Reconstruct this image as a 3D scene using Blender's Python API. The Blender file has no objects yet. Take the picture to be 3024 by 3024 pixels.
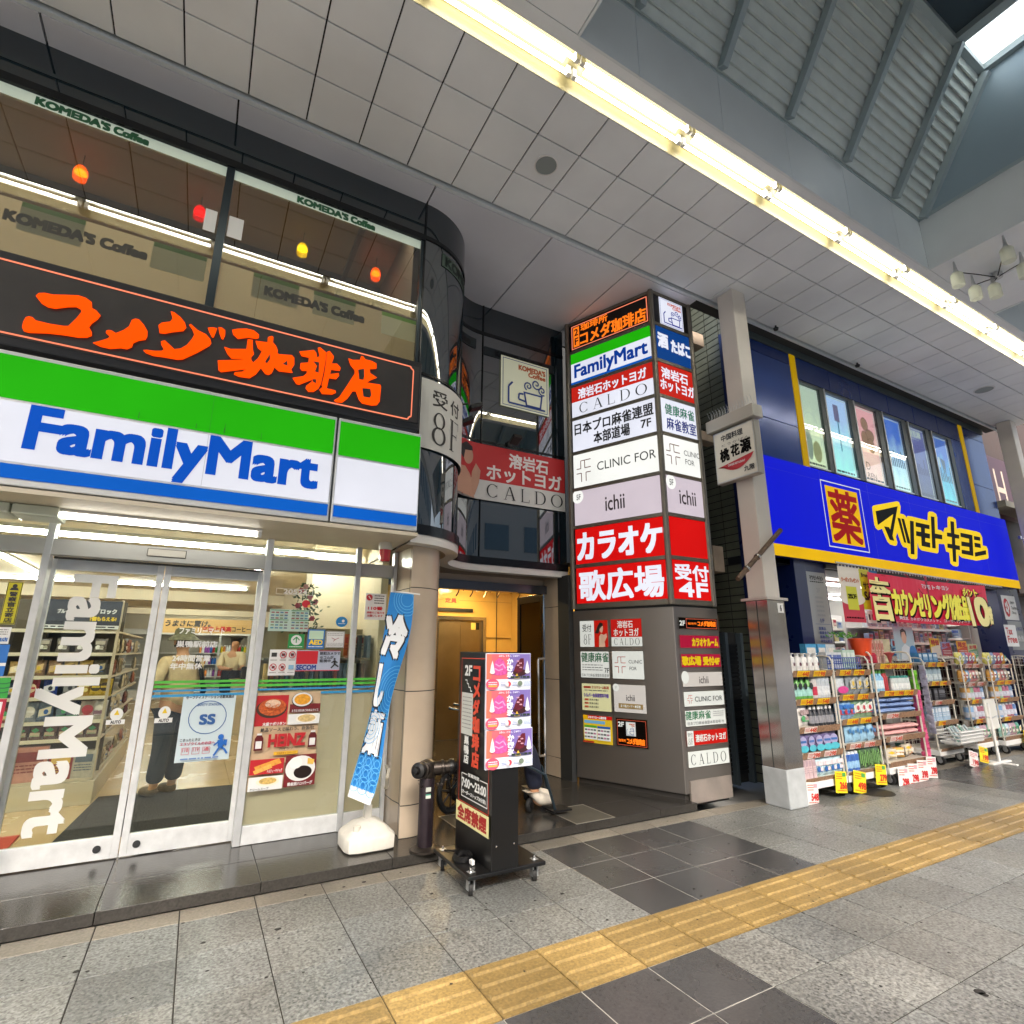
import bpy, math, random
from math import sin, cos, pi, radians, sqrt
from mathutils import Vector, Matrix
sc = bpy.context.scene
COL = sc.collection
RN = random.Random(11)
# ---------------------------------------------------------------- camera
H = 1.48
YAW, PIT, ROL, FPX = 0.512125534, 0.252524883, 0.00393375131, 1602.0
fw = Vector((sin(YAW)*cos(PIT), cos(YAW)*cos(PIT), sin(PIT)))
r0 = Vector((cos(YAW), -sin(YAW), 0)); u0 = r0.cross(fw)
rt = cos(ROL)*r0 + sin(ROL)*u0; up = -sin(ROL)*r0 + cos(ROL)*u0
cd = bpy.data.cameras.new('camera'); cam = bpy.data.objects.new('camera', cd); COL.objects.link(cam)
cd.sensor_width = 36; cd.sensor_height = 36; cd.lens = FPX/3024*36; cd.clip_start = .05; cd.clip_end = 600
cam.matrix_world = Matrix(((rt.x, up.x, -fw.x, 0), (rt.y, up.y, -fw.y, 0), (rt.z, up.z, -fw.z, H), (0, 0, 0, 1)))
sc.camera = cam
# ---------------------------------------------------------------- sky, sun, exposure
SUN_EL, SUN_AZ = radians(42), radians(195)      # overcast, light from behind the viewer (street side)
W = bpy.data.worlds.new('World'); sc.world = W; W.use_nodes = True
sk = W.node_tree.nodes.new('ShaderNodeTexSky'); sk.sky_type = 'NISHITA'; sk.sun_disc = False
sk.sun_elevation = SUN_EL; sk.sun_rotation = SUN_AZ; sk.dust_density = 8; sk.air_density = 1.2
bg = W.node_tree.nodes['Background']; bg.inputs[1].default_value = .15
W.node_tree.links.new(sk.outputs[0], bg.inputs[0])
sl = bpy.data.lights.new('sun', 'SUN'); sl.energy = 1.5; sl.angle = radians(26); sl.color = (1, 1, .99)
so = bpy.data.objects.new('sun', sl); COL.objects.link(so)
sd = Vector((sin(SUN_AZ)*cos(SUN_EL), cos(SUN_AZ)*cos(SUN_EL), sin(SUN_EL)))
so.rotation_euler = sd.to_track_quat('Z', 'Y').to_euler(); so.location = (0, -6, 20)
sc.view_settings.view_transform = 'Standard'; sc.view_settings.look = 'None'
sc.view_settings.exposure = 1.66
SIGN = .335           # backlit sheets are set for this exposure
TUBE = .42; sc.view_settings.gamma = 1
sc.cycles.use_denoising = True
sc.cycles.max_bounces = 10; sc.cycles.transparent_max_bounces = 16
sc.cycles.sample_clamp_indirect = 4
sc.cycles.caustics_reflective = False; sc.cycles.caustics_refractive = False

# ---------------------------------------------------------------- measuring: where a sight line meets a real plane
C0 = Vector((0, 0, H))
def ray(x, y): return rt*((x-1512)/FPX) - up*((y-1512)/FPX) + fw
def U(x, y, ax, val):
    d = ray(x, y); i = 'XYZ'.index(ax); return C0 + d*((val-C0[i])/d[i])

# ---------------------------------------------------------------- materials
def lin(h):
    if isinstance(h, (tuple, list)): return tuple(h)[:3]
    h = h.lstrip('#'); o = []
    if len(h) == 3: h = ''.join(c*2 for c in h)
    for i in (0, 2, 4):
        c = int(h[i:i+2], 16)/255; o.append(c/12.92 if c <= .04045 else ((c+.055)/1.055)**2.4)
    return tuple(o)
MC = {}
def mat(col, rough=.5, metal=0, emit=0, var=0.0, scale=6, bump=0, spec=.5, light=False, ecol=None, nscale=None):
    key = (str(col), rough, metal, emit, var, scale, bump, spec, light, str(ecol))
    if key in MC: return MC[key]
    m = bpy.data.materials.new('surface'); m.use_nodes = True; MC[key] = m
    nt = m.node_tree; N = nt.nodes; L = nt.links; b = N['Principled BSDF']; c = lin(col)
    if emit and not light and emit > .3: c = tuple(v*.35 for v in c)
    b.inputs['Base Color'].default_value = (*c, 1); b.inputs['Roughness'].default_value = rough
    b.inputs['Metallic'].default_value = metal; b.inputs['Specular IOR Level'].default_value = spec
    if var or bump:
        tc = N.new('ShaderNodeTexCoord'); nz = N.new('ShaderNodeTexNoise'); nz.inputs['Scale'].default_value = scale
        nz.inputs['Detail'].default_value = 6; L.new(tc.outputs['Object'], nz.inputs['Vector'])
        if var:
            mx = N.new('ShaderNodeMix'); mx.data_type = 'RGBA'
            rp = N.new('ShaderNodeMapRange'); rp.inputs[1].default_value = .3; rp.inputs[2].default_value = .7
            L.new(nz.outputs['Fac'], rp.inputs[0]); L.new(rp.outputs[0], mx.inputs[0])
            mx.inputs[6].default_value = (*[v*(1-var) for v in c], 1); mx.inputs[7].default_value = (*[min(1, v*(1+var)) for v in c], 1)
            if emit and not light and emit > .3:
                ce = lin(col); mx.inputs[6].default_value = (*[v*(1-var*2.2) for v in ce], 1); mx.inputs[7].default_value = (*[min(1, v*(1+var)) for v in ce], 1); L.new(mx.outputs[2], b.inputs['Emission Color'])
            else: L.new(mx.outputs[2], b.inputs['Base Color'])
            r2 = N.new('ShaderNodeMapRange'); r2.inputs[3].default_value = max(.02, rough-.1*var*3); r2.inputs[4].default_value = min(1, rough+.1)
            L.new(nz.outputs['Fac'], r2.inputs[0]); L.new(r2.outputs[0], b.inputs['Roughness'])
        if bump:
            bp = N.new('ShaderNodeBump'); bp.inputs['Strength'].default_value = bump; bp.inputs['Distance'].default_value = .01
            L.new(nz.outputs['Fac'], bp.inputs['Height']); L.new(bp.outputs[0], b.inputs['Normal'])
    if emit:
        b.inputs['Emission Color'].default_value = (*(lin(ecol) if ecol else lin(col)), 1); b.inputs['Emission Strength'].default_value = emit*(TUBE if light else SIGN)
        m.cycles.emission_sampling = 'AUTO' if light else 'NONE'
    return m
def glassmat(tint, refl, rough=0.0, f0=1.5):
    m = bpy.data.materials.new('glass'); m.use_nodes = True; nt = m.node_tree; N = nt.nodes; L = nt.links
    N.remove(N['Principled BSDF']); out = N['Material Output']
    tr = N.new('ShaderNodeBsdfTransparent'); tr.inputs[0].default_value = (*lin(tint), 1)
    gl = N.new('ShaderNodeBsdfGlossy'); gl.inputs['Roughness'].default_value = rough
    fr = N.new('ShaderNodeLayerWeight'); fr.inputs[0].default_value = .5
    pw = N.new('ShaderNodeMath'); pw.operation = 'POWER'; pw.inputs[1].default_value = 4.5; L.new(fr.outputs['Facing'], pw.inputs[0])
    mu = N.new('ShaderNodeMath'); mu.operation = 'MULTIPLY_ADD'; mu.inputs[1].default_value = .9; mu.inputs[2].default_value = .045*refl; mu.use_clamp = True
    L.new(pw.outputs[0], mu.inputs[0])
    mx = N.new('ShaderNodeMixShader'); L.new(mu.outputs[0], mx.inputs[0]); L.new(tr.outputs[0], mx.inputs[1]); L.new(gl.outputs[0], mx.inputs[2])
    L.new(mx.outputs[0], out.inputs[0]); return m
def film(col, t=.5, tr=0):     # thin sheet that passes part of the light behind it
    m = bpy.data.materials.new('film'); m.use_nodes = True; nt = m.node_tree; N = nt.nodes; N.remove(N['Principled BSDF'])
    a = N.new('ShaderNodeBsdfDiffuse'); b = N.new('ShaderNodeBsdfTranslucent'); a.inputs[0].default_value = (*lin(col), 1); b.inputs[0].default_value = (*lin(col), 1)
    x = N.new('ShaderNodeMixShader'); x.inputs[0].default_value = t
    nt.links.new(a.outputs[0], x.inputs[1]); nt.links.new(b.outputs[0], x.inputs[2]); c = N.new('ShaderNodeBsdfTransparent'); c.inputs[0].default_value = (*lin(col), 1); y = N.new('ShaderNodeMixShader'); y.inputs[0].default_value = tr
    nt.links.new(x.outputs[0], y.inputs[1]); nt.links.new(c.outputs[0], y.inputs[2]); nt.links.new(y.outputs[0], N['Material Output'].inputs[0]); return m
M_glass = glassmat('#eef3ee', 1.0)
M_glass2 = glassmat('#d8d8d2', 2.8)
M_dark = mat((.004, .012, .017), .03, 0, 0, spec=1.0); M_dark.node_tree.nodes['Principled BSDF'].inputs['IOR'].default_value = 1.55
M_mirror = mat((.004, .014, .02), .02, 0, 0, spec=1.0); M_mirror.node_tree.nodes['Principled BSDF'].inputs['IOR'].default_value = 1.95
M_white = mat('#d8d8d6', .45, var=.05); M_alu = mat('#b9bcbd', .32, .75, var=.08, scale=30)
M_steel = mat('#a09c99', .15, .92, var=.06, scale=6); M_chrome = mat('#d6d6d6', .08, 1); M_black = mat('#0c0c0d', .35, var=.1)
M_rubber = mat('#151515', .7); M_navy = mat('#12204f', .25, var=.06)
def EM(col, s=.9, var=.05, scale=1.7): return mat(col, .5, 0, s, var=var, scale=scale, spec=.06)  # noise in the glow imitates tube light falling off behind the sheet

# ---------------------------------------------------------------- mesh builder
class MB:
    def __init__(s): s.v = []; s.f = []; s.mi = []; s.mats = []
    def k(s, m):
        if m not in s.mats: s.mats.append(m)
        return s.mats.index(m)
    def add(s, vs, fs, m):
        o = len(s.v); k = s.k(m); s.v += [Vector(p) for p in vs]
        for f in fs: s.f.append([o+i for i in f]); s.mi.append(k)
        return s
    def poly(s, pts, m): return s.add(pts, [list(range(len(pts)))], m)
    def box(s, x0, y0, z0, x1, y1, z1, m, T=None):
        p = [Vector(q) for q in ((x0, y0, z0), (x1, y0, z0), (x1, y1, z0), (x0, y1, z0), (x0, y0, z1), (x1, y0, z1), (x1, y1, z1), (x0, y1, z1))]
        if T: p = [T @ q for q in p]
        return s.add(p, [(0, 3, 2, 1), (4, 5, 6, 7), (0, 1, 5, 4), (1, 2, 6, 5), (2, 3, 7, 6), (3, 0, 4, 7)], m)
    def prism(s, pts, d, m, m2=None):        # planar polygon swept along d (front = pts + d)
        n = len(pts); a = [Vector(p) for p in pts]; d = Vector(d)
        s.add(a+[p+d for p in a], [list(range(n))[::-1]] + [[i, (i+1) % n, n+(i+1) % n, n+i] for i in range(n)], m2 or m)
        return s.add([p+d for p in a], [list(range(n))], m)
    def tube(s, pts, r, m, n=8, closed=False):
        pts = [Vector(p) for p in pts]; rs = r if isinstance(r, (list, tuple)) else [r]*len(pts); vs = []; fs = []
        ref = None; N = len(pts)
        for i, p in enumerate(pts):
            t = (pts[(i+1) % N]-pts[i-1]) if closed else (pts[min(i+1, N-1)]-pts[max(i-1, 0)])
            t.normalize()
            if ref is None: ref = Vector((0, 0, 1)) if abs(t.z) < .9 else Vector((1, 0, 0))
            a = (ref-t*ref.dot(t)).normalized(); ref = a; b = t.cross(a)
            vs += [p+(a*cos(2*pi*j/n)+b*sin(2*pi*j/n))*rs[i] for j in range(n)]
        for i in range(N if closed else N-1):
            k = (i+1) % N
            for j in range(n): fs.append((i*n+j, i*n+(j+1) % n, k*n+(j+1) % n, k*n+j))
        if not closed: fs += [list(range(n))[::-1], [(N-1)*n+j for j in range(n)]]
        return s.add(vs, fs, m)
    def lathe(s, c, prof, m, n=16, T=None):  # prof [(r, z)]
        c = Vector(c); vs = []; fs = []
        for r, z in prof: vs += [Vector((r*cos(2*pi*j/n), r*sin(2*pi*j/n), z)) for j in range(n)]
        if T: vs = [T @ v for v in vs]
        vs = [v+c for v in vs]
        for i in range(len(prof)-1):
            for j in range(n): fs.append((i*n+j, i*n+(j+1) % n, (i+1)*n+(j+1) % n, (i+1)*n+j))
        fs += [list(range(n))[::-1], [(len(prof)-1)*n+j for j in range(n)]]
        return s.add(vs, fs, m)
    def loft(s, rings, m, cap=True):
        n = len(rings[0]); vs = [p for r in rings for p in r]; fs = []
        for i in range(len(rings)-1):
            for j in range(n): fs.append((i*n+j, i*n+(j+1) % n, (i+1)*n+(j+1) % n, (i+1)*n+j))
        if cap: fs += [list(range(n))[::-1], [(len(rings)-1)*n+j for j in range(n)]]
        return s.add(vs, fs, m)
    def build(s, name, parent=None, label=None, cat=None, group=None, kind=None, bev=0, smooth=False, loc=None, sub=0):
        me = bpy.data.meshes.new(name)
        if loc is None: loc = Vector(parent.get('_o', (0, 0, 0))) if parent else Vector((0, 0, 0))
        loc = Vector(loc)
        if not parent and s.v and label and loc.length == 0:
            xs = [p.x for p in s.v]; ys = [p.y for p in s.v]; zs = [p.z for p in s.v]
            loc = Vector(((min(xs)+max(xs))/2, (min(ys)+max(ys))/2, min(zs)))
        loc = Vector(loc)
        me.from_pydata([p-loc for p in s.v], [], s.f)
        for m in s.mats: me.materials.append(m)
        me.polygons.foreach_set('material_index', s.mi)
        if smooth: me.polygons.foreach_set('use_smooth', [True]*len(me.polygons))
        me.update(); me.validate()
        if smooth:
            import bmesh
            bm = bmesh.new(); bm.from_mesh(me); bmesh.ops.remove_doubles(bm, verts=bm.verts, dist=2e-5); bm.to_mesh(me); bm.free()
        o = bpy.data.objects.new(name, me); COL.objects.link(o)
        o['_o'] = tuple(loc)
        if parent: o.parent = parent; o.location = loc-Vector(parent['_o'])
        else: o.location = loc
        if label: o['label'] = label
        if cat: o['category'] = cat
        if group: o['group'] = group
        if kind: o['kind'] = kind
        if smooth:
            md = o.modifiers.new('es', 'EDGE_SPLIT'); md.split_angle = radians(40)
        if bev:
            md = o.modifiers.new('bevel', 'BEVEL'); md.width = bev; md.segments = 2; md.limit_method = 'ANGLE'
        if sub:
            o.modifiers.clear(); md = o.modifiers.new('ss', 'SUBSURF'); md.levels = sub; md.render_levels = sub
        return o
def thing(name, label, cat, loc, group=None):
    o = bpy.data.objects.new(name, None); COL.objects.link(o); o.location = loc; o['_o'] = tuple(loc)
    o['label'] = label; o['category'] = cat; o.empty_display_size = .1
    if group: o['group'] = group
    return o
def dup(root, loc, label=None, group=None, rz=None, sc_=None):
    r = root.copy(); COL.objects.link(r); r.location = loc; r['_o'] = tuple(loc)
    if rz is not None: r.rotation_euler = (0, 0, rz)
    if sc_ is not None: r.scale = sc_
    if label: r['label'] = label
    if group: r['group'] = group
    for ch in list(root.children):
        c = ch.copy(); COL.objects.link(c); c.parent = r
        for g in list(ch.children):
            d = g.copy(); COL.objects.link(d); d.parent = c
    return r
def simple(name, fn, label, cat, group=None, **k):
    b = MB(); fn(b); return b.build(name, label=label, cat=cat, group=group, **k)

# ---------------------------------------------------------------- writing
GC = {}
def glyph(txt):
    if txt in GC: return GC[txt]
    c = bpy.data.curves.new('t', 'FONT'); c.body = txt; c.fill_mode = 'FRONT'; c.resolution_u = 4
    o = bpy.data.objects.new('t', c); COL.objects.link(o)
    me = bpy.data.meshes.new_from_object(o.evaluated_get(bpy.context.evaluated_depsgraph_get()))
    vs = [(v.co.x, v.co.y) for v in me.vertices]; fs = [list(p.vertices) for p in me.polygons]
    bpy.data.objects.remove(o); bpy.data.curves.remove(c); bpy.data.meshes.remove(me)
    xs = [v[0] for v in vs] or [0, 1]; ys = [v[1] for v in vs] or [0, 1]
    GC[txt] = (vs, fs, min(xs), max(xs), min(ys), max(ys)); return GC[txt]
def ring(cx, cy, rx, ry, ix, iy, a0=0, a1=360, n=40):
    q = []
    for i in range(n):
        a, b = [radians(a0+(a1-a0)*(i+k)/n) for k in (0, 1)]
        q.append([(cx+rx*cos(a), cy+ry*sin(a)), (cx+rx*cos(b), cy+ry*sin(b)), (cx+ix*cos(b), cy+iy*sin(b)), (cx+ix*cos(a), cy+iy*sin(a))])
    return q
def R4(x0, y0, x1, y1): return [(x0, y0), (x1, y0), (x1, y1), (x0, y1)]
SERIF = {
 'C': ring(.5, .5, .5, .5, .37, .46, 42, 318)+[R4(.84, .70, .88, .95), R4(.84, .08, .88, .28)],
 'A': [[(.44, 1), (.5, 1), (.14, 0), (.10, 0)], [(.44, 1), (.56, 1), (.94, 0), (.78, 0)], R4(.24, .33, .7, .37), R4(0, 0, .26, .03), R4(.66, 0, 1, .03)],
 'L': [R4(.1, 0, .24, 1), R4(0, .97, .36, 1), R4(0, 0, .95, .04), [(.9, 0), (.95, 0), (.97, .25), (.93, .25)]],
 'D': [R4(.1, 0, .22, 1), R4(0, .97, .45, 1), R4(0, 0, .45, .03)]+ring(.42, .5, .55, .5, .42, .465, -90, 90),
 'O': ring(.5, .5, .5, .5, .37, .465),
 '8': ring(.5, .74, .36, .26, .24, .23)+ring(.5, .26, .44, .28, .29, .24),
 'F': [R4(.12, 0, .3, 1), R4(0, .97, .95, 1), R4(0, 0, .45, .03), R4(.3, .5, .75, .535), R4(.91, .76, .95, .97), R4(.71, .42, .75, .62)]}
class Pan:
    """Flat face that carries writing. o = its upper left corner; x runs along the face, y down, both 0..1."""
    def __init__(s, o, ux, uz, w, h, b=None, lay=.0012): s.o = Vector(o); s.u = Vector(ux).normalized(); s.d = -Vector(uz).normalized(); s.n = s.u.cross(-s.d).normalized(); s.w = w; s.h = h; s.b = b or MB(); s.k = 1; s.lay = lay
    def P(s, x, y, k=None): return s.o+s.u*(x*s.w)+s.d*(y*s.h)+s.n*(s.lay*(s.k if k is None else k))
    def poly(s, pts, m, keep=False):
        s.b.poly([s.P(x, y) for x, y in pts][::-1], m)
        if not keep: s.k += 1
        return s
    def r(s, x0, y0, x1, y1, m): return s.poly(R4(x0, y0, x1, y1), m)
    def fr(s, x0, y0, x1, y1, t, m, cut=0):   # frame of line width t (m), corners cut inwards
        tx, ty = t/s.w, t/s.h
        s.poly(R4(x0, y0, x1, y0+ty), m, 1); s.poly(R4(x0, y1-ty, x1, y1), m, 1); s.poly(R4(x0, y0+ty, x0+tx, y1-ty), m, 1); s.poly(R4(x1-tx, y0+ty, x1, y1-ty), m)
        return s
    def ell(s, cx, cy, rx, ry, m, n=24, a0=0, a1=360):
        return s.poly([(cx+rx*cos(radians(a0+(a1-a0)*i/n)), cy+ry*sin(radians(a0+(a1-a0)*i/n))) for i in range(n)], m)
    def ringe(s, cx, cy, rx, ry, t, m, a0=0, a1=360):
        for q in ring(cx, cy, rx, ry, rx-t/s.w, ry-t/s.h, a0, a1, 24): s.poly(q, m, 1)
        s.k += 1; return s
    def ln(s, pts, t, m):
        for a, b in zip(pts, pts[1:]):
            d = Vector(((b[0]-a[0])*s.w, (b[1]-a[1])*s.h)); q = Vector((-d.y, d.x)).normalized()*t/2; q = (q.x/s.w, q.y/s.h)
            s.poly([(a[0]+q[0], a[1]+q[1]), (b[0]+q[0], b[1]+q[1]), (b[0]-q[0], b[1]-q[1]), (a[0]-q[0], a[1]-q[1])], m, 1)
        s.k += 1; return s
    def t(s, txt, x0, y0, x1, y1, m, bold=0, slant=0):
        vs, fs, a, b, c, d = glyph(txt)
        if not vs: return s
        offs = [(0, 0)]+([(1, 1), (1, -1), (-1, 1), (-1, -1), (1, 0), (-1, 0), (0, 1), (0, -1)] if bold > .02 else [(1, 0), (-1, 0), (0, 1), (0, -1)] if bold else [])
        hh = (y1-y0)*s.h; e = bold*hh
        for j, (ox, oy) in enumerate(offs):
            pts = []
            for x, y in vs:
                fy = (d-y)/max(1e-6, d-c); fx = (x-a)/max(1e-6, b-a)
                pts.append(s.P(x0+(x1-x0)*fx+(ox*e+slant*(1-fy)*hh)/s.w, y0+(y1-y0)*fy+oy*e/s.h)+s.n*(.00008*j))
            s.b.add(pts, fs, m)
        s.k += 1; return s
    def vt(s, txt, x0, y0, x1, y1, m, bold=0):
        n = len(txt); st = (y1-y0)/n
        for i, ch in enumerate(txt):
            if ch != ' ': s.t(ch, x0, y0+st*i+st*.07, x1, y0+st*(i+1)-st*.07, m, bold); s.k -= 1
        s.k += 1; return s
    def se(s, txt, x0, y0, x1, y1, m, gap=.35, ws=None):
        ws = ws or {'C': .95, 'A': 1, 'L': .75, 'D': 1, 'O': 1.08, '8': .8, 'F': .7}
        tot = sum(ws[c] for c in txt)+gap*(len(txt)-1); x = x0; q = (x1-x0)/tot
        for c in txt:
            for pl in SERIF[c]: s.poly([(x+px*ws[c]*q, y1-py*(y1-y0)) for px, py in pl][::-1], m, 1)
            x += (ws[c]+gap)*q
        s.k += 1; return s
    def tiny(s, x0, y0, x1, y1, rows, m, fill=.5, seed=0):  # rows of printed small lines, too small to read
        rr = random.Random(seed); st = (y1-y0)/rows
        for i in range(rows):
            x = x0
            while x < x1-.02*(x1-x0):
                w = (x1-x0)*rr.uniform(.05, .2); e = min(x1, x+w)
                s.poly(R4(x, y0+st*i+st*.2, e, y0+st*i+st*(.2+fill)), m, 1); x = e+(x1-x0)*.03
        s.k += 1; return s
def PY(x0, z1, x1, z0, y, b=None, lay=.0012): return Pan((x0, y, z1), (1, 0, 0), (0, 0, 1), x1-x0, z1-z0, b, lay)
WH = EM('#e8eaf2', .8); WH2 = mat('#dcdcd8', .5); BK = mat('#0b0b0b', .5); RED = mat('#c81a1e', .45)
def cross_logo(p, x0, y0, x1, y1, m, t):
    X = lambda f: x0+(x1-x0)*f
    Y = lambda f: y0+(y1-y0)*f
    for pts in (((0, .38), (.3, .38), (.3, .02), (1, .02)), ((.58, .02), (.58, .38), (1, .38)), ((0, .6), (.34, .6), (.34, 1)), ((.66, 1), (.66, .6), (1, .6))):
        p.ln([(X(a), Y(b)) for a, b in pts], t, m)
def swirl(p, cx, cy, r, m, t, turns=1.6, a0=0):
    p.ln([(cx+r*(1-i/22)*cos(a0+i/22*turns*2*pi), cy+r*(1-i/22)*sin(a0+i/22*turns*2*pi)*p.w/p.h) for i in range(21)], t, m)
def coffee_emblem(p, bgm, blue, red, y0=0., nm=True):
    "square coffee emblem: frame with cut corners, the two words, a cup with curling steam"
    p.r(0, 0, 1, 1, bgm); p.fr(.035, .03, .965, .97, .012*p.w, blue)
    if nm: p.t("KOMEDA'S", .36, .10, .92, .20, red, .06); p.t('Coffee', .56, .215, .92, .30, red, .06)
    t = .035*p.w
    p.poly([(.45, .62), (.86, .62), (.82, .9), (.5, .9)], blue); p.poly([(.49, .655), (.82, .655), (.79, .87), (.53, .87)], bgm)
    p.ln([(.45, .68), (.36, .69), (.35, .80), (.49, .82)], t, blue)
    swirl(p, .72, .42, .11, blue, t*.8); swirl(p, .55, .5, .09, blue, t*.8, a0=2); swirl(p, .84, .53, .09, blue, t*.8, a0=1)
    p.ln([(.14, .92), (.90, .92)], t, blue); p.ln([(.14, .92), (.14, .6), (.22, .5)], t, blue)
# ================================================================ GROUND
def granite(base, var, ra=.3, rb=.55):
    m = bpy.data.materials.new('granite'); m.use_nodes = True; nt = m.node_tree; N = nt.nodes; L = nt.links; b = N['Principled BSDF']
    tc = N.new('ShaderNodeTexCoord'); at = N.new('ShaderNodeAttribute'); at.attribute_name = 'tone'
    vo = N.new('ShaderNodeTexVoronoi'); vo.inputs['Scale'].default_value = 95; L.new(tc.outputs['Object'], vo.inputs['Vector'])
    nz = N.new('ShaderNodeTexNoise'); nz.inputs['Scale'].default_value = 60; nz.inputs['Detail'].default_value = 4; L.new(tc.outputs['Object'], nz.inputs['Vector'])
    bl = N.new('ShaderNodeTexNoise'); bl.inputs['Scale'].default_value = 1.6; bl.inputs['Detail'].default_value = 5; L.new(tc.outputs['Object'], bl.inputs['Vector'])
    cr = N.new('ShaderNodeValToRGB'); e = cr.color_ramp.elements; c = lin(base)
    e[0].position = .25; e[0].color = (*[v*(1-var) for v in c], 1); e[1].position = .8; e[1].color = (*[min(1, v*(1+var*1.3)) for v in c], 1)
    mx = N.new('ShaderNodeMath'); mx.operation = 'MULTIPLY_ADD'; mx.inputs[1].default_value = .45; L.new(vo.outputs['Color'], mx.inputs[0]); L.new(nz.outputs['Fac'], mx.inputs[2])
    sb = N.new('ShaderNodeMath'); sb.operation = 'SUBTRACT'; sb.inputs[1].default_value = .18; L.new(mx.outputs[0], sb.inputs[0]); L.new(sb.outputs[0], cr.inputs[0])
    m1 = N.new('ShaderNodeMix'); m1.data_type = 'RGBA'; m1.blend_type = 'MULTIPLY'; m1.inputs[0].default_value = 1
    L.new(cr.outputs[0], m1.inputs[6]); L.new(at.outputs['Color'], m1.inputs[7])
    rm = N.new('ShaderNodeMapRange'); rm.inputs[1].default_value = .35; rm.inputs[2].default_value = .7; rm.inputs[3].default_value = .72; rm.inputs[4].default_value = 1.08; L.new(bl.outputs['Fac'], rm.inputs[0])
    m2 = N.new('ShaderNodeMix'); m2.data_type = 'RGBA'; m2.blend_type = 'MULTIPLY'; m2.inputs[0].default_value = 1
    L.new(m1.outputs[2], m2.inputs[6]); L.new(rm.outputs[0], m2.inputs[7]); L.new(m2.outputs[2], b.inputs['Base Color'])
    rr = N.new('ShaderNodeMapRange'); rr.inputs[3].default_value = ra; rr.inputs[4].default_value = rb; L.new(bl.outputs['Fac'], rr.inputs[0]); L.new(rr.outputs[0], b.inputs['Roughness'])
    bp = N.new('ShaderNodeBump'); bp.inputs['Strength'].default_value = .25; bp.inputs['Distance'].default_value = .004; L.new(nz.outputs['Fac'], bp.inputs['Height']); L.new(bp.outputs[0], b.inputs['Normal'])
    return m
M_gran = granite('#6a6b68', .68, .24, .5); M_tile = granite('#424242', .14, .16, .36); M_edge = granite('#7c766b', .2)
M_grout = mat('#2e2c28', .85, var=.4, scale=3); M_mort = mat('#8f8c85', .8, var=.3, scale=5)
GX0, GP = .1065, .3995
gy = [-2.01, -1.61, -1.21, -.81, -.41, -.01, .385, .785, 1.185, 1.58, 1.98, 2.378, 2.778, 3.175, 3.58, 3.985, 4.165]
b = MB(); tone = []
i0, i1 = -14, 60
for iy in range(len(gy)-1):
    if iy == 11: continue            # tactile row
    for ix in range(i0, i1):
        x0 = GX0+GP*ix; x1 = x0+GP; y0, y1 = gy[iy], gy[iy+1]
        g = .0032
        dark = (iy < 11 and 3 <= (ix % 14) < 6) or (12 <= iy < 15 and 6 <= (ix % 14) < 10)
        m = M_edge if iy == 15 else (M_tile if dark else M_gran)
        z = RN.uniform(-.0006, .0006)
        b.box(x0+g, y0+g, -.03, x1-g, y1-g, z, m)
        tn = RN.uniform(.82, 1.1) if not dark else RN.uniform(.9, 1.06); wm = RN.uniform(-.02, .02)
        tone += [(tn*(1+wm), tn, tn*(1-wm), 1)]*24
o = b.build('pavement', kind='structure', bev=.002)
ca = o.data.color_attributes.new('tone', 'FLOAT_COLOR', 'CORNER')
ca.data.foreach_set('color', [c for t in tone for c in t])
b = MB(); b.box(-40, -2.2, -.10, 80, 4.17, -.004, M_grout)
[b.box(GX0+GP*i0_, y0_, -.012, GX0+GP*i1_, y1_, -.0022, M_mort) for i0_, i1_, y0_, y1_ in ((6, 10, 2.778, 3.985), (3, 6, -2.0, 2.378), (20, 24, 2.778, 3.985))]; b.build('pavement_bed', kind='structure')
# tactile strip: one ribbed plate per slab
M_tac = granite('#877044', .28)
b = MB(); tone = []
for ix in range(i0, i1):
    x0 = GX0+GP*ix; x1 = x0+GP; tn = RN.uniform(.78, 1.1)
    b.box(x0+.003, 2.381, -.03, x1-.003, 2.775, .002, M_tac)
    for k in range(4):
        y = 2.378+.05+k*.1
        P = [(x0+.012, y-.022, .0018), (x1-.012, y-.022, .0018), (x1-.012, y+.022, .0018), (x0+.012, y+.022, .0018)]
        Q = [(x0+.02, y-.011, .0095), (x1-.02, y-.011, .0095), (x1-.02, y+.011, .0095), (x0+.02, y+.011, .0095)]
        b.add(P+Q, [(4, 5, 6, 7), (0, 1, 5, 4), (1, 2, 6, 5), (2, 3, 7, 6), (3, 0, 4, 7)], M_tac)
    tone += [(tn, tn, tn*.97, 1)]*(24+4*20)
o = b.build('tactile_paving', kind='structure')
ca = o.data.color_attributes.new('tone', 'FLOAT_COLOR', 'CORNER'); ca.data.foreach_set('color', [c for t in tone for c in t])
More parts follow.
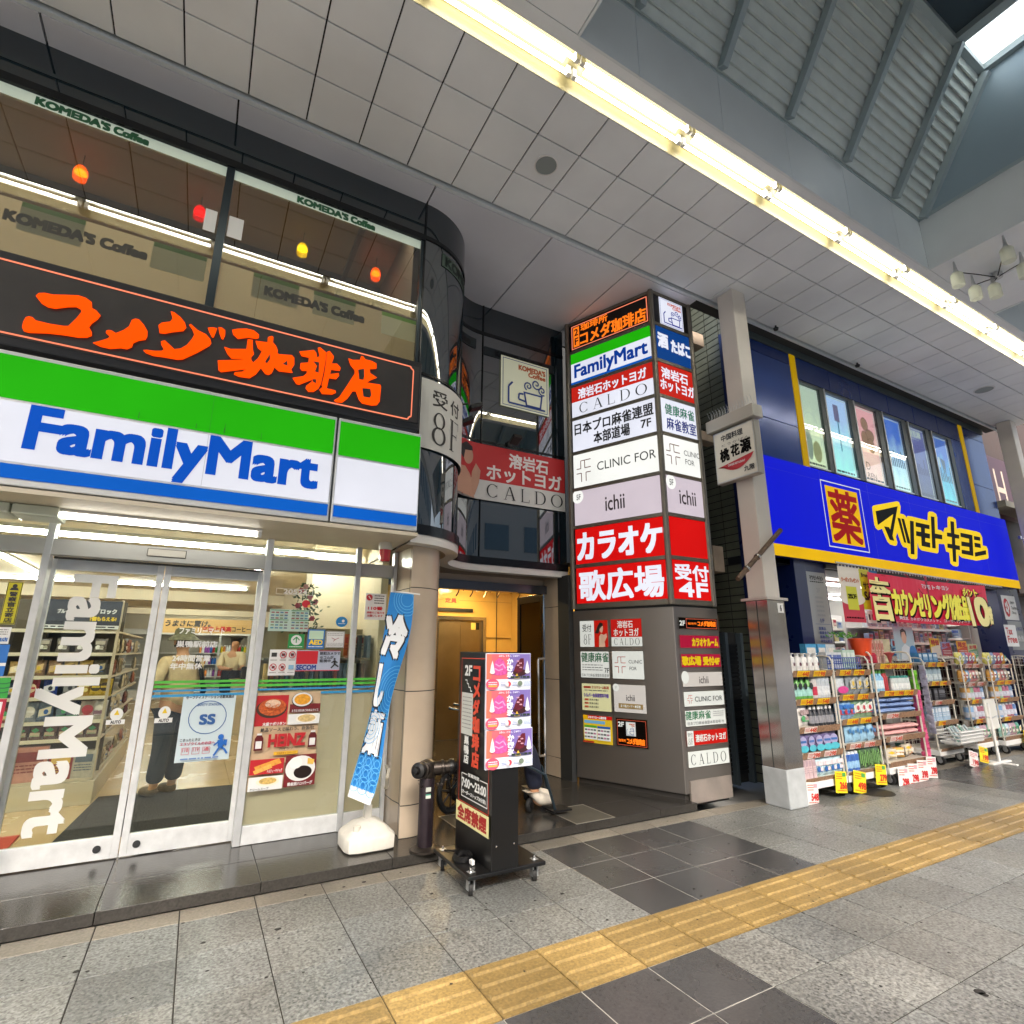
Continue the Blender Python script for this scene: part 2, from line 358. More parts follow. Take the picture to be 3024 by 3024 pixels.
# stains and old chewing gum on the slabs, a manhole lid by the carts
M_gum = mat('#23211e', .8, var=.3)
b = MB()
def blot(x, y, r, z=.0016):
    n = 9; b.poly([(x+r*RN.uniform(.7, 1.2)*cos(2*pi*j/n), y+r*.9*RN.uniform(.7, 1.2)*sin(2*pi*j/n), z) for j in range(n)], M_gum)
for px, py in ((1283, 2580), (1275, 2640), (1395, 2690), (1660, 2640), (1580, 2660), (820, 2745), (600, 2785), (370, 2655), (225, 2870), (940, 3005), (1840, 2778), (1945, 2895), (1015, 2620), (1075, 2605), (2230, 2490)):
    q = U(px, py, 'Z', 0); blot(q.x, q.y, RN.uniform(.008, .018))
for _ in range(170): blot(RN.uniform(-1, 9), RN.uniform(2.8, 4.1), RN.uniform(.003, .011))
for _ in range(90): blot(RN.uniform(0, 9), RN.uniform(1.0, 2.35), RN.uniform(.003, .009))
for _ in range(50): blot(RN.uniform(.3, 9), RN.uniform(2.4, 2.76), RN.uniform(.003, .008), .0105)
for (px, py, r) in ((2894, 2930, .028), (2905, 2938, .02)): q = U(px, py, 'Z', 0); blot(q.x, q.y, r)
b.build('pavement_stains', kind='stuff')
b = MB(); b.lathe((6.69, 3.76, .001), [(.21, 0), (.21, .003), (.19, .004), (.0, .004)], mat('#2a2825', .6, .4, var=.3), 24); b.build('manhole_cover', label='dark round manhole lid in the paving in front of the carts', cat='manhole cover')
# road beyond the kerb and the town across it
b = MB(); b.box(-40, -2.4, -.13, 80, -2.2, .0, mat('#8f8c86', .8, var=.15)); b.build('kerb', kind='structure')
b = MB(); b.box(-300, -300, -.9, 300, 300, -.13, mat((.4, .4, .39), .85, var=.2, scale=.8)); b.build('road', kind='structure')
# ================================================================ CANOPY
M_pan = mat('#dfe3e4', .5, .0, var=.10, scale=.9); M_gap = mat('#2a2c2d', .8); M_fas = mat('#d2d9da', .42, .1, var=.05, scale=1.5)
M_bluegrey = mat('#a4b2b6', .4, .3, var=.06, scale=2)
can = thing('arcade_canopy', 'pale panelled arcade roof over the pavement with a louvred roof light', 'canopy', (5, 2, 5.9))
ZC = 5.9
rows = [2.775, 3.205, 3.65, 4.085]
b = MB()
tx0 = 2.05-.4505*14
def tiles(xa, xb, ys):
    for j in range(len(ys)-1):
        for i in range(60):
            x0 = tx0+.4505*i; x1 = x0+.4505
            if x1 <= xa or x0 >= xb: continue
            x0 = max(x0, xa); x1 = min(x1, xb)
            b.box(x0+.006, ys[j]+.006, ZC, x1-.006, ys[j+1]-.006, ZC+.02, M_pan)
tiles(-4.3, 13.75, rows)
o = b.build('ceiling_panel', can, bev=.003)
b = MB(); b.box(-4.3, 2.77, ZC+.03, 13.75, 4.10, ZC+.12, M_gap); b.box(-4.3, 4.12, ZC-.01, 13.75, 4.155, ZC+.1, M_fas); b.box(5.07, 4.157, ZC+.03, 13.75, 4.34, ZC+.09, M_gap); b.build('ceiling_backing', can)
XA, XB, X2 = 1.9, 7.0, 8.75          # first roof light, plain bay, second roof light
YL, YR = 2.38, -.64
M_refl = mat('#7d7452', .4, var=.03)
b = MB()                              # light trough
b.box(-4.3, 2.50, 6.03, 13.75, 2.76, 6.06, M_refl); b.poly([(-4.3, 2.772, 5.895), (13.75, 2.772, 5.895), (13.75, 2.755, 6.03), (-4.3, 2.755, 6.03)], M_refl)
b.poly([(-4.3, 2.485, 5.895), (13.75, 2.485, 5.895), (13.75, 2.50, 6.03), (-4.3, 2.50, 6.03)], M_refl)
b.box(-4.3, 2.385, ZC-.006, 13.75, 2.484, ZC+.03, M_pan); b.build('light_trough', can)
b = MB()                              # fascia panels round the roof lights
def fascia_x(xa, xb, y, s):
    xs = [x for x in (1.5, 2.48, 3.453, 4.41, 5.387, 6.36, 7.33, 8.75, 9.72, 10.7, 11.67, 12.6) if xa+.05 < x < xb-.05]
    xs = [xa]+xs+[xb]
    for a, c in zip(xs, xs[1:]): b.box(a+.003, min(y, y+s*.02), ZC-.012, c-.003, max(y, y+s*.02), 6.56, M_fas)
    b.box(xa, min(y-s*.012, y+s*.05), 6.56, xb, max(y-s*.012, y+s*.05), 6.60, M_bluegrey)
for xa, xb in ((XA, XB), (X2, 13.7)):
    fascia_x(xa, xb, YL, 1); fascia_x(xa, xb, YR, -1)
    for x, s in ((xa, -1), (xb, 1)):
        b.box(min(x, x+s*.02), YR, ZC-.012, max(x, x+s*.02), YL, 6.56, M_fas); b.box(min(x-s*.012, x+s*.05), YR, 6.56, max(x-s*.012, x+s*.05), YL, 6.60, M_bluegrey)
b.build('fascia', can)
b = MB()                              # plain ceilings between and beside the roof lights, outer strip to the kerb
for xa, xb, ya, yb in ((XB+.022, X2-.022, YR, YL-.0), (-4.3, XA-.022, YR, YL), (-4.3, 13.75, -1.6, YR-.025)):
    n = max(1, round((xb-xa)/.9)); st = (xb-xa)/n
    for i in range(n): b.box(xa+st*i+.004, ya, ZC-.004, xa+st*(i+1)-.004, yb, ZC+.03, M_pan)
b.box(-4.3, -1.66, 5.7, 13.75, -1.6, 6.4, M_fas); b.box(-4.3, -1.6, 6.68, XA-.08, 4.15, 6.72, M_gap); b.box(XB+.08, -1.6, 6.68, X2-.08, 4.15, 6.72, M_gap)
b.build('plain_ceiling', can)
ZT, YT = 7.9, 1.535
YB = YR+(YL-YT)
M_slat = mat('#ccd6d4', .5, .1, var=.06)
def sl_pt(x, t, lift, side):
    y = YL+(YT-YL)*t if side > 0 else YR+(YB-YR)*t; z = 6.6+(ZT-6.6)*t; L_ = sqrt((YL-YT)**2+(ZT-6.6)**2)
    return Vector((x, y-side*lift*(ZT-6.6)/L_, z-lift*(YL-YT)/L_))
for xa, xb in ((XA, XB), (X2, 13.7)):
    for side in (1, -1):
        b = MB(); n = 15
        for i in range(n):
            t0, t1 = i/n, (i+1.08)/n
            q = [sl_pt(xa, t0, .034, side), sl_pt(xb, t0, .034, side), sl_pt(xb, t1, .0, side), sl_pt(xa, t1, .0, side)]
            b.add(q+[sl_pt(xa, t0, .010, side), sl_pt(xb, t0, .010, side)], [(0, 1, 2, 3), (0, 4, 5, 1)], M_slat)
        q = [sl_pt(xa, 0, -.03, side), sl_pt(xb, 0, -.03, side), sl_pt(xb, 1.05, -.03, side), sl_pt(xa, 1.05, -.03, side)]; b.poly(q, M_slat)
        b.build('louvre', can)
    bars = [x for x in (2.48, 3.453, 4.41, 5.387, 6.36, 9.72, 10.7, 11.67, 12.6) if xa < x < xb]+[xa+.03, xb-.03]
    for x in bars:
        for side in (1, -1):
            b = MB(); p = [sl_pt(x+dx, t, l, side) for t in (0, 1) for dx, l in ((-.03, .03), (.03, .03), (.03, .11), (-.03, .11))]
            b.add(p, [(0, 1, 2, 3), (4, 7, 6, 5), (0, 4, 5, 1), (1, 5, 6, 2), (2, 6, 7, 3), (3, 7, 4, 0)], M_bluegrey); b.build('roof_bar', can)
    b = MB()
    for y in (YT, YB): b.box(xa, y-.06, ZT-.02, xb, y+.06, ZT+.14, M_bluegrey)
    xs_ = xb-.64
    for x in (xs_, xb): b.box(x-.06, YB-.06, ZT-.012, x+.06, YT+.06, ZT+.13, M_bluegrey)
    b.build('ridge_beam', can)
    b = MB(); b.box(xa, YB, ZT+.06, xs_, YT, ZT+.1, mat('#3c4a54', .25, .3, var=.08, scale=1)); b.build('ridge_panel', can)
    b = MB(); b.box(xs_+.06, YB+.06, ZT+.06, xb-.06, YT-.06, ZT+.07, film('#e8eef0', .9, .35)); b.build('skylight_pane', can)
    for x, s in ((xa, -1), (xb, 1)):
        b = MB(); b.prism([(x, YL+.12, 6.6), (x, YT+.12, ZT+.05), (x, YB-.12, ZT+.05), (x, YR-.12, 6.6)], (s*.05, 0, 0), mat('#93a6b1', .35, .2, var=.05, scale=1))
        pass
        b.build('gable_panel', can)
# ceiling fittings
def ceil_disc(x, y, r, label, m):
    b = MB(); b.lathe((x, y, ZC-.012), [(r*1.12, .01), (r*1.12, .002), (r*1.02, 0), (r, .004), (0, .004)], M_white, 28); b.lathe((x, y, ZC-.011), [(r*.98, 0), (0, -.002)], m, 28)
    b.build('ceiling_speaker', label=label, cat='speaker', smooth=True, group='round speakers in the canopy ceiling')
ceil_disc(2.28, 3.43, .10, 'round grey speaker in the ceiling panels above the curved glass', mat('#8f9896', .6, .3, bump=.6, scale=300))
q = U(2200+1655*.4265, 1000+352*.4265, 'Z', ZC); ceil_disc(q.x, q.y, .13, 'round grey speaker in the ceiling above the blue drugstore', mat('#8f9896', .6, .3, bump=.6, scale=300))
for (px, py, w) in ((2100+735*.2588, 800+625*.2588, 'beside the square column'), (2100+1665*.2588, 800+1050*.2588, 'above the drugstore windows'), (2724+1420*.1553, 1150+690*.1553, 'where the ceiling meets the far column')):
    q = U(px, py, 'Z', ZC); b = MB(); b.lathe((q.x, q.y, ZC-.07), [(.0, 0), (.03, .004), (.035, .03), (.012, .05), (.012, .075)], M_gap, 12); b.build('fire_sprinkler', label='small dark sprinkler head in the canopy ceiling '+w, cat='sprinkler', smooth=True)
# fluorescent fittings, 1.215 m pitch
M_tube = mat((1, .94, .8), .3, 0, 20, light=True, ecol=(1, .965, .85))
x = 2.037-1.2165*5
b = None
for k in range(15):
    xa = x+1.2165*k; xb = xa+1.2165
    where = {5: 'above the curved glass corner', 6: 'above the wall of shop signs', 7: 'above the square column', 8: 'above the start of the blue drugstore'}.get(k)
    t = thing('fluorescent_light', ('twin fluorescent tubes in the canopy trough '+where) if where else 'twin fluorescent tubes in the long canopy trough, one of the end-to-end run', 'ceiling light', ((xa+xb)/2, 2.62, 6.03), 'twin tube lights along the canopy')
    for y in (2.565, 2.685):
        b = MB(); b.tube([(xa+.045, y, 5.965), (xb-.045, y, 5.965)], .0155, M_tube, 10); b.build('tube', t, smooth=True)
    b = MB()
    for xx in (xa+.028, xb-.028):
        for y in (2.565, 2.685): b.box(xx-.018, y-.018, 5.946, xx+.018, y+.018, 6.029, M_white)
    b.box(xa+.1, 2.59, 6.0, xb-.1, 2.66, 6.029, M_white)
    b.build('lamp_holder', t)
# cluster of glass lamps under the plain bay
pts = [U(2624+px*.3106, 550+py*.3106, 'Z', 5.66) for px, py in ((655, 880), (825, 1005), (1010, 985), (1130, 640), (1290, 790))]
hub = Vector((7.78, 2.02, 5.84)); t = thing('ceiling_spotlight', 'cluster of clear glass lamps on thin cables under the plain canopy ceiling', 'lamp', (7.78, 2.02, 5.9))
b = MB(); b.lathe((7.78, 2.02, 5.83), [(.05, 0), (.055, .03), (.055, .06)], M_alu, 16); b.build('ceiling_rose', t, smooth=True)
M_lglass = film('#e8eae0', .6, .3)
for p in pts:
    b = MB(); b.lathe((p.x, p.y, 5.56), [(.055, 0), (.062, .01), (.06, .15), (.045, .17), (.02, .18)], M_lglass, 16); sh = b.build('glass_shade', t, smooth=True); b = MB(); b.lathe((p.x, p.y, 5.62), [(.01, 0), (.03, .02), (.028, .05), (.012, .08), (.012, .12)], mat('#e8e4d0', .2, 0, .2), 12); b.build('bulb', t, smooth=True)
    b = MB(); b.lathe((p.x, p.y, 5.72), [(.02, 0), (.03, .02), (.02, .05), (.008, .17)], M_alu, 12); b.tube([(p.x, p.y, 5.75), hub+(p-hub)*.5+Vector((0, 0, .05)), hub], .006, M_gap, 6); b.build('cable', t, smooth=True)
# square columns of the arcade
def column(x, lab, num=None):
    t = thing('arcade_column', lab, 'column', (x+.145, 3.88, 0), 'square columns of the arcade')
    M_col = mat('#c3bdb4', .5, var=.06, scale=2.5)
    b = MB(); b.box(x+.03, 3.77, 2.06, x+.27, 4.0, ZC-.002, M_col); b.build('shaft', t, bev=.012)
    b = MB(); b.box(x-.03, 3.715, 2.03, x+.32, 4.05, 2.06, mat('#b3aca4', .4, .3)); b.build('collar', t, bev=.004)
    b = MB(); b.box(x+.004, 3.745, .36, x+.286, 4.01, 2.03, M_steel); b.box(x+.001, 3.875, .36, x+.004, 3.885, 2.03, M_gap); b.build('steel_casing', t, bev=.008)
    b = MB(); b.box(x, 3.74, .0, x+.29, 4.02, .36, mat('#a4a8aa', .7, var=.12, scale=9)); b.build('plinth', t, bev=.01)
    if num: p = PY(x+.16, 2.0, x+.26, 1.9, 3.743); p.r(0, 0, 1, 1, WH2); p.t(num, .4, .2, .65, .8, BK, .04); p.b.build('number_plate', t)
    return t
column(5.222, 'square pale column with steel casing between the sign tower and the first cart', '6')
column(13.2, 'square pale column beyond the blue drugstore')
# rusty flag socket strapped to the near column
b = MB(); q = [Vector((4.76, 3.72, 2.215)), Vector((5.565, 3.72, 2.822))]
b.tube(q, .026, mat('#5b4a3c', .7, .3, var=.3, scale=25), 12)
for f in (.18, .42): c = q[0].lerp(q[1], f); b.tube([c, c+(q[1]-q[0]).normalized()*.03], .034, M_steel, 12); b.box(c.x+.01, 3.72, c.z-.02, c.x+.03, 3.78, c.z+.0, M_steel)
b.build('flag_holder', label='rusty pipe flag holder slanting across the square column', cat='pipe', smooth=True)
# ================================================================ COMMERCIAL BUILDING with curved corner
bld = thing('commercial_building', 'dark glass building with a curved corner over a convenience store and a cafe', 'building', (0, 4.4, 0))
M_step = granite('#34322f', .2, .10, .3); M_soff = mat('#cfd1d8', .3, .0, var=.05, scale=1.5); M_stone = mat('#b9a995', .14, var=.07, scale=3)
M_trim = mat('#14171a', .25, .3); M_cream = mat('#c9c0ac', .5, var=.04)
XW = 1.467
def path(off=0, n=18):                     # plan of the curved glass: convex corner, concave bay, straight back wall
    p = [Vector((XW, 4.40-off))]
    p += [Vector((XW+(.66+off)*cos(radians(a)), 5.06+(.66+off)*sin(radians(a)))) for a in [(-90+90*i/n) for i in range(1, n+1)]]
    p += [Vector((2.69+(.563-off)*cos(radians(a)), 5.06+(.563-off)*sin(radians(a)))) for a in [(180-90*i/n) for i in range(1, n+1)]]
    return p+[Vector((3.96, 5.615-off*.99))]
class Curve:
    def __init__(s, off, a0=0): s.p = path(off); s.l = [0]; [s.l.append(s.l[-1]+(b-a).length) for a, b in zip(s.p, s.p[1:])]
    def at(s, d):
        for i in range(len(s.p)-1):
            if d <= s.l[i+1] or i == len(s.p)-2:
                f = (d-s.l[i])/(s.l[i+1]-s.l[i]); q = s.p[i].lerp(s.p[i+1], f); return q
class CPan(Pan):                            # writing on the curved face, x measured along the curve
    def __init__(s, off, d0, d1, z1, z0, b=None, lay=.0015): s.c = Curve(0); s.off = off; s.d0 = d0; s.w = d1-d0; s.h = z1-z0; s.z1 = z1; s.b = b or MB(); s.k = 1; s.lay = lay; s.n = Vector((0, 0, 0))
    def P(s, x, y, k=None):
        d = s.d0+x*s.w; q = s.c.at(d); t = (s.c.at(d+.004)-s.c.at(d-.004)).normalized(); n = Vector((t.y, -t.x)); q = q+n*(s.off+s.lay*(s.k if k is None else k)); return Vector((q.x, q.y, s.z1-y*s.h))
    def strip(s, x0, y0, x1, y1, m, n=24):
        for i in range(n): s.poly(R4(x0+(x1-x0)*i/n, y0, x0+(x1-x0)*(i+1)/n, y1), m, 1)
        s.k += 1; return s
def wallstrip(b, off, z0, z1, m, p=None):
    p = p or path(off)
    for a, c in zip(p, p[1:]): b.add([(a.x, a.y, z0), (c.x, c.y, z0), (c.x, c.y, z1), (a.x, a.y, z1)], [(0, 1, 2, 3)], m)
def ledge(b, off0, off1, z0, z1, m):
    p, q = path(off0), path(off1)
    for i in range(len(p)-1):
        vs = [(v.x, v.y, z) for z in (z0, z1) for v in (p[i], p[i+1], q[i+1], q[i])]
        b.add(vs, [(0, 1, 2, 3), (4, 7, 6, 5), (3, 2, 6, 7), (0, 4, 5, 1)], m)
# upper wall and curved glass
b = MB(); b.box(-5, 4.40, 5.50, XW, 4.46, 5.92, M_dark); wallstrip(b, 0, 5.50, 5.92, M_dark)
b.build('upper_glass_band', bld, smooth=True)
b = MB(); wallstrip(b, 0, 2.55, 5.46, M_mirror); b.build('curved_glass', bld, smooth=True)
b = MB(); ledge(b, -.03, .012, 5.46, 5.50, M_trim); ledge(b, -.03, .010, 3.975, 4.0, M_trim); b.box(-5, 4.385, 5.43, XW, 4.42, 5.50, M_trim)
for d in (0.0, 1.045, 1.95):
    c = Curve(0); q = c.at(d+.001); t = (c.at(d+.01)-c.at(d)).normalized(); n_ = Vector((t.y, -t.x)); q = q+n_*.004
    b.tube([(q.x, q.y, 2.55), (q.x, q.y, 5.92)], .011, M_trim, 6)
b.build('glazing_bar', bld, smooth=True)
b = MB(); ledge(b, -.05, .03, 2.46, 2.55, M_trim); ledge(b, -.05, .022, 2.535, 2.545, M_alu); b.build('dark_rim', bld, smooth=True)
b = MB(); ledge(b, -.35, .02, 2.385, 2.46, mat('#d9d7d2', .35)); b.build('white_rim', bld, smooth=True)
# metal soffit under the slab between wall and canopy
b = MB(); xs = [-5, -1.55, -.27, 1.467, 2.83, 3.93, 5.06]
for a, c in zip(xs, xs[1:]): b.box(a+.008, 4.16, 5.885, c-.008, 5.9, 5.92, M_soff)
b.box(-5, 4.158, 5.93, 5.06, 6, 6.0, M_gap); b.build('upper_soffit', bld)
b = MB(); b.box(-5, 4.2, 2.40, 1.47, 5.0, 2.43, M_cream); b.build('shop_soffit', bld)
b = MB(); p = [Vector((v.x, v.y, 2.384)) for v in path(-.1)]; b.poly(p+[Vector((3.95, 6.05, 2.384)), Vector((1.47, 6.05, 2.384))], mat('#8a7a68', .4)); b.build('porch_soffit', bld)
# second floor windows
for i, (xa, xb) in enumerate(((-5, -2.0), (-1.955, -.285), (-.225, 1.43))):
    b = MB(); b.box(xa, 4.418, 3.95, xb, 4.426, 5.43, M_glass2); w = b.build('window', bld)
    for x0, x1 in ((xa-.03, xa), (xb, xb+.03)): b = MB(); b.box(x0, 4.395, 3.95, x1, 4.44, 5.43, mat('#2c363c', .3, .6)); b.build('window_frame', w)
    if i:
        p = PY(xa, 5.43, xb, 5.335, 4.415); p.r(0, 0, 1, 1, mat('#c9d6c6', .5, 0, .25)); gm = mat('#1f5a38', .5)
        X = lambda f: (f-xa)/(xb-xa)
        x0 = -1.53 if i == 1 else .28; p.t("KOMEDA'S", X(x0), .18, X(x0+.44), .85, gm, .09); p.t('Coffee', X(x0+.47), .18, X(x0+.69), .85, gm, .09)
        p.b.build('window_banner', w)
        z1 = 4.53; p = PY(xa, z1, xb, 3.97, 4.432); p.r(0, 0, 1, 1, film('#dcd6bd', .55)); kb = mat('#39352b', .5); wv = mat('#d8dccb', .4, 0, .3)
        Y = lambda z: (z1-z)/(z1-3.97)
        x0 = -1.53 if i == 1 else .12
        for xx in ((-1.46, -.68) if i == 1 else (.02, .5, 1.1)): p.r(X(xx), 0, X(xx+.36), Y(4.49), mat('#6a9a3a', .5, 0, .15)); p.r(X(xx), Y(4.49), X(xx+.36), Y(4.30), mat('#c2bd98', .5, 0, .14))
        p.t("KOMEDA'S", X(x0), Y(4.43), X(x0+.5), Y(4.35), kb, .09); p.t('Coffee', X(x0+.54), Y(4.43), X(x0+.82), Y(4.35), kb, .09)
        p.b.build('window_film', w)
p = PY(-.385, 4.965, -.30, 4.76, 4.41); p.r(0, 0, 1, 1, WH2); p.b.build('paper_notice', label='white paper sheet taped inside the cafe window by the red lamp', cat='notice')
p = PY(-.215, 4.97, -.105, 4.77, 4.41); p.r(0, 0, 1, 1, WH2); p.b.build('paper_notice', label='white paper sheet taped inside the cafe window beside the mullion', cat='notice')
# cafe interior
b = MB(); M_brown = mat('#6e6250', .7, var=.05); b.box(-5, 4.5, 5.86, 1.42, 10, 5.9, M_brown); b.box(-5, 9.9, 3.9, 1.9, 10, 5.86, mat('#5a4630', .7)); b.box(1.42, 4.6, 3.9, 1.5, 9.9, 5.86, mat('#3a2d20', .7))
b.box(-5, 4.46, 3.86, 1.42, 9.9, 3.92, mat('#3a2a1c', .6)); b.box(-5, 5.9, 5.78, 1.42, 5.96, 5.86, M_gap); b.box(.95, 4.6, 5.80, 1.0, 9.9, 5.86, M_gap); b.box(-5, 4.47, 3.921, 1.41, 9.8, 3.925, mat('#9a8468', .6)); b.build('cafe_room', bld)
M_fill = mat((1, .85, .6), .3, 0, 45, light=True, ecol=(1, .82, .55))
b = MB(); b.box(-4.5, 4.56, 5.80, 1.3, 4.72, 5.858, M_gap); b.poly([(-4.5, 4.58, 5.797), (1.3, 4.58, 5.797), (1.3, 4.70, 5.797), (-4.5, 4.70, 5.797)], mat((1, .9, .7), .3, 0, 75, light=True, ecol=(1, .9, .72))); b.build('added_fill_strip', bld)  # unseen glowing strip added above the windows to brighten the film
for x in (-4, -2.6, -1.2, .2):
    b = MB(); b.box(x, 8.9, 5.82, x+1.0, 9.3, 5.855, M_fill); b.build('added_fill_panel', bld)  # unseen glowing panels added deep inside to light the cafe
b = MB(); b.box(-5, 9.6, 3.93, -2.4, 9.8, 4.7, mat('#8a6b45', .6)); b.build('cafe_bench', bld)
LAMPS = [(U(460*.5176, 990*.5176, 'Y', 5.4), '#ff9a1e', 'amber glass pendant lamp glowing in the cafe window at the end of the sign'), (U(1140*.5176, 1215*.5176, 'Y', 5.4), '#e01010', 'red glass pendant lamp glowing inside the cafe window'),
  (U(1725*.5176, 1425*.5176, 'Y', 5.4), '#e6d020', 'yellow green glass pendant lamp glowing inside the cafe window'), (U(900+505*.4141, 400+990*.4141, 'Y', 5.4), '#ff9410', 'amber glass pendant lamp glowing beside the curved glass corner')]
for p, c, lab in LAMPS:
    t = thing('pendant_lamp', lab, 'lamp', (p.x, p.y, p.z), 'glass pendant lamps in the cafe')
    b = MB(); b.tube([(p.x, p.y, p.z+.07), (p.x, p.y, 5.86)], .004, M_gap, 5); b.build('cord', t)
    gm = film(c, .75, .5)
    b = MB(); b.lathe((p.x, p.y, p.z-.075), [(.04, 0), (.052, .01), (.047, .025), (.055, .04), (.05, .055), (.056, .07), (.052, .09), (.05, .11), (.035, .14), (.012, .155)], gm, 14); b.build('glass_shade', t, smooth=True)
    b = MB(); b.lathe((p.x, p.y, p.z-.03), [(.012, 0), (.05, .03), (.03, .058), (.005, .065)], mat('#fff0c0', .3, 0, 14, light=True, ecol=c), 10); b.build('bulb', t, smooth=True)
# ---------------------------------------------------------------- cafe sign
sg = thing('cafe_sign', 'long dark cafe sign with orange brush lettering above the convenience store sign', 'sign', (0, 4.3, 3.31))
M_dk = mat('#2f2c2a', .35, 0, .035, var=.1); OR = EM('#ff4a00', 1.25); OL = EM('#ff8a68', 1.0)
b = MB(); b.box(-3.4, 4.2, 3.33, 1.435, 4.395, 3.98, mat('#26272a', .35, .3)); b.build('sign_box', sg, bev=.012)
b = MB(); b.box(-3.38, 4.196, 3.39, 1.41, 4.2015, 3.925, M_dk)
b.build('sign_face', sg)
ka = lambda L: [U(40+x*.31056, 840+y*.31056, 'Y', 4.19) for x, y in L]
kb_ = lambda L: [U(600+x*.31056, 920+y*.31056, 'Y', 4.19) for x, y in L]
KA = [[(215,115),(245,90),(300,88),(380,105),(500,107),(620,112),(690,135),(745,175),(748,232),(790,255),(828,300),(800,335),(745,375),(718,412),(745,455),(745,490),(700,508),(620,508),(480,485),(330,468),(150,462),(100,448),(85,415),(95,365),(120,320),(150,310),(185,320),(215,350),(350,382),(480,402),(525,402),(600,330),(648,270),(640,240),(600,217),(520,218),(400,233),(330,220),(270,185)],
 [(757,560),(830,542),(900,520),(918,498),(880,465),(885,445),(910,440),(935,445),(975,470),(1050,440),(1100,405),(1125,345),(1160,332),(1195,340),(1240,390),(1275,450),(1272,500),(1255,528),(1190,538),(1140,560),(1125,600),(1080,618),(1020,608),(920,615),(830,595)],
 [(1378,395),(1410,370),(1490,360),(1515,330),(1495,262),(1530,272),(1590,320),(1630,370),(1642,415),(1615,445),(1520,455),(1440,470),(1390,465)],
 [(1235,630),(1270,628),(1340,638),(1410,638),(1432,622),(1405,575),(1402,548),(1440,538),(1475,570),(1530,622),(1590,615),(1650,580),(1700,520),(1720,480),(1700,430),(1670,390),(1685,382),(1710,405),(1750,440),(1830,480),(1870,525),(1880,560),(1865,585),(1750,650),(1610,715),(1560,718),(1430,695),(1330,682),(1260,655)]]
KB = [[(45,160),(90,157),(132,165),(120,200),(100,248),(85,248),(60,200)], [(145,155),(180,160),(210,185),(208,230),(190,268),(175,262),(155,210)],
 [(275,180),(330,170),(410,168),(480,185),(530,225),(528,255),(500,262),(430,250),(330,262),(285,220)],
 [(200,342),(260,362),(410,362),(422,270),(470,275),(472,370),(482,408),(455,440),(458,468),(475,490),(520,450),(558,380),(520,350),(498,285),(612,298),(615,250),(650,238),(668,250),(662,300),(690,330),(708,375),(705,400),(720,412),(840,420),(865,445),(865,510),(835,555),(848,585),(720,570),(690,545),(680,530),(650,590),(620,605),(590,595),(548,540),(500,600),(440,636),(340,622),(292,600),(300,582),(370,578),(410,550),(170,578),(145,560),(138,470),(370,465),(375,455),(270,450),(230,405)],
 [(915,385),(1050,372),(1075,400),(1078,440),(1108,432),(1090,350),(1110,345),(1168,395),(1160,480),(1140,590),(1118,690),(1095,735),(1050,765),(1000,765),(975,735),(978,710),(1030,672),(1035,650),(910,698),(885,690),(850,635),(950,620),(985,590),(985,565),(940,565),(920,540),(925,495),(1000,490),(1005,440),(935,425)],
 [(1175,390),(1200,380),(1240,430),(1238,450),(1220,500),(1270,500),(1305,540),(1298,565),(1250,560),(1215,555),(1205,600),(1285,590),(1290,615),(1262,645),(1195,635),(1172,735),(1255,755),(1260,775),(1225,790),(1130,785),(1105,745),(1135,720),(1126,700),(1150,600),(1168,480)],
 [(1380,450),(1420,465),(1490,465),(1500,430),(1515,428),(1540,460),(1600,475),(1645,500),(1645,545),(1580,550),(1585,590),(1648,632),(1590,655),(1550,680),(1680,700),(1688,720),(1675,860),(1650,892),(1600,895),(1510,875),(1480,840),(1450,760),(1420,760),(1370,830),(1320,868),(1265,865),(1242,848),(1290,820),(1370,700),(1440,590),(1440,560),(1400,510)]]
KH = [[(635,410),(590,480),(592,495),(610,495),(632,460)], [(755,505),(795,475),(800,522)], [(1045,480),(1100,490),(1095,590),(1060,575),(1080,525)], [(1035,650),(1070,650),(1070,690),(1040,672)], [(1470,560),(1525,550),(1528,620),(1520,655),(1480,650),(1475,600)], [(1510,735),(1585,740),(1595,800),(1580,825),(1520,815)]]
b = MB()
for L in KA: b.prism(ka(L), (0, -.012, 0), OR)
for L in KB: b.prism(kb_(L), (0, -.012, 0), OR)
for L in KH: b.poly([v+Vector((0, -.0135, 0)) for v in kb_(L)], M_dk)
p = PY(-3.38, 3.925, 1.41, 3.39, 4.193, b)
z = lambda q: (3.925-q)/.535
for y in (.018, .955): p.r(.0, y, .983, y+.022, OL)
p.r(.9875, .09, .9895, .905, OL); p.ln([(.983, .03), (.9835, .06), (.9885, .09)], .012, OL); p.ln([(.983, .965), (.9835, .935), (.9885, .905)], .012, OL)
b.build('lettering', sg)
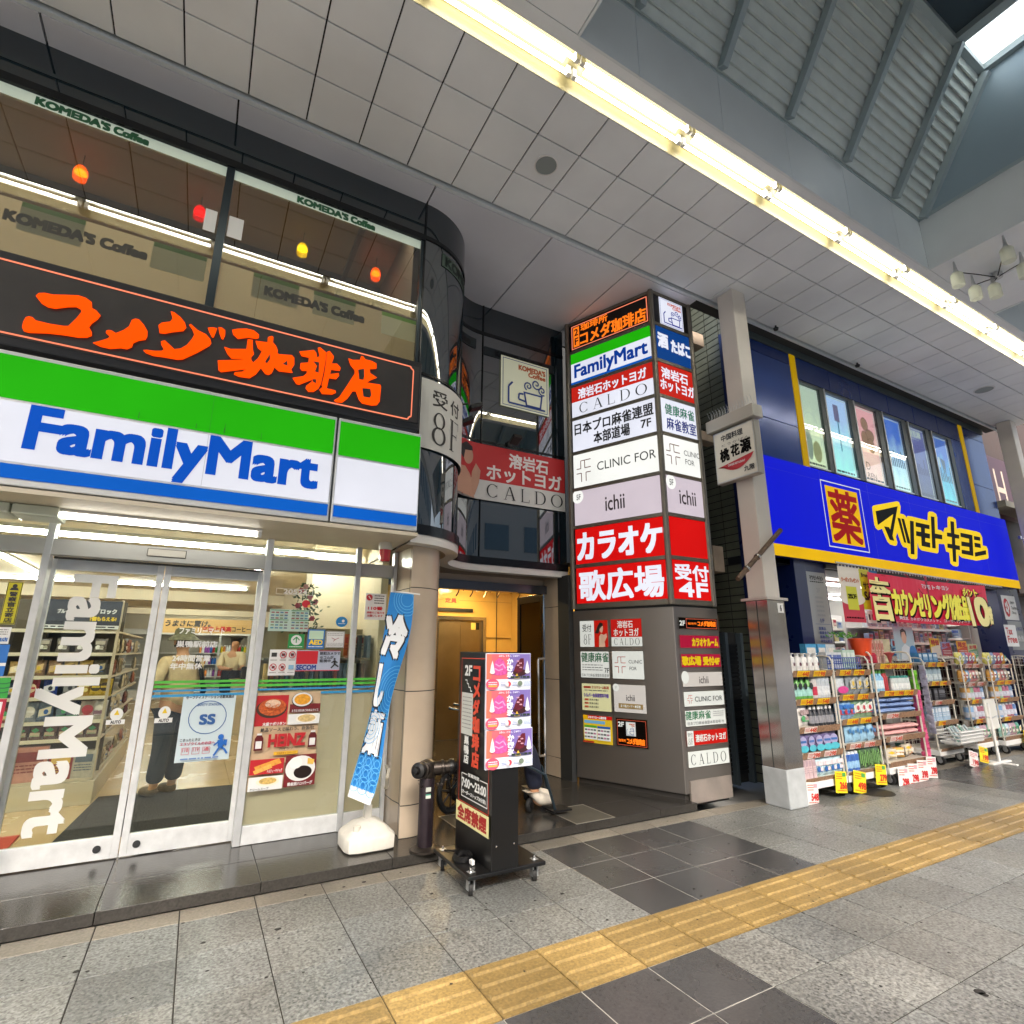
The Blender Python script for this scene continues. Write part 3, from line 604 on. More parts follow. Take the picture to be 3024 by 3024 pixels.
# ---------------------------------------------------------------- convenience store sign
sg = thing('store_sign', 'backlit green white and blue convenience store sign with blue lettering', 'sign', (0, 4.3, 2.44))
b = MB()
for xa, xb in ((-3.4, .752), (.765, 1.462)): b.box(xa, 4.2, 2.44, xb, 4.39, 3.30, mat('#c4c8ca', .35, .3))
b.build('sign_box', sg, bev=.008)
GRN = EM('#26b40e', .74); BLU = EM('#0a5cc0', .8); FW = EM('#e4e6f1', .78)
for i, (xa, xb) in enumerate(((-3.385, .737), (.78, 1.452))):
    p = PY(xa, 3.272, xb, 2.462, 4.1985); Y = lambda q: (3.272-q)/.81
    p.r(0, 0, 1, Y(2.985), GRN); p.r(0, Y(2.968), 1, Y(2.585), FW); p.r(0, Y(2.572), 1, Y(2.482), BLU)
    if i == 0:
        M_str = mat('#1d5a18', .6); p.r(.7925, Y(2.966), .7931, Y(2.587), mat('#aeb0b8', .5, 0, .35)); p.r(.7925, .0, .7931, Y(2.987), mat('#1a8a0a', .5, 0, .4))
        for sx, l, w in ((.8145, .05, .0009), (.8155, .09, .0006), (.874, .06, .0007), (.772, .04, .001), (.69, .05, .001)): p.r(sx, Y(3.00)-l, sx+w, Y(2.995), M_str)
    p.b.build('sign_face', sg)
b = MB(); p = PY(-1.19, 2.97, .60, 2.60, 4.19, b)
FB = EM('#0a50bb', .8)
# heavy humanist capitals drawn as strokes in the sign's own metre grid
def letters(P, x0, x1, ytop, ybase, m, depth=None):
    """the store's name as one word: F a m i l y M a r t"""
    vs, fs, a, bb, c, d = glyph('FamilyMart')
    P.t('FamilyMart', x0, ytop, x1, ybase, m, .038, 0)
Ux = [U(x*.5176, 900+y*.5176, 'Y', 4.19) for x, y in ((90, 850), (1818, 1085), (145, 605), (1080, 1018))]
letters(p, (Ux[0].x+1.19+.03)/1.79, (Ux[1].x+1.19-.03)/1.79, .045, 1.0, FB)
b.build('lettering', sg)
print('FM text', [tuple(round(c, 3) for c in u) for u in Ux])
# ---------------------------------------------------------------- banners on the curved glass
p = CPan(.025, .03, 1.02, 3.94, 3.255); p.strip(0, 0, 1, 1, mat('#d6d4cb', .55, var=.03)); tb = mat('#34302d', .6)
p.t('受', .12, .12, .30, .36, tb, .02); p.t('付', .345, .14, .51, .37, tb, .02); p.se('8F', .11, .44, .51, .90, tb, gap=.2)
o = p.b.build('hanging_banner', label='white banner with black writing wrapped round the curved glass corner', cat='banner')
tot = Curve(0).l[-1]
p = CPan(.03, 1.10, tot-.03, 3.94, 3.235); p.strip(0, 0, 1, .65, mat('#b3292a', .5, 0, .10, var=.04)); p.strip(0, .651, 1, 1, mat('#d9d8d3', .55)); p.k = 3
xw = lambda X: ((X-2.69)+(Curve(0).l[-2])-1.10)/p.w
cw = mat('#e8e6e2', .5, 0, .1); sk_ = mat('#c99a80', .6); hr = mat('#241a18', .5)
p.t('溶岩石', xw(3.10), .08, xw(3.67), .34, cw, .03); p.t('ホットヨガ', xw(2.79), .35, xw(3.87), .62, cw, .03); p.se('CALDO', xw(2.79), .70, xw(3.89), .94, mat('#1c1c1e', .5), gap=.42)
p.poly([(xw(2.2), .98), (xw(2.2), .62), (xw(2.33), .5), (xw(2.46), .48), (xw(2.55), .60), (xw(2.60), .80), (xw(2.62), 1)][::1], sk_)
p.poly([(xw(2.36), .58), (xw(2.46), .50), (xw(2.53), .72), (xw(2.52), .95), (xw(2.4), .98)], mat('#a0525c', .6))
p.ell(xw(2.50), .27, .042, .16, sk_); p.poly([(xw(2.34), .28), (xw(2.37), .12), (xw(2.47), .04), (xw(2.57), .10), (xw(2.58), .17), (xw(2.45), .2), (xw(2.42), .36)], hr)
p.poly([(xw(2.55), .88), (xw(2.57), .55), (xw(2.63), .38), (xw(2.70), .5), (xw(2.68), .72), (xw(2.62), .95)], sk_)
p.b.build('hanging_banner', label='red and white yoga studio banner across the back of the glass bay', cat='banner')
for d, z in ((.93, 4.05), (1.32, 4.02), (2.33, 4.01)):
    c = Curve(0); q = c.at(d); t_ = (c.at(d+.01)-c.at(d)).normalized(); n_ = Vector((t_.y, -t_.x, 0)); P0 = Vector((q.x, q.y, z))
    t = thing('flood_lamp', {.93: 'small black floodlight above the white banner', 1.32: 'small black floodlight at the bend between both banners', 2.33: 'small black floodlight over the red banner lettering'}[d], 'lamp', P0, 'black floodlights over the banners')
    b = MB(); b.tube([P0, P0+n_*.10+Vector((0, 0, .03))], .012, M_black, 6); b.lathe(P0+n_*.02, [(.03, -.03), (.03, .03)], M_black, 8); b.build('arm', t)
    c0 = P0+n_*.17+Vector((0, 0, .0)); e = Vector((t_.x, t_.y, 0)); T = Matrix((e, -n_, Vector((0, 0, 1)))).transposed().to_4x4()
    b = MB(); b.box(-.06, -.09, -.03, .06, .05, .02, M_black, Matrix.Translation(c0) @ T @ Matrix.Rotation(radians(-25), 4, 'X')); b.build('lamp_body', t, bev=.008)
p = PY(2.975, 5.235, 3.71, 4.52, 5.60, lay=.002); coffee_emblem(p, mat('#cfd0b4', .5, 0, .28), mat('#1c3c86', .5, 0, .05), mat('#b8562e', .5, 0, .1)); p.b.build('emblem_sign', label='pale square coffee emblem sign inside the dark glass bay', cat='sign')
p = CPan(.006, .20, .99, 5.40, 5.25); p.strip(0, 0, 1, 1, mat('#46584c', .4)); p.t("KOMEDA'S", .06, .15, .95, .85, mat('#0e2018', .5), .07); p.b.build('window_banner', bld)
p = CPan(.006, 1.35, 1.85, 5.36, 5.22); p.strip(0, 0, 1, 1, mat('#1d2a30', .4)); p.t('Coffee', .1, .15, .8, .85, mat('#0b1418', .5), .07); p.b.build('window_banner', bld)
p = CPan(.006, 1.97, tot-.15, 5.30, 5.18); p.strip(0, 0, 1, 1, mat('#1a272d', .4)); p.t("KOMEDA'S Coffee", .15, .15, .9, .85, mat('#0b1418', .5), .07); p.b.build('window_banner', bld)
# ---------------------------------------------------------------- porch: step, stone column, lobby, lift
b = MB(); tone = []
for i in range(-5, 6):
    x0 = -.31+.85*i; x1 = min(x0+.85, 4.42)
    if x0 > 4.4: continue
    b.box(x0+.0015, 4.172, .0, x1-.0015, 4.60, .068, M_step); b.box(x0+.0015, 4.603, 0, x1-.0015, 5.25, .068, M_step); tone += [(RN.uniform(.85, 1.1),)*3+(1,)]*48
o = b.build('doorstep', bld, bev=.003)
b = MB()
for i in range(7):
    for j in range(9):
        x0 = 1.5+.6*i; y0 = 5.252+.6*j; b.box(x0+.001, y0+.001, 0, x0+.599, y0+.599, .068, M_step); tone += [(RN.uniform(.85, 1.1),)*3+(1,)]*24
b.build('porch_floor', bld)
for o in (x for x in COL.objects if x.name.startswith(('doorstep', 'porch_floor'))):
    ca = o.data.color_attributes.new('tone', 'FLOAT_COLOR', 'CORNER'); ca.data.foreach_set('color', [c for t in range(len(o.data.loops)) for c in (1, 1, 1, 1)])
for lx, ly, lw, lh, lb in ((2.99, 4.18, .42, .48, 'square floor hatch with a bright metal edge in front of the lift porch'), (2.05, 4.55, .35, .4, 'square floor hatch with a thin metal edge behind the sign stand')):
    b = MB(); b.box(lx+.012, ly+.012, .06, lx+lw-.012, ly+lh-.012, .0695, mat('#47453f', .4, var=.2))
    for q in ((0, 0, lw, .01), (0, lh-.01, lw, lh), (0, .01, .01, lh-.01), (lw-.01, .01, lw, lh-.01)): b.box(lx+q[0], ly+q[1], .06, lx+q[2], ly+q[3], .0705, mat('#a9a59a', .4, .6))
    b.build('floor_hatch', label=lb, cat='hatch')
cp = [Vector((1.55, 5.02)), Vector((1.55, 4.74)), Vector((1.565, 4.62))]+[Vector((1.62+.27*cos(radians(a)), 4.80+.27*sin(radians(a)))) for a in range(-105, 95, 10)]+[Vector((1.62, 5.12))]
t = thing('stone_column', 'round polished beige stone column between the store front and the porch', 'column', (1.62, 4.8, .068))
zs_ = [.068, .30, 1.16, 2.02, 2.40]
for z0, z1 in zip(zs_, zs_[1:]):
    b = MB(); n = len(cp); lo = [Vector((v.x, v.y, z0+.004)) for v in cp]; hi = [Vector((v.x, v.y, z1-.004)) for v in cp]
    b.add(lo+hi, [(i, (i+1) % n, n+(i+1) % n, n+i) for i in range(n)]+[list(range(n))[::-1], [n+i for i in range(n)]], M_stone); b.build('stone_drum', t, smooth=True)
b = MB(); s_ = .985; q = [Vector((1.62+(v.x-1.62)*s_, 4.80+(v.y-4.80)*s_, z)) for z in (.068, 2.40) for v in cp]; n = len(cp); b.add(q, [(i, (i+1) % n, n+(i+1) % n, n+i) for i in range(n)], M_gap); b.tube([(1.566, 4.612, .07), (1.566, 4.612, 2.4)], .005, M_gap, 5); b.build('joint', t)
# lobby shell
M_lob = mat('#cfa75c', .16, var=.08, scale=1.5)
b = MB()
def panelwall(b, p0, p1, z0, zs, m, g=.004):
    p0, p1 = Vector(p0), Vector(p1); d = (p1-p0).normalized(); nn = Vector((d.y, -d.x))*.02
    for za, zb in zip([z0]+zs, zs): b.prism([(p0.x, p0.y, za+g), (p1.x, p1.y, za+g), (p1.x, p1.y, zb-g), (p0.x, p0.y, zb-g)], (nn.x, nn.y, 0), m)
panelwall(b, (3.885, 5.46), (3.83, 5.96), .068, [.28, 1.16, 2.03, 2.40], M_stone); b.build('porch_wall', bld)
b = MB(); b.box(3.86, 5.46, .068, 3.93, 6.0, 2.4, M_gap); b.box(1.9, 5.98, 2.30, 5.1, 6.06, 2.40, M_stone); b.box(1.6, 5.9, 2.2, 4.9, 6.0, 2.302, mat('#5a5a5e', .2, .6)); b.build('porch_header', bld)
b = MB(); b.box(1.5, 8.9, .068, 3.55, 9.0, 2.6, M_lob); b.box(3.55, 8.9, 2.02, 4.42, 9.0, 2.6, M_lob); b.box(4.42, 8.9, .068, 5.08, 9.0, 2.6, M_lob); b.box(5.0, 5.5, .068, 5.08, 9.0, 2.7, M_lob); b.box(1.5, 5.3, .068, 1.56, 9, 2.6, M_lob); b.box(1.5, 6.0, 2.60, 5.08, 9, 2.66, mat('#7a6a4a', .4))
b.box(3.5, 8.897, 2.36, 5, 8.9, 2.363, M_gap); b.box(4.40, 8.88, 1.72, 4.98, 8.897, 1.726, M_gap); b.box(4.68, 8.88, .07, 4.686, 8.897, 2.6, M_gap); b.build('lobby_wall', bld)
b = MB(); b.box(3.5, 8.86, .068, 3.56, 8.9, 2.08, M_steel); b.box(4.40, 8.86, .068, 4.46, 8.9, 2.08, M_steel); b.box(3.56, 8.86, 2.02, 4.40, 8.9, 2.08, M_steel)
b.build('lift_surround', bld)
for xa, xb in ((3.56, 3.978), (3.982, 4.40)):
    b = MB(); b.box(xa, 8.905, .07, xb, 8.93, 2.02, mat('#8a7a5e', .3, .85, var=.1, scale=3)); b.build('lift_door', bld)
p = PY(4.18, 1.98, 4.34, 1.86, 8.9); p.r(0, 0, .55, 1, mat('#d8c060', .5)); p.r(.6, 0, 1, 1, M_black); p.b.build('lift_notice', bld)
p = PY(3.6, 2.5, 3.95, 2.28, 8.89); p.r(.05, .1, .95, .9, mat('#c9a040', .5)); p.t('定員', .2, .5, .8, .85, mat('#8a3010', .5), .05); p.b.build('lift_notice', bld)
b = MB(); b.box(3.5, 8.87, 2.16, 4.2, 8.899, 2.22, M_black); b.build('floor_indicator', bld)
b = MB(); b.lathe((4.60, 8.87, 1.0), [(.05, -.02), (.055, 0), (.05, .03)], mat('#8c1414', .4), 12, Matrix.Rotation(pi/2, 4, 'X')); b.box(4.53, 8.885, .9, 4.67, 8.898, 1.1, mat('#c9b070', .4)); b.build('alarm_button', bld, smooth=True)
M_ltube = mat((1, .74, .32), .3, 0, 240, light=True, ecol=(1, .74, .36))
for x, y in ((3.4, 7.2), (4.4, 7.4), (3.9, 8.3)):
    b = MB(); b.lathe((x, y, 2.585), [(.09, .012), (.09, 0), (.075, .002), (.0, .002)], M_ltube, 16); b.build('downlight', bld)
b = MB()
for x in (3.6, 3.85, 4.1, 4.35, 4.75): b.tube([(x, 8.2, 2.58), (x+.03, 8.2, 2.5), (x+.01, 8.2, 2.42), (x-.03, 8.2, 2.36)], .012, mat('#4a3a1a', .4, .5), 6); b.tube([(x-.16, 8.2, 2.45), (x-.08, 8.2, 2.52), (x, 8.2, 2.54), (x+.1, 8.2, 2.50)], .006, M_black, 5)
b.build('hanging_ornament', label='row of small dark metal ornaments hung across the warm lobby ceiling', cat='ornament')
# open glass door leaf with chrome bar
t = thing('glass_door', 'dark framed glass door standing open at the porch with a chrome bar', 'door', (3.86, 6.0, .068))
b = MB()
for q in ((3.85, 6.02, .08, 3.89, 6.09, 2.22), (3.85, 6.62, .08, 3.89, 6.69, 2.22), (3.85, 6.09, 2.12, 3.89, 6.62, 2.22), (3.85, 6.09, .08, 3.89, 6.62, .2)): b.box(*q, mat('#3a332b', .25, .6))
b.build('door_frame', t, bev=.004)
b = MB(); b.box(3.864, 6.09, .2, 3.872, 6.62, 2.12, glassmat('#5d5448', 1.6)); b.build('door_pane', t)
b = MB(); b.tube([(3.80, 5.93, 1.40), (3.72, 5.93, 1.40), (3.715, 5.93, 1.38), (3.715, 5.93, .30), (3.72, 5.93, .28), (3.80, 5.93, .28)], .018, M_chrome, 10); b.tube([(3.815, 5.95, .07), (3.815, 5.95, 2.29)], .02, M_chrome, 8); b.build('handle', t, smooth=True)
# ================================================================ SIGN TOWER
tw = thing('sign_tower', 'tall steel clad corner tower stacked with backlit tenant signs', 'sign tower', (4.5, 4.8, 0))
A, B_, Cc, D_ = Vector((3.91, 5.44)), Vector((4.39, 4.28)), Vector((5.07, 4.28)), Vector((5.07, 5.44))
M_br = mat('#8f8984', .26, .8, var=.03, scale=1.2); M_frm = mat('#7d776c', .35, .7, var=.08, scale=8)
def pb(b, pts, z0, z1, m):
    n = len(pts); b.add([(p.x, p.y, z) for z in (z0, z1) for p in pts], [list(range(n))[::-1], [n+i for i in range(n)]]+[(i, (i+1) % n, n+(i+1) % n, n+i) for i in range(n)], m)
b = MB(); pb(b, [A, B_, Cc, D_], .12, 1.96, M_br); b.build('lower_cladding', tw, bev=.006)
b = MB(); q = [A+Vector((.03, .0)), B_+Vector((.015, .03)), Cc+Vector((-.03, .03)), D_]; pb(b, q, .0, .12, mat('#4a4744', .4, .5)); b.build('plinth', tw); b = MB(); pb(b, q, 1.96, 1.985, M_gap); b.build('shadow_joint', tw)
b = MB(); b.box(4.45, 4.268, .03, 5.05, 4.29, .24, mat('#b2a79f', .35, .6, var=.15, scale=5)); b.build('kick_plate', tw)
ins = [A+Vector((.05, .02)), B_+Vector((.02, .05)), Cc+Vector((-.02, .05)), D_]
b = MB(); pb(b, ins, 1.985, 5.885, mat('#3a3836', .5)); b.build('upper_core', tw)
uL = (B_-A).normalized(); nL = Vector((uL.y, -uL.x)); LL = (B_-A).length
ZR = [5.90, 5.425, 4.925, 4.45, 3.97, 3.48, 2.99, 2.50, 2.01]
b = MB()
def bar(b, p, d, l, z0, z1, t, m, n):
    q = [p, p+d*l, p+d*l+n*-t, p-n*t]; pb(b, q, z0, z1, m)
for i, z in enumerate(ZR):
    z0, z1 = (z-.022, z+.022) if 0 < i < 8 else ((5.845, 5.885) if i == 0 else (1.985, 2.045))
    bar(b, A, uL, LL, z0, z1, .05, M_frm, nL); bar(b, B_, Vector((1, 0)), .68, z0, z1, .05, M_frm, Vector((0, -1)))
for p in (A+uL*.02, B_-uL*.006, Cc-Vector((.03, 0))): b.lathe((p.x, p.y+.012, 1.985), [(.033, 0), (.033, 3.9)], M_frm, 8)
b.build('sign_frame', tw, bev=.003)
def tp(i, face):
    z1, z0 = ZR[i]-.024, ZR[i+1]+.024
    if i == 0: z1 = 5.843
    if i == 7: z0 = 2.047
    if face == 0: o = A+uL*.055-nL*.012; return Pan((o.x, o.y, z1), (uL.x, uL.y, 0), (0, 0, 1), LL-.10, z1-z0)
    return Pan((4.432, 4.292, z1), (1, 0, 0), (0, 0, 1), .595, z1-z0)
W1 = EM('#e9ecfa', .86); W2 = EM('#f2f3ee', .95); PK = EM('#d5c8d2', .8); RD = EM('#d4100f', .85); RD2 = EM('#c6261c', .8); Kx = mat('#0d0d10', .4); BKF = mat('#0b0907', .3, 0, .02); OR2 = EM('#ff7a1c', 1.1)
def comp(p, f):
    "each backlit sign: sheet first (part), then its writing (sub-part)"
    return p
def mk(i, face, label, base, draw):
    p = tp(i, face); p.r(0, 0, 1, 1, base); pt = p.b.build('sign_panel', tw, label=label)
    p2 = tp(i, face); p2.k = 3; draw(p2)
    if p2.b.v: p2.b.build('lettering', pt)
def d0(p):
    p.fr(.02, .05, .98, .95, .012, OL); p.r(.045, .12, .125, .88, OR2); p.t('2', .06, .2, .11, .45, BKF, .03); p.t('F', .065, .55, .11, .8, BKF, .03)
    p.t('珈琲所', .15, .1, .5, .36, OR2, .03); p.t('コメダ珈琲店', .14, .42, .96, .9, OR2, .03)
mk(0, 0, 'black cafe sign with orange lettering topmost on the wide face', BKF, d0)
def d1(p):
    p.r(0, 0, 1, .33, EM('#23b80c', .8)); p.r(0, .93, 1, 1, BLU); p.t('FamilyMart', .05, .40, .95, .93, EM('#0b3fa0', .7), .03)
mk(1, 0, 'green and white convenience store sign below the black cafe sign', W1, d1)
def d2(p):
    p.r(0, 0, 1, .5, RD2); p.t('溶岩石ホットヨガ', .09, .1, .92, .43, W1, .03); p.se('CALDO', .1, .58, .92, .92, Kx, gap=.5)
mk(2, 0, 'red over white yoga studio sign on the wide face', W1, d2)
def d3(p): p.t('日本プロ麻雀連盟', .03, .12, .97, .48, Kx, .025); p.t('本部道場', .27, .54, .70, .90, Kx, .025); p.t('7F', .83, .57, .94, .80, Kx, .03)
mk(3, 0, 'white mahjong hall sign with two lines of black writing', W1, d3)
BRN = mat('#6a2c20', .5, 0, .15)
def d4(p): cross_logo(p, .04, .2, .22, .85, BRN, .011); p.t('CLINIC FOR', .30, .37, .97, .62, Kx, .0)
mk(4, 0, 'white clinic sign with a thin brown cross outline on the wide face', W2, d4)
def ichii(p, x0, y0, x1, y1): p.t('ichii', x0, y0, x1, y1, mat('#3a3033', .5), .012)
def d5(p): p.ell(.045, .16, .07, .2, W2); p.t('5F', .03, .1, .08, .26, mat('#444', .5), .02); ichii(p, .38, .3, .6, .72)
mk(5, 0, 'pale pink salon sign with thin lettering on the wide face', PK, d5)
mk(6, 0, 'red karaoke sign with four large white characters', RD, lambda p: p.t('カラオケ', .03, .15, .97, .88, W1, .045))
mk(7, 0, 'red sign with three large white characters lowest on the wide face', RD, lambda p: p.t('歌広場', .04, .12, .96, .92, W1, .03))
def e0(p):
    q = Pan(p.P(.14, .0), p.u, (0, 0, 1), p.w*.68, p.h*.98, p.b); q.k = 5; q.o = p.P(.14, .03); coffee_emblem(q, W1, EM('#1426a0', .6), EM('#d46a5c', .7))
mk(0, 1, 'dark top sign with a square coffee emblem on the narrow face', BKF, e0)
mk(1, 1, 'blue sign for sake and tobacco on the narrow face', EM('#0d4590', .7), lambda p: (p.t('酒', .05, .2, .32, .62, W1, .05), p.t('たばこ', .42, .28, .97, .66, W1, .05)))
mk(2, 1, 'red sign with two lines of white writing on the narrow face', RD2, lambda p: (p.t('溶岩石', .08, .13, .82, .46, W1, .03), p.t('ホットヨガ', .03, .5, .97, .84, W1, .03)))
mk(3, 1, 'white sign with green and blue writing on the narrow face', W1, lambda p: (p.t('健康麻雀', .1, .14, .92, .46, mat('#0d7a58', .5, 0, .15), .02), p.t('麻雀教室', .12, .54, .94, .9, mat('#142a8a', .5, 0, .15), .02)))
mk(4, 1, 'white clinic sign with a brown cross outline on the narrow face', W2, lambda p: (cross_logo(p, .05, .2, .42, .78, BRN, .011), p.t('CLINIC', .53, .3, .97, .45, Kx), p.t('FOR', .55, .55, .8, .7, Kx)))
mk(5, 1, 'pale pink salon sign with a floor mark on the narrow face', PK, lambda p: (p.ell(.12, .17, .13, .2, W2), p.t('5F', .08, .1, .18, .26, mat('#444', .5), .02), ichii(p, .32, .33, .76, .72)))
mk(6, 1, 'plain red sign above the reception sign on the narrow face', RD, lambda p: None)
mk(7, 1, 'red reception sign lowest on the narrow face', RD, lambda p: (p.t('受付', .06, .1, .94, .5, W1, .035), p.t('4F', .14, .56, .88, .92, W1, .05)))
# tenant plates on the lower cladding
def plate(u0, z1, u1, z0, label, base, draw, face=0):
    if face == 0: o = A+uL*u0+nL*.006; p = Pan((o.x, o.y, z1), (uL.x, uL.y, 0), (0, 0, 1), u1-u0, z1-z0)
    else: p = PY(u0, z1, u1, z0, 4.272)
    p.r(0, 0, 1, 1, base); p.fr(-.012, -.015, 1.012, 1.015, .006, M_frm); pt = p.b.build('tenant_plate', tw, label=label)
    b = MB(); p.b = b; p.k = 3; draw(p)
    if b.v: b.build('lettering', pt)
PW = EM('#e6e9e2', .62); PR = EM('#c8201a', .6); PB = EM('#0a0604', .1); GRt = mat('#17643a', .5, 0, .08); YL_ = EM('#e8c81c', .6); PPK = EM('#d3cdc6', .6)
def f11(p):
    p.t('受付', .1, .14, .42, .42, Kx, .01); p.se('8F', .13, .52, .42, .9, Kx, gap=.2); p.r(.52, 0, 1, 1, EM('#c41f12', .6))
    sk = mat('#d6b39a', .5, 0, .2); p.poly([(.68, 1), (.70, .6), (.76, .5), (.86, .55), (.95, .5), (.97, .62), (.88, .8), (.9, 1)], sk); p.ell(.78, .3, .06, .17, sk); p.poly([(.55, .48), (.66, .2), (.74, .08), (.84, .12), (.84, .2), (.74, .3), (.68, .5)], hr)
plate(.094, 1.84, .468, 1.54, 'white and red plate with a portrait beside 8F', PW, f11)
plate(.507, 1.845, .885, 1.545, 'red and white yoga plate at the top of the corner column', PW, lambda p: (p.r(0, 0, 1, .66, PR), p.t('溶岩石', .22, .06, .72, .32, PW, .02), p.t('ホットヨガ', .09, .35, .9, .63, PW, .02), p.se('CALDO', .1, .7, .92, .95, Kx, gap=.4)))
plate(.094, 1.49, .467, 1.197, 'white plate with large green characters over small print', PW, lambda p: (p.t('健康麻雀', .03, .04, .99, .4, GRt, .02), p.tiny(.06, .48, .78, .76, 3, mat('#777', .5), .35, 3), p.t('7F', .84, .62, .99, .8, Kx, .02), p.t('日本プロ麻雀連盟本部道場', .04, .84, .98, .96, mat('#333', .5))))
plate(.506, 1.495, .887, 1.197, 'white clinic plate with a red cross outline', PW, lambda p: (cross_logo(p, .08, .2, .44, .8, mat('#a8322a', .5, 0, .1), .007), p.t('CLINIC', .54, .32, .96, .44, Kx), p.t('FOR', .56, .56, .78, .68, Kx)))
def f31(p):
    p.r(.07, .1, .32, .18, mat('#b8402c', .5)); p.t('カラオケルーム歌広場', .36, .08, .93, .19, mat('#a8321c', .5), .03); p.tiny(.1, .22, .9, .3, 1, mat('#666', .5), .4, 5); p.t('シルバー会員様室料半額', .08, .36, .92, .5, mat('#6a58a8', .5), .05)
    for i in range(3): p.r(.1, .56+.13*i, .24, .63+.13*i, mat('#c05a40', .5)); p.t('第2第3月曜日', .27, .56+.13*i, .58, .63+.13*i, mat('#333', .5), .02)
plate(.10, 1.134, .476, .84, 'pale yellow notice plate listing discount days', EM('#dcd9a6', .58), f31)
plate(.509, 1.138, .892, .848, 'beige salon plate with a tan strip', PPK, lambda p: (p.ell(.08, .12, .1, .14, PW), p.t('5F', .05, .07, .11, .16, mat('#777', .5)), ichii(p, .4, .36, .66, .58), p.r(.15, .68, .9, .86, mat('#8a7448', .5, 0, .2)), p.t('まつ毛パーマ・美容室', .22, .72, .83, .82, PW, .02)))
def f41(p):
    p.r(.16, 0, 1, .13, PR); p.r(0, .0, .15, .13, EM('#e8b010', .55)); p.t('カラオケルーム歌広場', .18, .02, .8, .11, PW, .04); p.r(.04, .18, .76, .29, EM('#7ab4d8', .5))
    for k, c in ((.04, '#58a838'), (.52, '#2a62b0')):
        p.r(k, .36, k+.44, .44, EM(c, .5)); p.r(k, .45, k+.44, .86, PW)
        for i in range(3):
            for j in range(4): p.r(k+.02+.105*j, .49+.125*i, k+.10+.105*j, .55+.125*i, mat(['#555', '#b06a8a', '#777'][(i+j) % 3], .5))
    p.r(.04, .9, .42, .97, mat('#b83a1a', .5))
plate(.109, .79, .477, .498, 'busy yellow price table plate lowest in its column', EM('#e2bd2e', .55), f41)
def f42(p):
    p.fr(.04, .05, .96, .95, .006, mat('#d4583a', .5, 0, .4)); p.t('2F', .08, .14, .26, .30, PW, .05)
    q = Pan(p.P(.34, .12), p.u, (0, 0, 1), p.w*.3, p.h*.48, p.b); q.k = 4; coffee_emblem(q, PW, EM('#2a4a98', .4), EM('#c8603c', .5)); q.k += 0
    p.k = q.k+1; p.t('珈琲所', .1, .73, .33, .83, OR2, .02); p.t('コメダ珈琲店', .37, .68, .92, .88, OR2, .05)
plate(.519, .788, .89, .50, 'black cafe plate with an orange frame and 2F', PB, f42)
RS = [(1.851, 1.722), (1.664, 1.526), (1.469, 1.328), (1.283, 1.132), (1.089, .937), (.904, .744), (.706, .56), (.512, .357)]
MG = EM('#b01a3c', .6)
def rs(i, label, base, draw): plate(4.447, RS[i][0], 5.045, RS[i][1], label, base, draw, 1)
rs(0, 'thin black cafe strip topmost on the narrow face', PB, lambda p: (p.t('2F', .02, .3, .15, .68, PW, .05), p.fr(.18, .1, .97, .9, .006, mat('#c85a40', .5, 0, .3)), p.t('珈琲所', .22, .42, .44, .6, OR2, .02), p.t('コメダ珈琲店', .47, .28, .94, .7, OR2, .05)))
rs(1, 'crimson strip with yellow karaoke writing', MG, lambda p: p.t('カラオケルーム', .3, .25, .96, .82, YL_, .06))
rs(2, 'crimson strip with yellow reception writing', MG, lambda p: (p.t('歌広場', .02, .2, .48, .82, YL_, .06), p.t('受付4F', .54, .24, .96, .82, YL_, .06)))
rs(3, 'beige salon strip with thin lettering', PPK, lambda p: (p.ell(.06, .35, .09, .42, PW), ichii(p, .4, .3, .63, .78)))
rs(4, 'white clinic strip with one line of black letters', PW, lambda p: (cross_logo(p, .07, .25, .2, .8, mat('#a8322a', .5), .005), p.t('CLINIC FOR', .25, .36, .94, .68, Kx, .01)))
rs(5, 'white strip with green characters over black print', PW, lambda p: (p.t('健康麻雀', .0, .06, .62, .58, GRt, .02), p.tiny(.68, .12, .95, .5, 3, mat('#888', .5), .4, 8), p.t('日本プロ麻雀連盟本部道場 7F', .04, .7, .94, .9, mat('#333', .5))))
rs(6, 'red strip with white yoga writing and a white end', PR, lambda p: (p.r(0, 0, .16, 1, PW), p.t('受付', .02, .12, .13, .38, Kx), p.se('8F', .02, .5, .14, .9, Kx, gap=.2), p.t('溶岩石ホットヨガ', .2, .28, .95, .76, PW, .03)))
rs(7, 'white strip with serif lettering lowest on the narrow face', PW, lambda p: p.se('CALDO', .06, .2, .92, .85, Kx, gap=.5))
# ================================================================ CONVENIENCE STORE FRONT
M_al = mat('#c3c6c8', .38, .35, var=.07, scale=12); M_alw = mat('#d3d6d8', .45, .2, var=.1, scale=14)
sf = thing('shop_front', 'aluminium and glass front of the convenience store with fixed panes', 'shop front', (0, 5.0, .068))
b = MB()
for x0, x1, y0, y1 in ((-1.04, -.995, 4.95, 5.06), (.41, .462, 4.94, 5.06), (1.165, 1.21, 4.94, 5.0), (1.515, 1.548, 4.94, 5.02), (-2.6, -2.55, 4.95, 5.05)): b.box(x0, y0, .07, x1, y1, 2.40, M_al)
b.box(-5, 4.955, 2.145, 1.515, 5.05, 2.26, mat('#b4b5b2', .4, .2, var=.04)); b.box(.463, 4.95, .07, 1.514, 5.0, .20, M_alw); b.box(-5, 4.96, .07, -1.041, 5.0, .2, M_alw)
b.box(-.995, 5.06, 2.132, .41, 5.085, 2.146, M_gap); b.build('frame', sf, bev=.004)
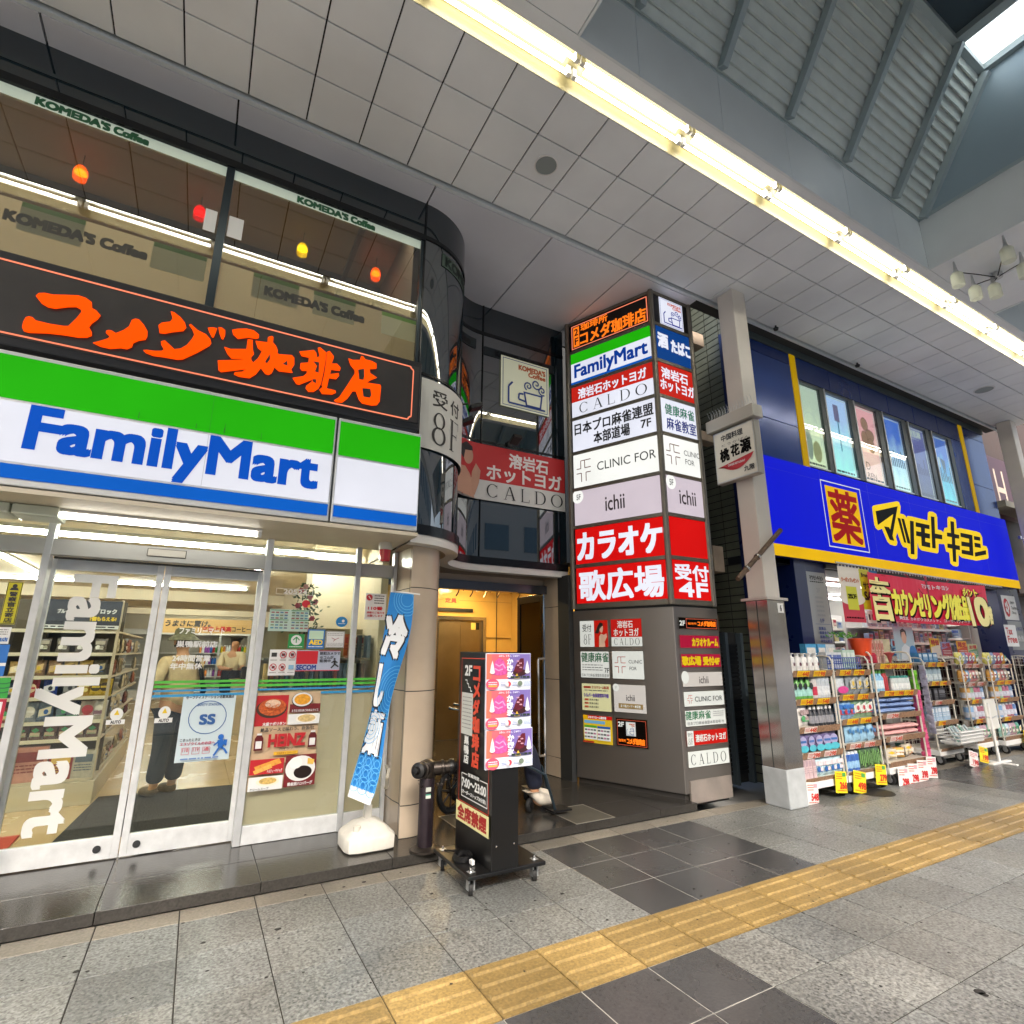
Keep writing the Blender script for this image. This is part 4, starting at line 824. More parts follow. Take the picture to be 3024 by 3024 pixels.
for x0, x1, z0, z1 in ((-4.9, -2.6, .2, 2.145), (-2.55, -1.04, .2, 2.145), (.462, 1.165, .2, 2.145), (1.21, 1.515, .2, 2.145), (-4.9, -1.04, 2.26, 2.4), (-.995, .41, 2.26, 2.4), (.462, 1.515, 2.26, 2.4)):
    b = MB(); b.box(x0, 4.972, z0, x1, 4.978, z1, M_glass); b.build('pane', sf)
M_film = film('#f0dcc6', .3)
p = PY(.463, 1.145, 1.514, .201, 4.985); p.r(0, 0, 1, 1, M_film); p.b.build('frosted_film', sf)
for k, (x, z) in enumerate([(1.40+.05*i, .335+.045*j) for i in range(4) for j in range(3) if i+j < 4 and not (j == 2 and i)]): pass
b = MB(); b.box(-.42, 4.94, 2.185, -.17, 4.954, 2.238, mat('#c9c6bd', .4)); b.box(-.425, 4.945, 2.18, -.165, 4.9545, 2.243, mat('#5a5650', .4)); b.build('door_sensor', sf, bev=.004)
# sliding doors
def sdoor(xa, xb, label, y):
    t = thing('sliding_door', label, 'door', ((xa+xb)/2, y, .07), 'automatic sliding doors of the store')
    b = MB()
    for q in ((xa, .075, xa+.045, 2.135), (xb-.045, .075, xb, 2.135)): b.box(q[0], y-.02, q[1], q[2], y+.02, q[3], M_alw)
    b.box(xa+.045, y-.02, .075, xb-.045, y+.02, .215, M_alw); b.box(xa+.045, y-.02, 2.055, xb-.045, y+.02, 2.135, M_al); b.build('door_frame', t, bev=.003)
    b = MB(); b.box(xa+.045, y-.004, .215, xb-.045, y+.004, 2.055, M_glass); b.build('door_pane', t)
    return t
d1 = sdoor(-1.02, -.303, 'sliding glass door lettered with the store name down its height', 5.11)
d2 = sdoor(-.297, .425, 'sliding glass door with the safety poster and green stripes', 5.11)
for t, x in ((d1, -.43), (d2, -.20)):
    b = MB(); b.lathe((x, 5.088, .145), [(.024, 0), (.024, .006), (.012, .008)], M_gap, 14, Matrix.Rotation(pi/2, 4, 'X')); b.build('lock', t, smooth=True)
# the store name running down the door
p = Pan((-.60, 5.10, 2.02), (0, 0, -1), (1, 0, 0), 1.74, .262); p.t('FamilyMart', 0, 0.0, 1, 1.27, mat('#cfd0cd', .5, 0, .12), .035); p.b.build('lettering', d1)
STW = mat('#d9dbdb', .5); INK = mat('#2a2a2c', .5)
def sticker(x0, z1, x1, z0, y, name, label, cat, base, draw, group=None):
    p = PY(x0, z1, x1, z0, y)
    if base: p.r(0, 0, 1, 1, base)
    draw(p); return p.b.build(name, label=label, cat=cat, group=group)
def auto(p): p.ell(.5, .38, .33, .38, STW); p.poly([(.5, .1), (.36, .42), (.64, .42)], mat('#d8b818', .5)); p.r(.02, .7, .98, .98, STW); p.t('AUTO', .25, .75, .78, .93, INK, .05)
sticker(-.51, 1.07, -.392, .955, 5.10, 'door_sticker', 'small automatic door sticker beside the vertical lettering', 'sticker', None, auto)
sticker(-.212, 1.07, -.092, .95, 5.10, 'door_sticker', 'small automatic door sticker beside the safety poster', 'sticker', None, auto)
def safety(p):
    p.t('セーフティステーション活動実施店', .05, .03, .96, .08, INK, .03); bl = mat('#2a5a9a', .5); p.ringe(.5, .36, .36, .25, .006, bl)
    p.t('SAFETY STATION', .28, .15, .72, .19, bl, .02); p.t('SS', .36, .32, .64, .46, bl, .06)
    p.t('こまったときは', .05, .66, .42, .70, INK, .02); p.t('エスゾウくんのお店へ', .06, .715, .70, .76, mat('#b83a5a', .5), .03)
    for i, s in enumerate(('110', '119', '通')): p.fr(.1+.19*i, .79, .24+.19*i, .89, .003, mat('#c06070', .5)); p.t(s, .12+.19*i, .80, .22+.19*i, .85, mat('#c04050', .5), .02)
    bm = mat('#1a62b8', .5); p.ell(.80, .66, .055, .04, bm); p.poly([(.74, .71), (.84, .69), (.88, .76), (.82, .83), (.76, .80)], bm); p.ln([(.80, .80), (.74, .88), (.70, .93)], .014, bm); p.ln([(.82, .80), (.90, .85), (.95, .91)], .014, bm); p.ln([(.76, .73), (.68, .78)], .011, bm); p.ln([(.84, .73), (.92, .79)], .011, bm); p.poly([(.86, .70), (.93, .70), (.92, .78), (.87, .77)], bm)
    p.tiny(.1, .93, .8, .97, 1, mat('#6a8ac0', .5), .5, 2)
sticker(-.042, 1.155, .325, .66, 5.10, 'safety_poster', 'pale blue safety station poster on the sliding door', 'poster', mat('#c2d3da', .5), safety)
p = PY(-.25, 1.255, .38, 1.135, 5.102); gs = mat('#4aa83a', .5, 0, .12); bs = mat('#2a86b8', .5, 0, .12); STR = [(0, .16, gs), (.27, .43, gs), (.56, .68, bs), (.84, 1, bs)]
for a, c, m in STR: p.r(0, a, 1, c, m)
p.t('ファミリーマート', .18, -3.35, .68, -2.95, STW, .03); p.t('巣鴨駅前店', .17, -2.5, .62, -2.1, STW, .03); p.t('24時間営業', .15, -1.6, .56, -1.2, STW, .03); p.t('年中無休', .14, -1.1, .48, -.7, STW, .03)
p.b.build('window_stripe', d2)
p = PY(.464, 1.255, 1.514, 1.135, 4.970)
for a, c, m in STR: p.r(0, a, 1, c, m)
p.b.build('window_stripe', sf)
Yg = 4.968
sticker(.52, 1.995, .815, 1.945, Yg, 'number_sticker', 'store number in white figures on the fixed pane', 'sticker', None, lambda p: (p.fr(0, 0, 1, 1, .003, STW), p.t('20524', .2, .15, .84, .85, STW, .04)))
def pay(p):
    for x0, y0, x1, y1 in ((.02, .03, .48, .44), (.53, .03, .98, .44), (.02, .48, .48, .98), (.53, .48, .98, .98)):
        p.r(x0, y0, x1, y0+.03, mat('#3a8a4a', .5))
        for i in range(4):
            for j in range(3): p.r(x0+.02+.11*i, y0+.09+.13*j, x0+.10+.11*i, y0+.15+.13*j, mat(['#5a7a9a', '#7a8a6a', '#9a5a5a', '#6a6a7a', '#4a8aa0'][RN.randrange(5)], .5))
sticker(.49, 1.82, .80, 1.64, Yg, 'payment_sticker', 'pale chart of payment marks on the fixed pane', 'sticker', mat('#b8cfc4', .5), pay)
sticker(.656, 1.618, .782, 1.503, Yg, 'green_sticker', 'green square sticker with a white disc and arrow', 'sticker', mat('#1f8a44', .5), lambda p: (p.ell(.5, .42, .34, .36, STW), p.ln([(.3, .42), (.5, .2), (.7, .42)], .008, mat('#1f8a44', .5)), p.ln([(.5, .2), (.5, .62)], .008, mat('#1f8a44', .5)), p.tiny(.1, .84, .9, .94, 1, STW, .5, 1)))
sticker(.806, 1.66, .947, 1.50, Yg, 'defibrillator_sticker', 'blue sticker with yellow AED lettering', 'sticker', mat('#2a70b8', .5), lambda p: (p.r(.08, .06, .92, .5, mat('#bcd8c0', .5)), p.t('AED', .12, .55, .88, .78, mat('#f0d01a', .5), .06), p.tiny(.08, .85, .92, .93, 1, STW, .6, 2)))
sticker(.958, 1.648, 1.114, 1.51, Yg, 'white_sticker', 'white rounded notice sticker with fine lines', 'sticker', STW, lambda p: (p.fr(.02, .02, .98, .98, .003, INK), p.tiny(.08, .1, .92, .3, 2, mat('#888', .5), .35, 3), p.ln([(.3, .4), (.5, .5), (.7, .4)], .004, mat('#a03040', .5)), p.ln([(.5, .5), (.4, .62)], .004, mat('#a03040', .5)), p.tiny(.08, .7, .92, .92, 3, mat('#999', .5), .35, 4)))
def rules(p):
    rd = mat('#b82838', .5)
    for i in range(3):
        for j in range(2):
            cx, cy = .17+.33*i, .2+.48*j
            if (i, j) in ((0, 0), (2, 1)): p.r(cx-.1, cy-.08, cx+.1, cy+.08, mat('#333' if j == 0 else '#7aa8c8', .5))
            else: p.r(cx-.05, cy-.05, cx+.06, cy+.05, INK); p.ringe(cx, cy, .13, .14, .006, rd); p.ln([(cx-.09, cy-.09), (cx+.09, cy+.09)], .005, rd)
            p.tiny(cx-.12, cy+.18, cx+.12, cy+.24, 1, mat('#777', .5), .5, i+3*j)
sticker(.525, 1.492, .731, 1.287, Yg, 'rules_sticker', 'white sticker with six small prohibition signs', 'sticker', STW, rules)
def sec(p):
    p.r(.01, .03, .485, .66, mat('#c01828', .5)); p.t('SECOM', .03, .71, .46, .93, mat('#1a3a8a', .5), .06); p.r(0, .96, 1, 1, mat('#c01828', .5)); p.r(.5, 0, 1, .04, mat('#a04060', .5))
    p.t('防犯カメラで', .53, .08, .99, .22, INK, .03); p.t('セコムが', .53, .27, .84, .41, INK, .03); p.t('監視中', .53, .44, .78, .58, INK, .03)
    p.ell(.87, .42, .025, .045, INK); p.ln([(.87, .48), (.88, .68)], .018, INK); p.ln([(.88, .68), (.80, .86)], .012, INK); p.ln([(.88, .68), (.97, .80)], .012, INK); p.ln([(.87, .52), (.80, .60)], .01, INK); p.ln([(.87, .52), (.94, .6)], .01, INK)
sticker(.73, 1.487, 1.09, 1.318, Yg, 'security_sticker', 'red and grey security camera sticker', 'sticker', mat('#aab4c8', .5), sec)
p = PY(1.03, 1.776, 1.13, 1.686, Yg); p.ell(.5, .5, .5, .5, mat('#1a7ab8', .5)); p.ell(.62, .42, .12, .14, STW); p.tiny(.2, .62, .8, .74, 1, STW, .5, 6); p.b.build('round_sticker', label='round blue sticker on the fixed pane', cat='sticker')
p = PY(.736, 1.905, .809, 1.842, Yg); p.ell(.45, .5, .45, .5, mat('#c82838', .5)); p.ell(.8, .8, .16, .18, mat('#e8b050', .5)); p.b.build('round_sticker', label='small round red sticker under the store number', cat='sticker')
sticker(1.275, 1.993, 1.464, 1.757, 4.966, 'emergency_notice', 'white notice with a red arrow disc and 110 in red', 'notice', STW, lambda p: (p.ell(.18, .16, .15, .12, mat('#b82030', .5)), p.ln([(.24, .22), (.14, .11)], .008, STW), p.tiny(.42, .05, .9, .42, 4, INK, .4, 9), p.t('110番', .14, .5, .84, .63, mat('#c01828', .5), .05), p.t('通報のご協力を', .08, .69, .94, .77, mat('#b82030', .5), .03), p.t('お願いします', .12, .81, .86, .89, mat('#b82030', .5), .03)))
def heinz(p):
    rd = mat('#b01822', .5); pa = mat('#cbb08e', .5, var=.1, scale=40); dk = mat('#6a1016', .5)
    p.r(.0, .03, .49, .35, rd); p.ell(.24, .17, .235, .10, mat('#3a2418', .5)); p.ell(.25, .155, .21, .09, mat('#b8531f', .6, var=.35, scale=60, bump=.6)); p.ell(.25, .12, .12, .045, mat('#d8b9a0', .6, var=.2, scale=70))
    for i in range(16): a = i*.7; p.ringe(.16+.18*(i % 4)/3, .13+.05*((i*7) % 4)/3, .05, .025, .003, mat(['#c8642a', '#d8803c', '#9a3c14'][i % 3], .5), a*40, a*40+200)
    p.t('大盛ナポリタン', .12, .31, .47, .345, STW, .03); p.r(.51, .13, 1, .22, dk); p.ell(.7, .085, .17, .082, mat('#241812', .5)); p.ell(.7, .08, .16, .075, STW); p.ell(.7, .08, .13, .058, mat('#d89828', .5, var=.25, scale=60)); p.t('とろとろたまごのオムライス', .55, .185, .97, .212, STW, .03)
    p.r(.5, .235, 1, .345, STW); p.ell(.79, .285, .17, .05, mat('#e8e4da', .5)); p.ell(.79, .283, .14, .04, mat('#c9b078', .5, var=.3, scale=60))
    p.t('絶品ソースで味わう、自信作!', .1, .365, .92, .405, INK, .03); p.t('HEINZ', .24, .44, .79, .56, rd, .06); p.t('ハインツ', .41, .575, .62, .60, INK, .02); p.r(.33, .615, .7, .65, mat('#d8a828', .5)); p.t('コラボキャンペーン!', .37, .622, .66, .643, mat('#7a1a14', .5), .02)
    for x in (.09, .91): p.poly([(x-.03, .43), (x+.03, .43), (x+.065, .47), (x+.065, .59), (x-.065, .59), (x-.065, .47)], mat('#5a0c10', .4)); p.r(x-.045, .495, x+.045, .57, STW); p.r(x-.035, .415, x+.035, .435, STW)
    p.r(0, .68, .5, .83, rd); p.poly([(.06, .75), (.42, .68), (.46, .73), (.1, .80)], mat('#d8963c', .5, var=.2, scale=50)); p.poly([(.05, .79), (.3, .73), (.33, .77), (.08, .825)], mat('#e0a850', .5, var=.2, scale=50)); p.t('トルティーヤドッグ', .26, .785, .48, .82, STW, .02)
    p.r(.52, .66, 1, .98, dk); p.ell(.76, .80, .23, .13, STW); p.ell(.8, .84, .14, .065, mat('#1c0c0a', .3)); p.ell(.68, .74, .1, .06, mat('#e8e8e4', .5)); p.poly([(.86, .70), (.97, .72), (.95, .77), (.86, .76)], mat('#d8b050', .5)); p.t('鉄板焼ハンバーグ', .58, .935, .96, .97, STW, .03)
    p.r(0, .85, .5, .985, STW); p.ell(.28, .90, .17, .045, mat('#e0dcc8', .5)); p.ell(.28, .895, .13, .033, mat('#c8a860', .5, var=.35, scale=60)); p.t('クリームスープ', .03, .955, .3, .98, INK, .02)
sticker(.468, 1.155, .955, .435, Yg-.002, 'food_poster', 'large menu poster with pasta and burger dishes on the frosted pane', 'poster', mat('#c4aa8a', .5, var=.08, scale=20), heinz)
sticker(-1.19, 1.937, -1.108, 1.65, Yg, 'police_sticker', 'tall yellow sticker with black vertical writing at the store edge', 'sticker', mat('#c8c01c', .5), lambda p: (p.fr(.02, .01, .98, .99, .004, INK), p.ell(.5, .1, .16, .05, INK), p.poly([(.2, .2), (.8, .2), (.7, .14), (.3, .14)], INK), p.vt('警察官立寄店', .26, .23, .78, .97, INK, .03)))
sticker(-1.26, 1.63, -1.117, 1.52, Yg, 'white_sticker', 'white sticker with blue print under the yellow sticker', 'sticker', STW, lambda p: (p.tiny(.1, .1, .9, .5, 3, mat('#888', .5), .4, 5), p.t('実施店', .3, .62, .95, .85, mat('#2a6ab8', .5), .04)))
sticker(-1.26, 1.515, -1.105, 1.31, Yg, 'blue_sticker', 'blue sticker split by a white band at the store edge', 'sticker', mat('#1e68b8', .5), lambda p: p.r(0, .58, 1, .68, STW))
sticker(-1.25, 1.30, -1.06, 1.17, Yg, 'green_sticker', 'green sticker with wavy stripes at the store edge', 'sticker', mat('#2f9a3a', .5), lambda p: [p.ln([(i/8, .25+.22*k+.05*sin(i*1.2)) for i in range(9)], .008, mat('#1a6a3a', .5)) for k in range(3)])
sticker(-1.25, 1.165, -1.058, .97, Yg, 'framed_sticker', 'white sticker with a dark red border at the store edge', 'sticker', STW, lambda p: p.fr(0, 0, 1, 1, .018, mat('#a81c3a', .5)))
# lamps under the store sign
M_st = mat((1, .97, .92), .3, 0, 66, light=True, ecol=(1, .965, .90))
def tubelamp(x0, x1, y, z, label, group=None, along='x', fix=True, m=None):
    t = thing('tube_lamp', label, 'ceiling light', ((x0+x1)/2, y, z) if along == 'x' else (y, (x0+x1)/2, z), group); m = m or M_st
    b = MB(); b.tube([(x0, y, z), (x1, y, z)] if along == 'x' else [(y, x0, z), (y, x1, z)], .017, m, 8); b.build('tube', t, smooth=True)
    b = MB()
    if along == 'x': b.box(x0-.03, y-.05, z+.022, x1+.03, y+.05, z+.055, M_white); b.box(x0-.03, y-.02, z-.02, x0, y+.02, z+.022, M_white); b.box(x1, y-.02, z-.02, x1+.03, y+.02, z+.022, M_white)
    else: b.box(y-.05, x0-.03, z+.022, y+.05, x1+.03, z+.055, M_white)
    b.build('lamp_holder', t); return t
tubelamp(-.94, .30, 4.6, 2.36, 'bare fluorescent tube under the store sign above the sliding doors', m=mat((1, .97, .9), .3, 0, 10, light=True, ecol=(1, .95, .85)))
b = MB(); [b.box(-1.9+.25*i, 4.5, 2.33, -1.9+.25*i+.24, 4.75, 2.398, mat('#c8cfc0', .15, .1)) for i in range(4)]; b.build('lamp_cover', label='clear ribbed lamp cover under the store sign at its far end', cat='lamp cover', bev=.01)
t = thing('warning_beacon', 'red rotating warning beacon hanging beside the store sign', 'beacon', (1.32, 4.6, 2.24))
b = MB(); b.lathe((1.32, 4.6, 2.335), [(.052, 0), (.056, .01), (.056, .05), (.05, .065)], mat('#c8c4ba', .4), 20); b.build('base', t, smooth=True)
b = MB(); b.lathe((1.32, 4.6, 2.235), [(.036, 0), (.046, .006), (.051, .1)], mat('#b00c1c', .12, 0, .10, spec=.9), 20); b.build('beacon_dome', t, smooth=True)
# ================================================================ STORE INTERIOR
rm = thing('store_room', 'bright cream interior of the convenience store with a tiled floor', 'shop interior', (-1, 12, .07))
M_fl = mat('#c4a97e', .22, var=.06, scale=2); M_cr = mat('#dccfb4', .6, var=.03)
b = MB()
for i in range(16):
    for j in range(32): b.box(-6+.5*i+.0015, 5.2+.5*j, .0, min(-6+.5*i+.4985, 1.49), 5.2+.5*j+.4985, .075, M_fl) if -6+.5*i < 1.49 else None
b.build('floor', rm)
b = MB(); b.box(-6, 5.0, 2.62, 1.5, 21, 2.7, M_cr); b.box(-6, 5.0, 2.43, 1.5, 5.06, 2.62, M_cr)
for y in (12.6, 14.6, 17.4): b.box(-6, y, 2.42, 1.5, y+.35, 2.62, M_cr)
b.build('ceiling', rm)
b = MB(); b.box(-6, 20.8, 0, 1.5, 21, 2.62, M_cr); b.box(-6.1, 5, 0, -6, 21, 2.62, M_cr); b.box(1.49, 5.25, 0, 1.56, 21, 2.62, M_cr); b.box(1.0, 6.2, 0, 1.49, 6.6, 2.62, M_cr); b.build('wall', rm)
for k, (x0, x1, y, z) in enumerate(((-4.4, -1.2, 5.9, 2.45), (-1.15, .50, 5.9, 2.45), (.56, 1.40, 5.88, 2.45), (-1.3, .66, 11.2, 2.58), (-4.5, -1.7, 11.2, 2.58), (-1.5, 1.04, 16.3, 2.58), (-.9, 1.2, 19.1, 2.58))):
    tubelamp(x0, x1, y, z, 'long ceiling tube light inside the convenience store, running across it', 'ceiling tubes inside the store')
tubelamp(8.3, 10.9, -2.2, 2.58, 'ceiling tube light inside the store running away from the street', None, 'y'); tubelamp(7.2, 9.2, .62, 2.58, 'ceiling tube light running deep into the store above the shelves', None, 'y')
b = MB(); pts = [(-.77, 5.6), (.55, 5.6), (.60, 7.05), (-.66, 7.12)]; b.prism([(x, y, .075) for x, y in pts], (0, 0, .009), mat('#262320', .95, var=.25, scale=60, bump=.8)); b.build('door_mat', label='dark ribbed mat on the store floor inside the sliding doors', cat='mat')
b = MB(); b.box(-1.35, 5.45, .075, -1.02, 6.0, .085, mat('#a83a24', .8)); b.build('floor_mat', label='red floor mat edge by the end of the snack shelf', cat='mat')
# gondola shelf with snacks
M_shelf = mat('#b9ac92', .5, var=.05)
def gondola(x0, x1, y0, y1, zs, label, top):
    t = thing('store_shelf', label, 'shelf', ((x0+x1)/2, (y0+y1)/2, .075), 'shelves inside the store')
    b = MB(); b.box(x0, y0, .075, x1, y1, .28, M_shelf); b.box(x0+.02, y0+.02, .28, x1-.02, y1-.02, .31, M_shelf); b.build('base', t, bev=.006)
    b = MB(); b.box((x0+x1)/2-.02, y0+.28, .31, (x0+x1)/2+.02, y1-.02, top, mat('#5f5644', .7)); b.box(x0+.02, y0+.36, .31, x1-.02, y0+.38, top, mat('#5a5140', .7)); b.build('back_panel', t)
    for z in zs:
        b = MB(); b.box(x0+.02, y0+.04, z-.018, x1-.02, y1-.02, z, M_shelf); b.box(x0+.02, y0+.03, z-.024, x1-.02, y0+.04, z+.008, mat('#d8cfb8', .4)); b.build('shelf', t)
    for x in (x0+.03, x1-.03):
        b = MB(); b.box(x-.012, y0+.02, .28, x+.012, y0+.045, top, M_shelf); b.build('upright', t)
    return t
gondola(-2.0, -.69, 6.86, 9.9, (.66, .82, 1.04, 1.235, 1.45, 1.67), 'tall shelf of snacks facing the sliding door', 1.98)
gondola(-4.2, -2.6, 7.5, 12, (.5, .85, 1.2, 1.5), 'snack shelf deeper in the store behind the front shelf', 1.75)
p = PY(-1.36, 1.965, -.72, 1.70, 6.87)
p.r(0, 0, 1, 1, mat('#2a2c36', .5, var=.3, scale=12)); p.t('ブルーロック', .2, .35, .48, .5, STW, .04); p.t('ブロック', .66, .3, .94, .48, STW, .05); p.t('1個もらえる!', .62, .6, .95, .75, mat('#e0c020', .5), .05); p.r(0, .92, 1, 1.05, STW); p.tiny(.05, .94, .95, 1.03, 1, INK, .5, 4); p.b.build('shelf_poster', label='dark promotional board above the snack shelf', cat='poster')
# ---- product shapes
def pouch(b, x, y, z, w, h, d, m, m2=None):      # soft bag, face towards -Y
    nx, nz = 6, 7; vs = []
    for s in (-1, 1):
        for j in range(nz):
            for i in range(nx):
                u, v = i/(nx-1)*2-1, j/(nz-1); k = max(0, (1-u**4))*max(0, 1-(2*v-1)**6)
                vs.append((x+u*w/2*(1-.08*sin(v*pi)), y+s*d/2*k*(1.2-.6*v)+RN.uniform(-.003, .003), z+v*h))
    fs = []
    for s in (0, 1):
        o = s*nx*nz
        for j in range(nz-1):
            for i in range(nx-1):
                q = (o+j*nx+i, o+j*nx+i+1, o+(j+1)*nx+i+1, o+(j+1)*nx+i); fs.append(q if s == 0 else q[::-1])
    b.add(vs, fs, m)
    if m2:
        p = Pan((x-w*.36, y-d*.62, z+h*.8), (1, 0, 0), (0, 0, 1), w*.72, h*.56, b); k = RN.randrange(4)
        c2 = pm(RN.choice(('#b03040', '#3060a0', '#d8b830', '#e0dcd4', '#2a2a30', '#4a9a60')))
        if k == 0: p.ell(.5, .45, .5, .45, m2); p.r(.1, .35, .9, .55, c2)
        elif k == 1: p.poly([(0, .3), (1, 0), (1, .7), (0, 1)], m2); p.ell(.6, .5, .2, .22, c2)
        elif k == 2: p.r(0, 0, 1, .4, m2); p.ell(.3, .72, .25, .25, c2); p.ell(.7, .75, .22, .22, m2)
        else: p.r(0, .55, 1, 1, m2); p.poly([(.5, 0), (.9, .3), (.5, .6), (.1, .3)], c2)
        p.tiny(.08, .86, .92, .98, 1, c2, .6, k+3)
def bottle(b, x, y, z, r, h, m, mc, lab=None, kind=0):
    if kind == 0: pr = [(r*.9, 0), (r, .01), (r, h*.62), (r*.45, h*.78), (r*.45, h*.84)]
    elif kind == 1: pr = [(r*.92, 0), (r, .008), (r, h*.7), (r*.8, h*.8), (r*.4, h*.84)]
    else: pr = [(r*.95, 0), (r, .006), (r, h*.86), (r*.9, h*.88)]
    b.lathe((x, y, z), pr, m, 12)
    cr = r*(.5 if kind == 0 else .55 if kind == 1 else .75); zc = pr[-1][1]; b.lathe((x, y, z+zc), [(cr, 0), (cr, h*.12), (cr*.7, h*.16)], mc, 10)
    if kind == 1: b.box(x-r*.9, y-r*.9, z+h*.97, x+r*.25, y+r*.1, z+h*1.02, mc)
    if lab: b.lathe((x, y, z+h*.14), [(r*1.015, 0), (r*1.015, h*.38)], lab, 12)
def pbox(b, x, y, z, w, h, d, m, m2=None, rows=0):
    b.box(x-w/2, y-d/2, z, x+w/2, y+d/2, z+h, m)
    if m2:
        p = Pan((x-w*.4, y-d/2-.0008, z+h*.86), (1, 0, 0), (0, 0, 1), w*.8, h*.62, b); p.r(0, 0, 1, .45, m2)
        if rows: p.tiny(0, .55, 1, 1, rows, m2, .4, int(x*997) % 91)
pm = lambda c, r=.35: mat(c, r, var=.14, scale=28)
PROD = {}
def item(name, key, maker, x, y, z, label, cat, group, rz=0, s=1):
    """one product: built once per look, copied for the rest of its row"""
    if key in PROD:
        o = dup(PROD[key], (x, y, z), label, group); o.rotation_euler.z = rz; o['category'] = cat
    else:
        b = MB(); maker(b); o = b.build(name, label=label, cat=cat, group=group, smooth=True, loc=(0, 0, 1e-9)); o.location = (x, y, z); o.rotation_euler.z = rz; PROD[key] = o
    return o
def row(name, cat, what, where, xs, y, z, maker, jit=.004, rj=.12):
    k = (what, where)
    for i, x in enumerate(xs): item(name, k, maker, x, y+RN.uniform(-jit, jit), z, what+' '+where, cat, what+' '+where, RN.uniform(-rj, rj))
L = lambda a, b_, n: [a+(b_-a)*(i+.5)/n for i in range(n)]
bagP = lambda c, c2, w=.13, h=.17: (lambda b: pouch(b, 0, 0, 0, w, h, .05, pm(c, .25), pm(c2)))
for c, c2, xs, nm in (('#b02418', '#e0c8a0', (-1.32,), 'red'), ('#1c3a9a', '#d8d8e0', (-1.18,), 'blue'), ('#2a2c2e', '#8a8a88', (-1.03,), 'charcoal'), ('#b08a1c', '#e8d890', (-.92,), 'gold'), ('#c8a818', '#3a2a10', (-.82, -.75), 'yellow')):
    row('snack_bag', 'snack bag', nm+' foil snack bag', 'on the third shelf behind the door lettering', xs, 6.96, 1.04, bagP(c, c2, .12, .165))
for c, c2, xs, nm in (('#8a94a0', '#c8c4b8', (-1.3,), 'silver blue'), ('#5a6a80', '#d0c8b0', (-1.18,), 'slate blue'), ('#1c2430', '#5a6470', (-1.05, -.97), 'black'), ('#c8b8a8', '#a03a3a', (-.86,), 'pinkish'), ('#d0ccc4', '#7a5a6a', (-.76,), 'white')):
    row('snack_bag', 'snack bag', nm+' snack bag', 'on the second shelf behind the door lettering', xs, 6.96, .82, bagP(c, c2, .125, .18))
for c, c2, xs, z, nm in (('#8a6a4a', '#c8a878', (-1.30, -1.18), 1.235, 'brown'), ('#c0a050', '#6a4a20', (-1.06, -.94), 1.235, 'tan'), ('#5a5648', '#a89a78', (-.82,), 1.235, 'olive'), ('#6a625a', '#a8a090', (-1.3, -1.15, -1.0, -.85), 1.45, 'grey')):
    row('snack_bag', 'snack bag', nm+' snack packet', 'on the upper shelves under the dark board', xs, 6.97, z, bagP(c, c2, .11, .15))
for x, c, c2, w, nm in ((-1.22, '#b07a6a', '#7a2a2a', .26, 'pink hamper box'), (-.98, '#8a2a22', '#d8b050', .18, 'red gift box'), (-.80, '#a8a294', '#4a5a6a', .17, 'silver wrapped pack')):
    row('gift_box', 'box', nm, 'on the bottom deck of the snack shelf', (x,), 6.93, .31, (lambda c, c2, w: lambda b: pbox(b, 0, 0, 0, w, .3 if w > .2 else .24, .1, pm(c), pm(c2), 3))(c, c2, w))
for c, c2, xs, z, nm in (('#6a4a3a', '#c8b090', L(-1.38, -.74, 6), .66, 'brown'), ('#8a8070', '#d0c8b0', L(-1.38, -.74, 6), 1.67, 'buff'), ('#9a4a3a', '#e0c890', L(-1.95, -1.4, 4), .82, 'rust'), ('#4a5a7a', '#c8c8c8', L(-1.95, -1.4, 4), 1.04, 'navy'), ('#a88a4a', '#e8d8b0', L(-1.95, -1.4, 4), 1.235, 'ochre')):
    row('snack_bag', 'snack bag', nm+' snack packet', 'on the snack shelf behind the store glass', xs, 6.97, z, bagP(c, c2, .105, .14))
for i in range(44):
    y = 7.2+RN.uniform(0, 2.5); z = RN.choice((.31, .66, .82, 1.04, 1.235, 1.45)); c = RN.choice(('#7a3a2a', '#8a7a5a', '#5a4a3a', '#a08a6a', '#3a3a3a', '#9a5a3a', '#c0b090'))
    item('snack_bag', ('side', c), bagP(c, '#c8c0b0', .12, .16), -.74, y, z, 'small snack packet hanging along the side of the snack shelf', 'snack bag', 'packets along the side of the snack shelf', pi/2+RN.uniform(-.2, .2))
# counter banner, drink coolers, counter
p = PY(-.60, 2.06, .93, 1.80, 12.0); p.r(0, 0, 1, 1, mat('#c9a468', .5, 0, .1)); p.t('うまさに驚け。', .02, .12, .50, .55, INK, .04, .15); p.t('マ史上最高', .42, .5, .74, .85, mat('#b01818', .5), .05); p.t('コーヒー', .75, .5, .96, .85, INK, .03); p.r(.97, 0, 1.06, 1.15, mat('#2a241e', .5)); p.b.build('coffee_banner', label='tan coffee banner with black and red writing over the counter', cat='banner')
t = thing('drink_cooler', 'lit glass drink coolers along the back wall of the store', 'cooler', (.2, 19.8, .075))
b = MB(); b.box(-2.6, 19.6, .1, 1.45, 20.4, .35, M_white); b.box(-2.6, 19.6, 1.95, 1.45, 20.4, 2.1, M_white); b.box(-2.6, 20.3, .35, 1.45, 20.4, 1.95, mat('#b8b4a8', .5)); b.build('cabinet', t)
for z in (.36, .72, 1.08, 1.42): b = MB(); b.box(-2.6, 19.65, z-.02, 1.45, 20.3, z, M_white); b.build('shelf', t)
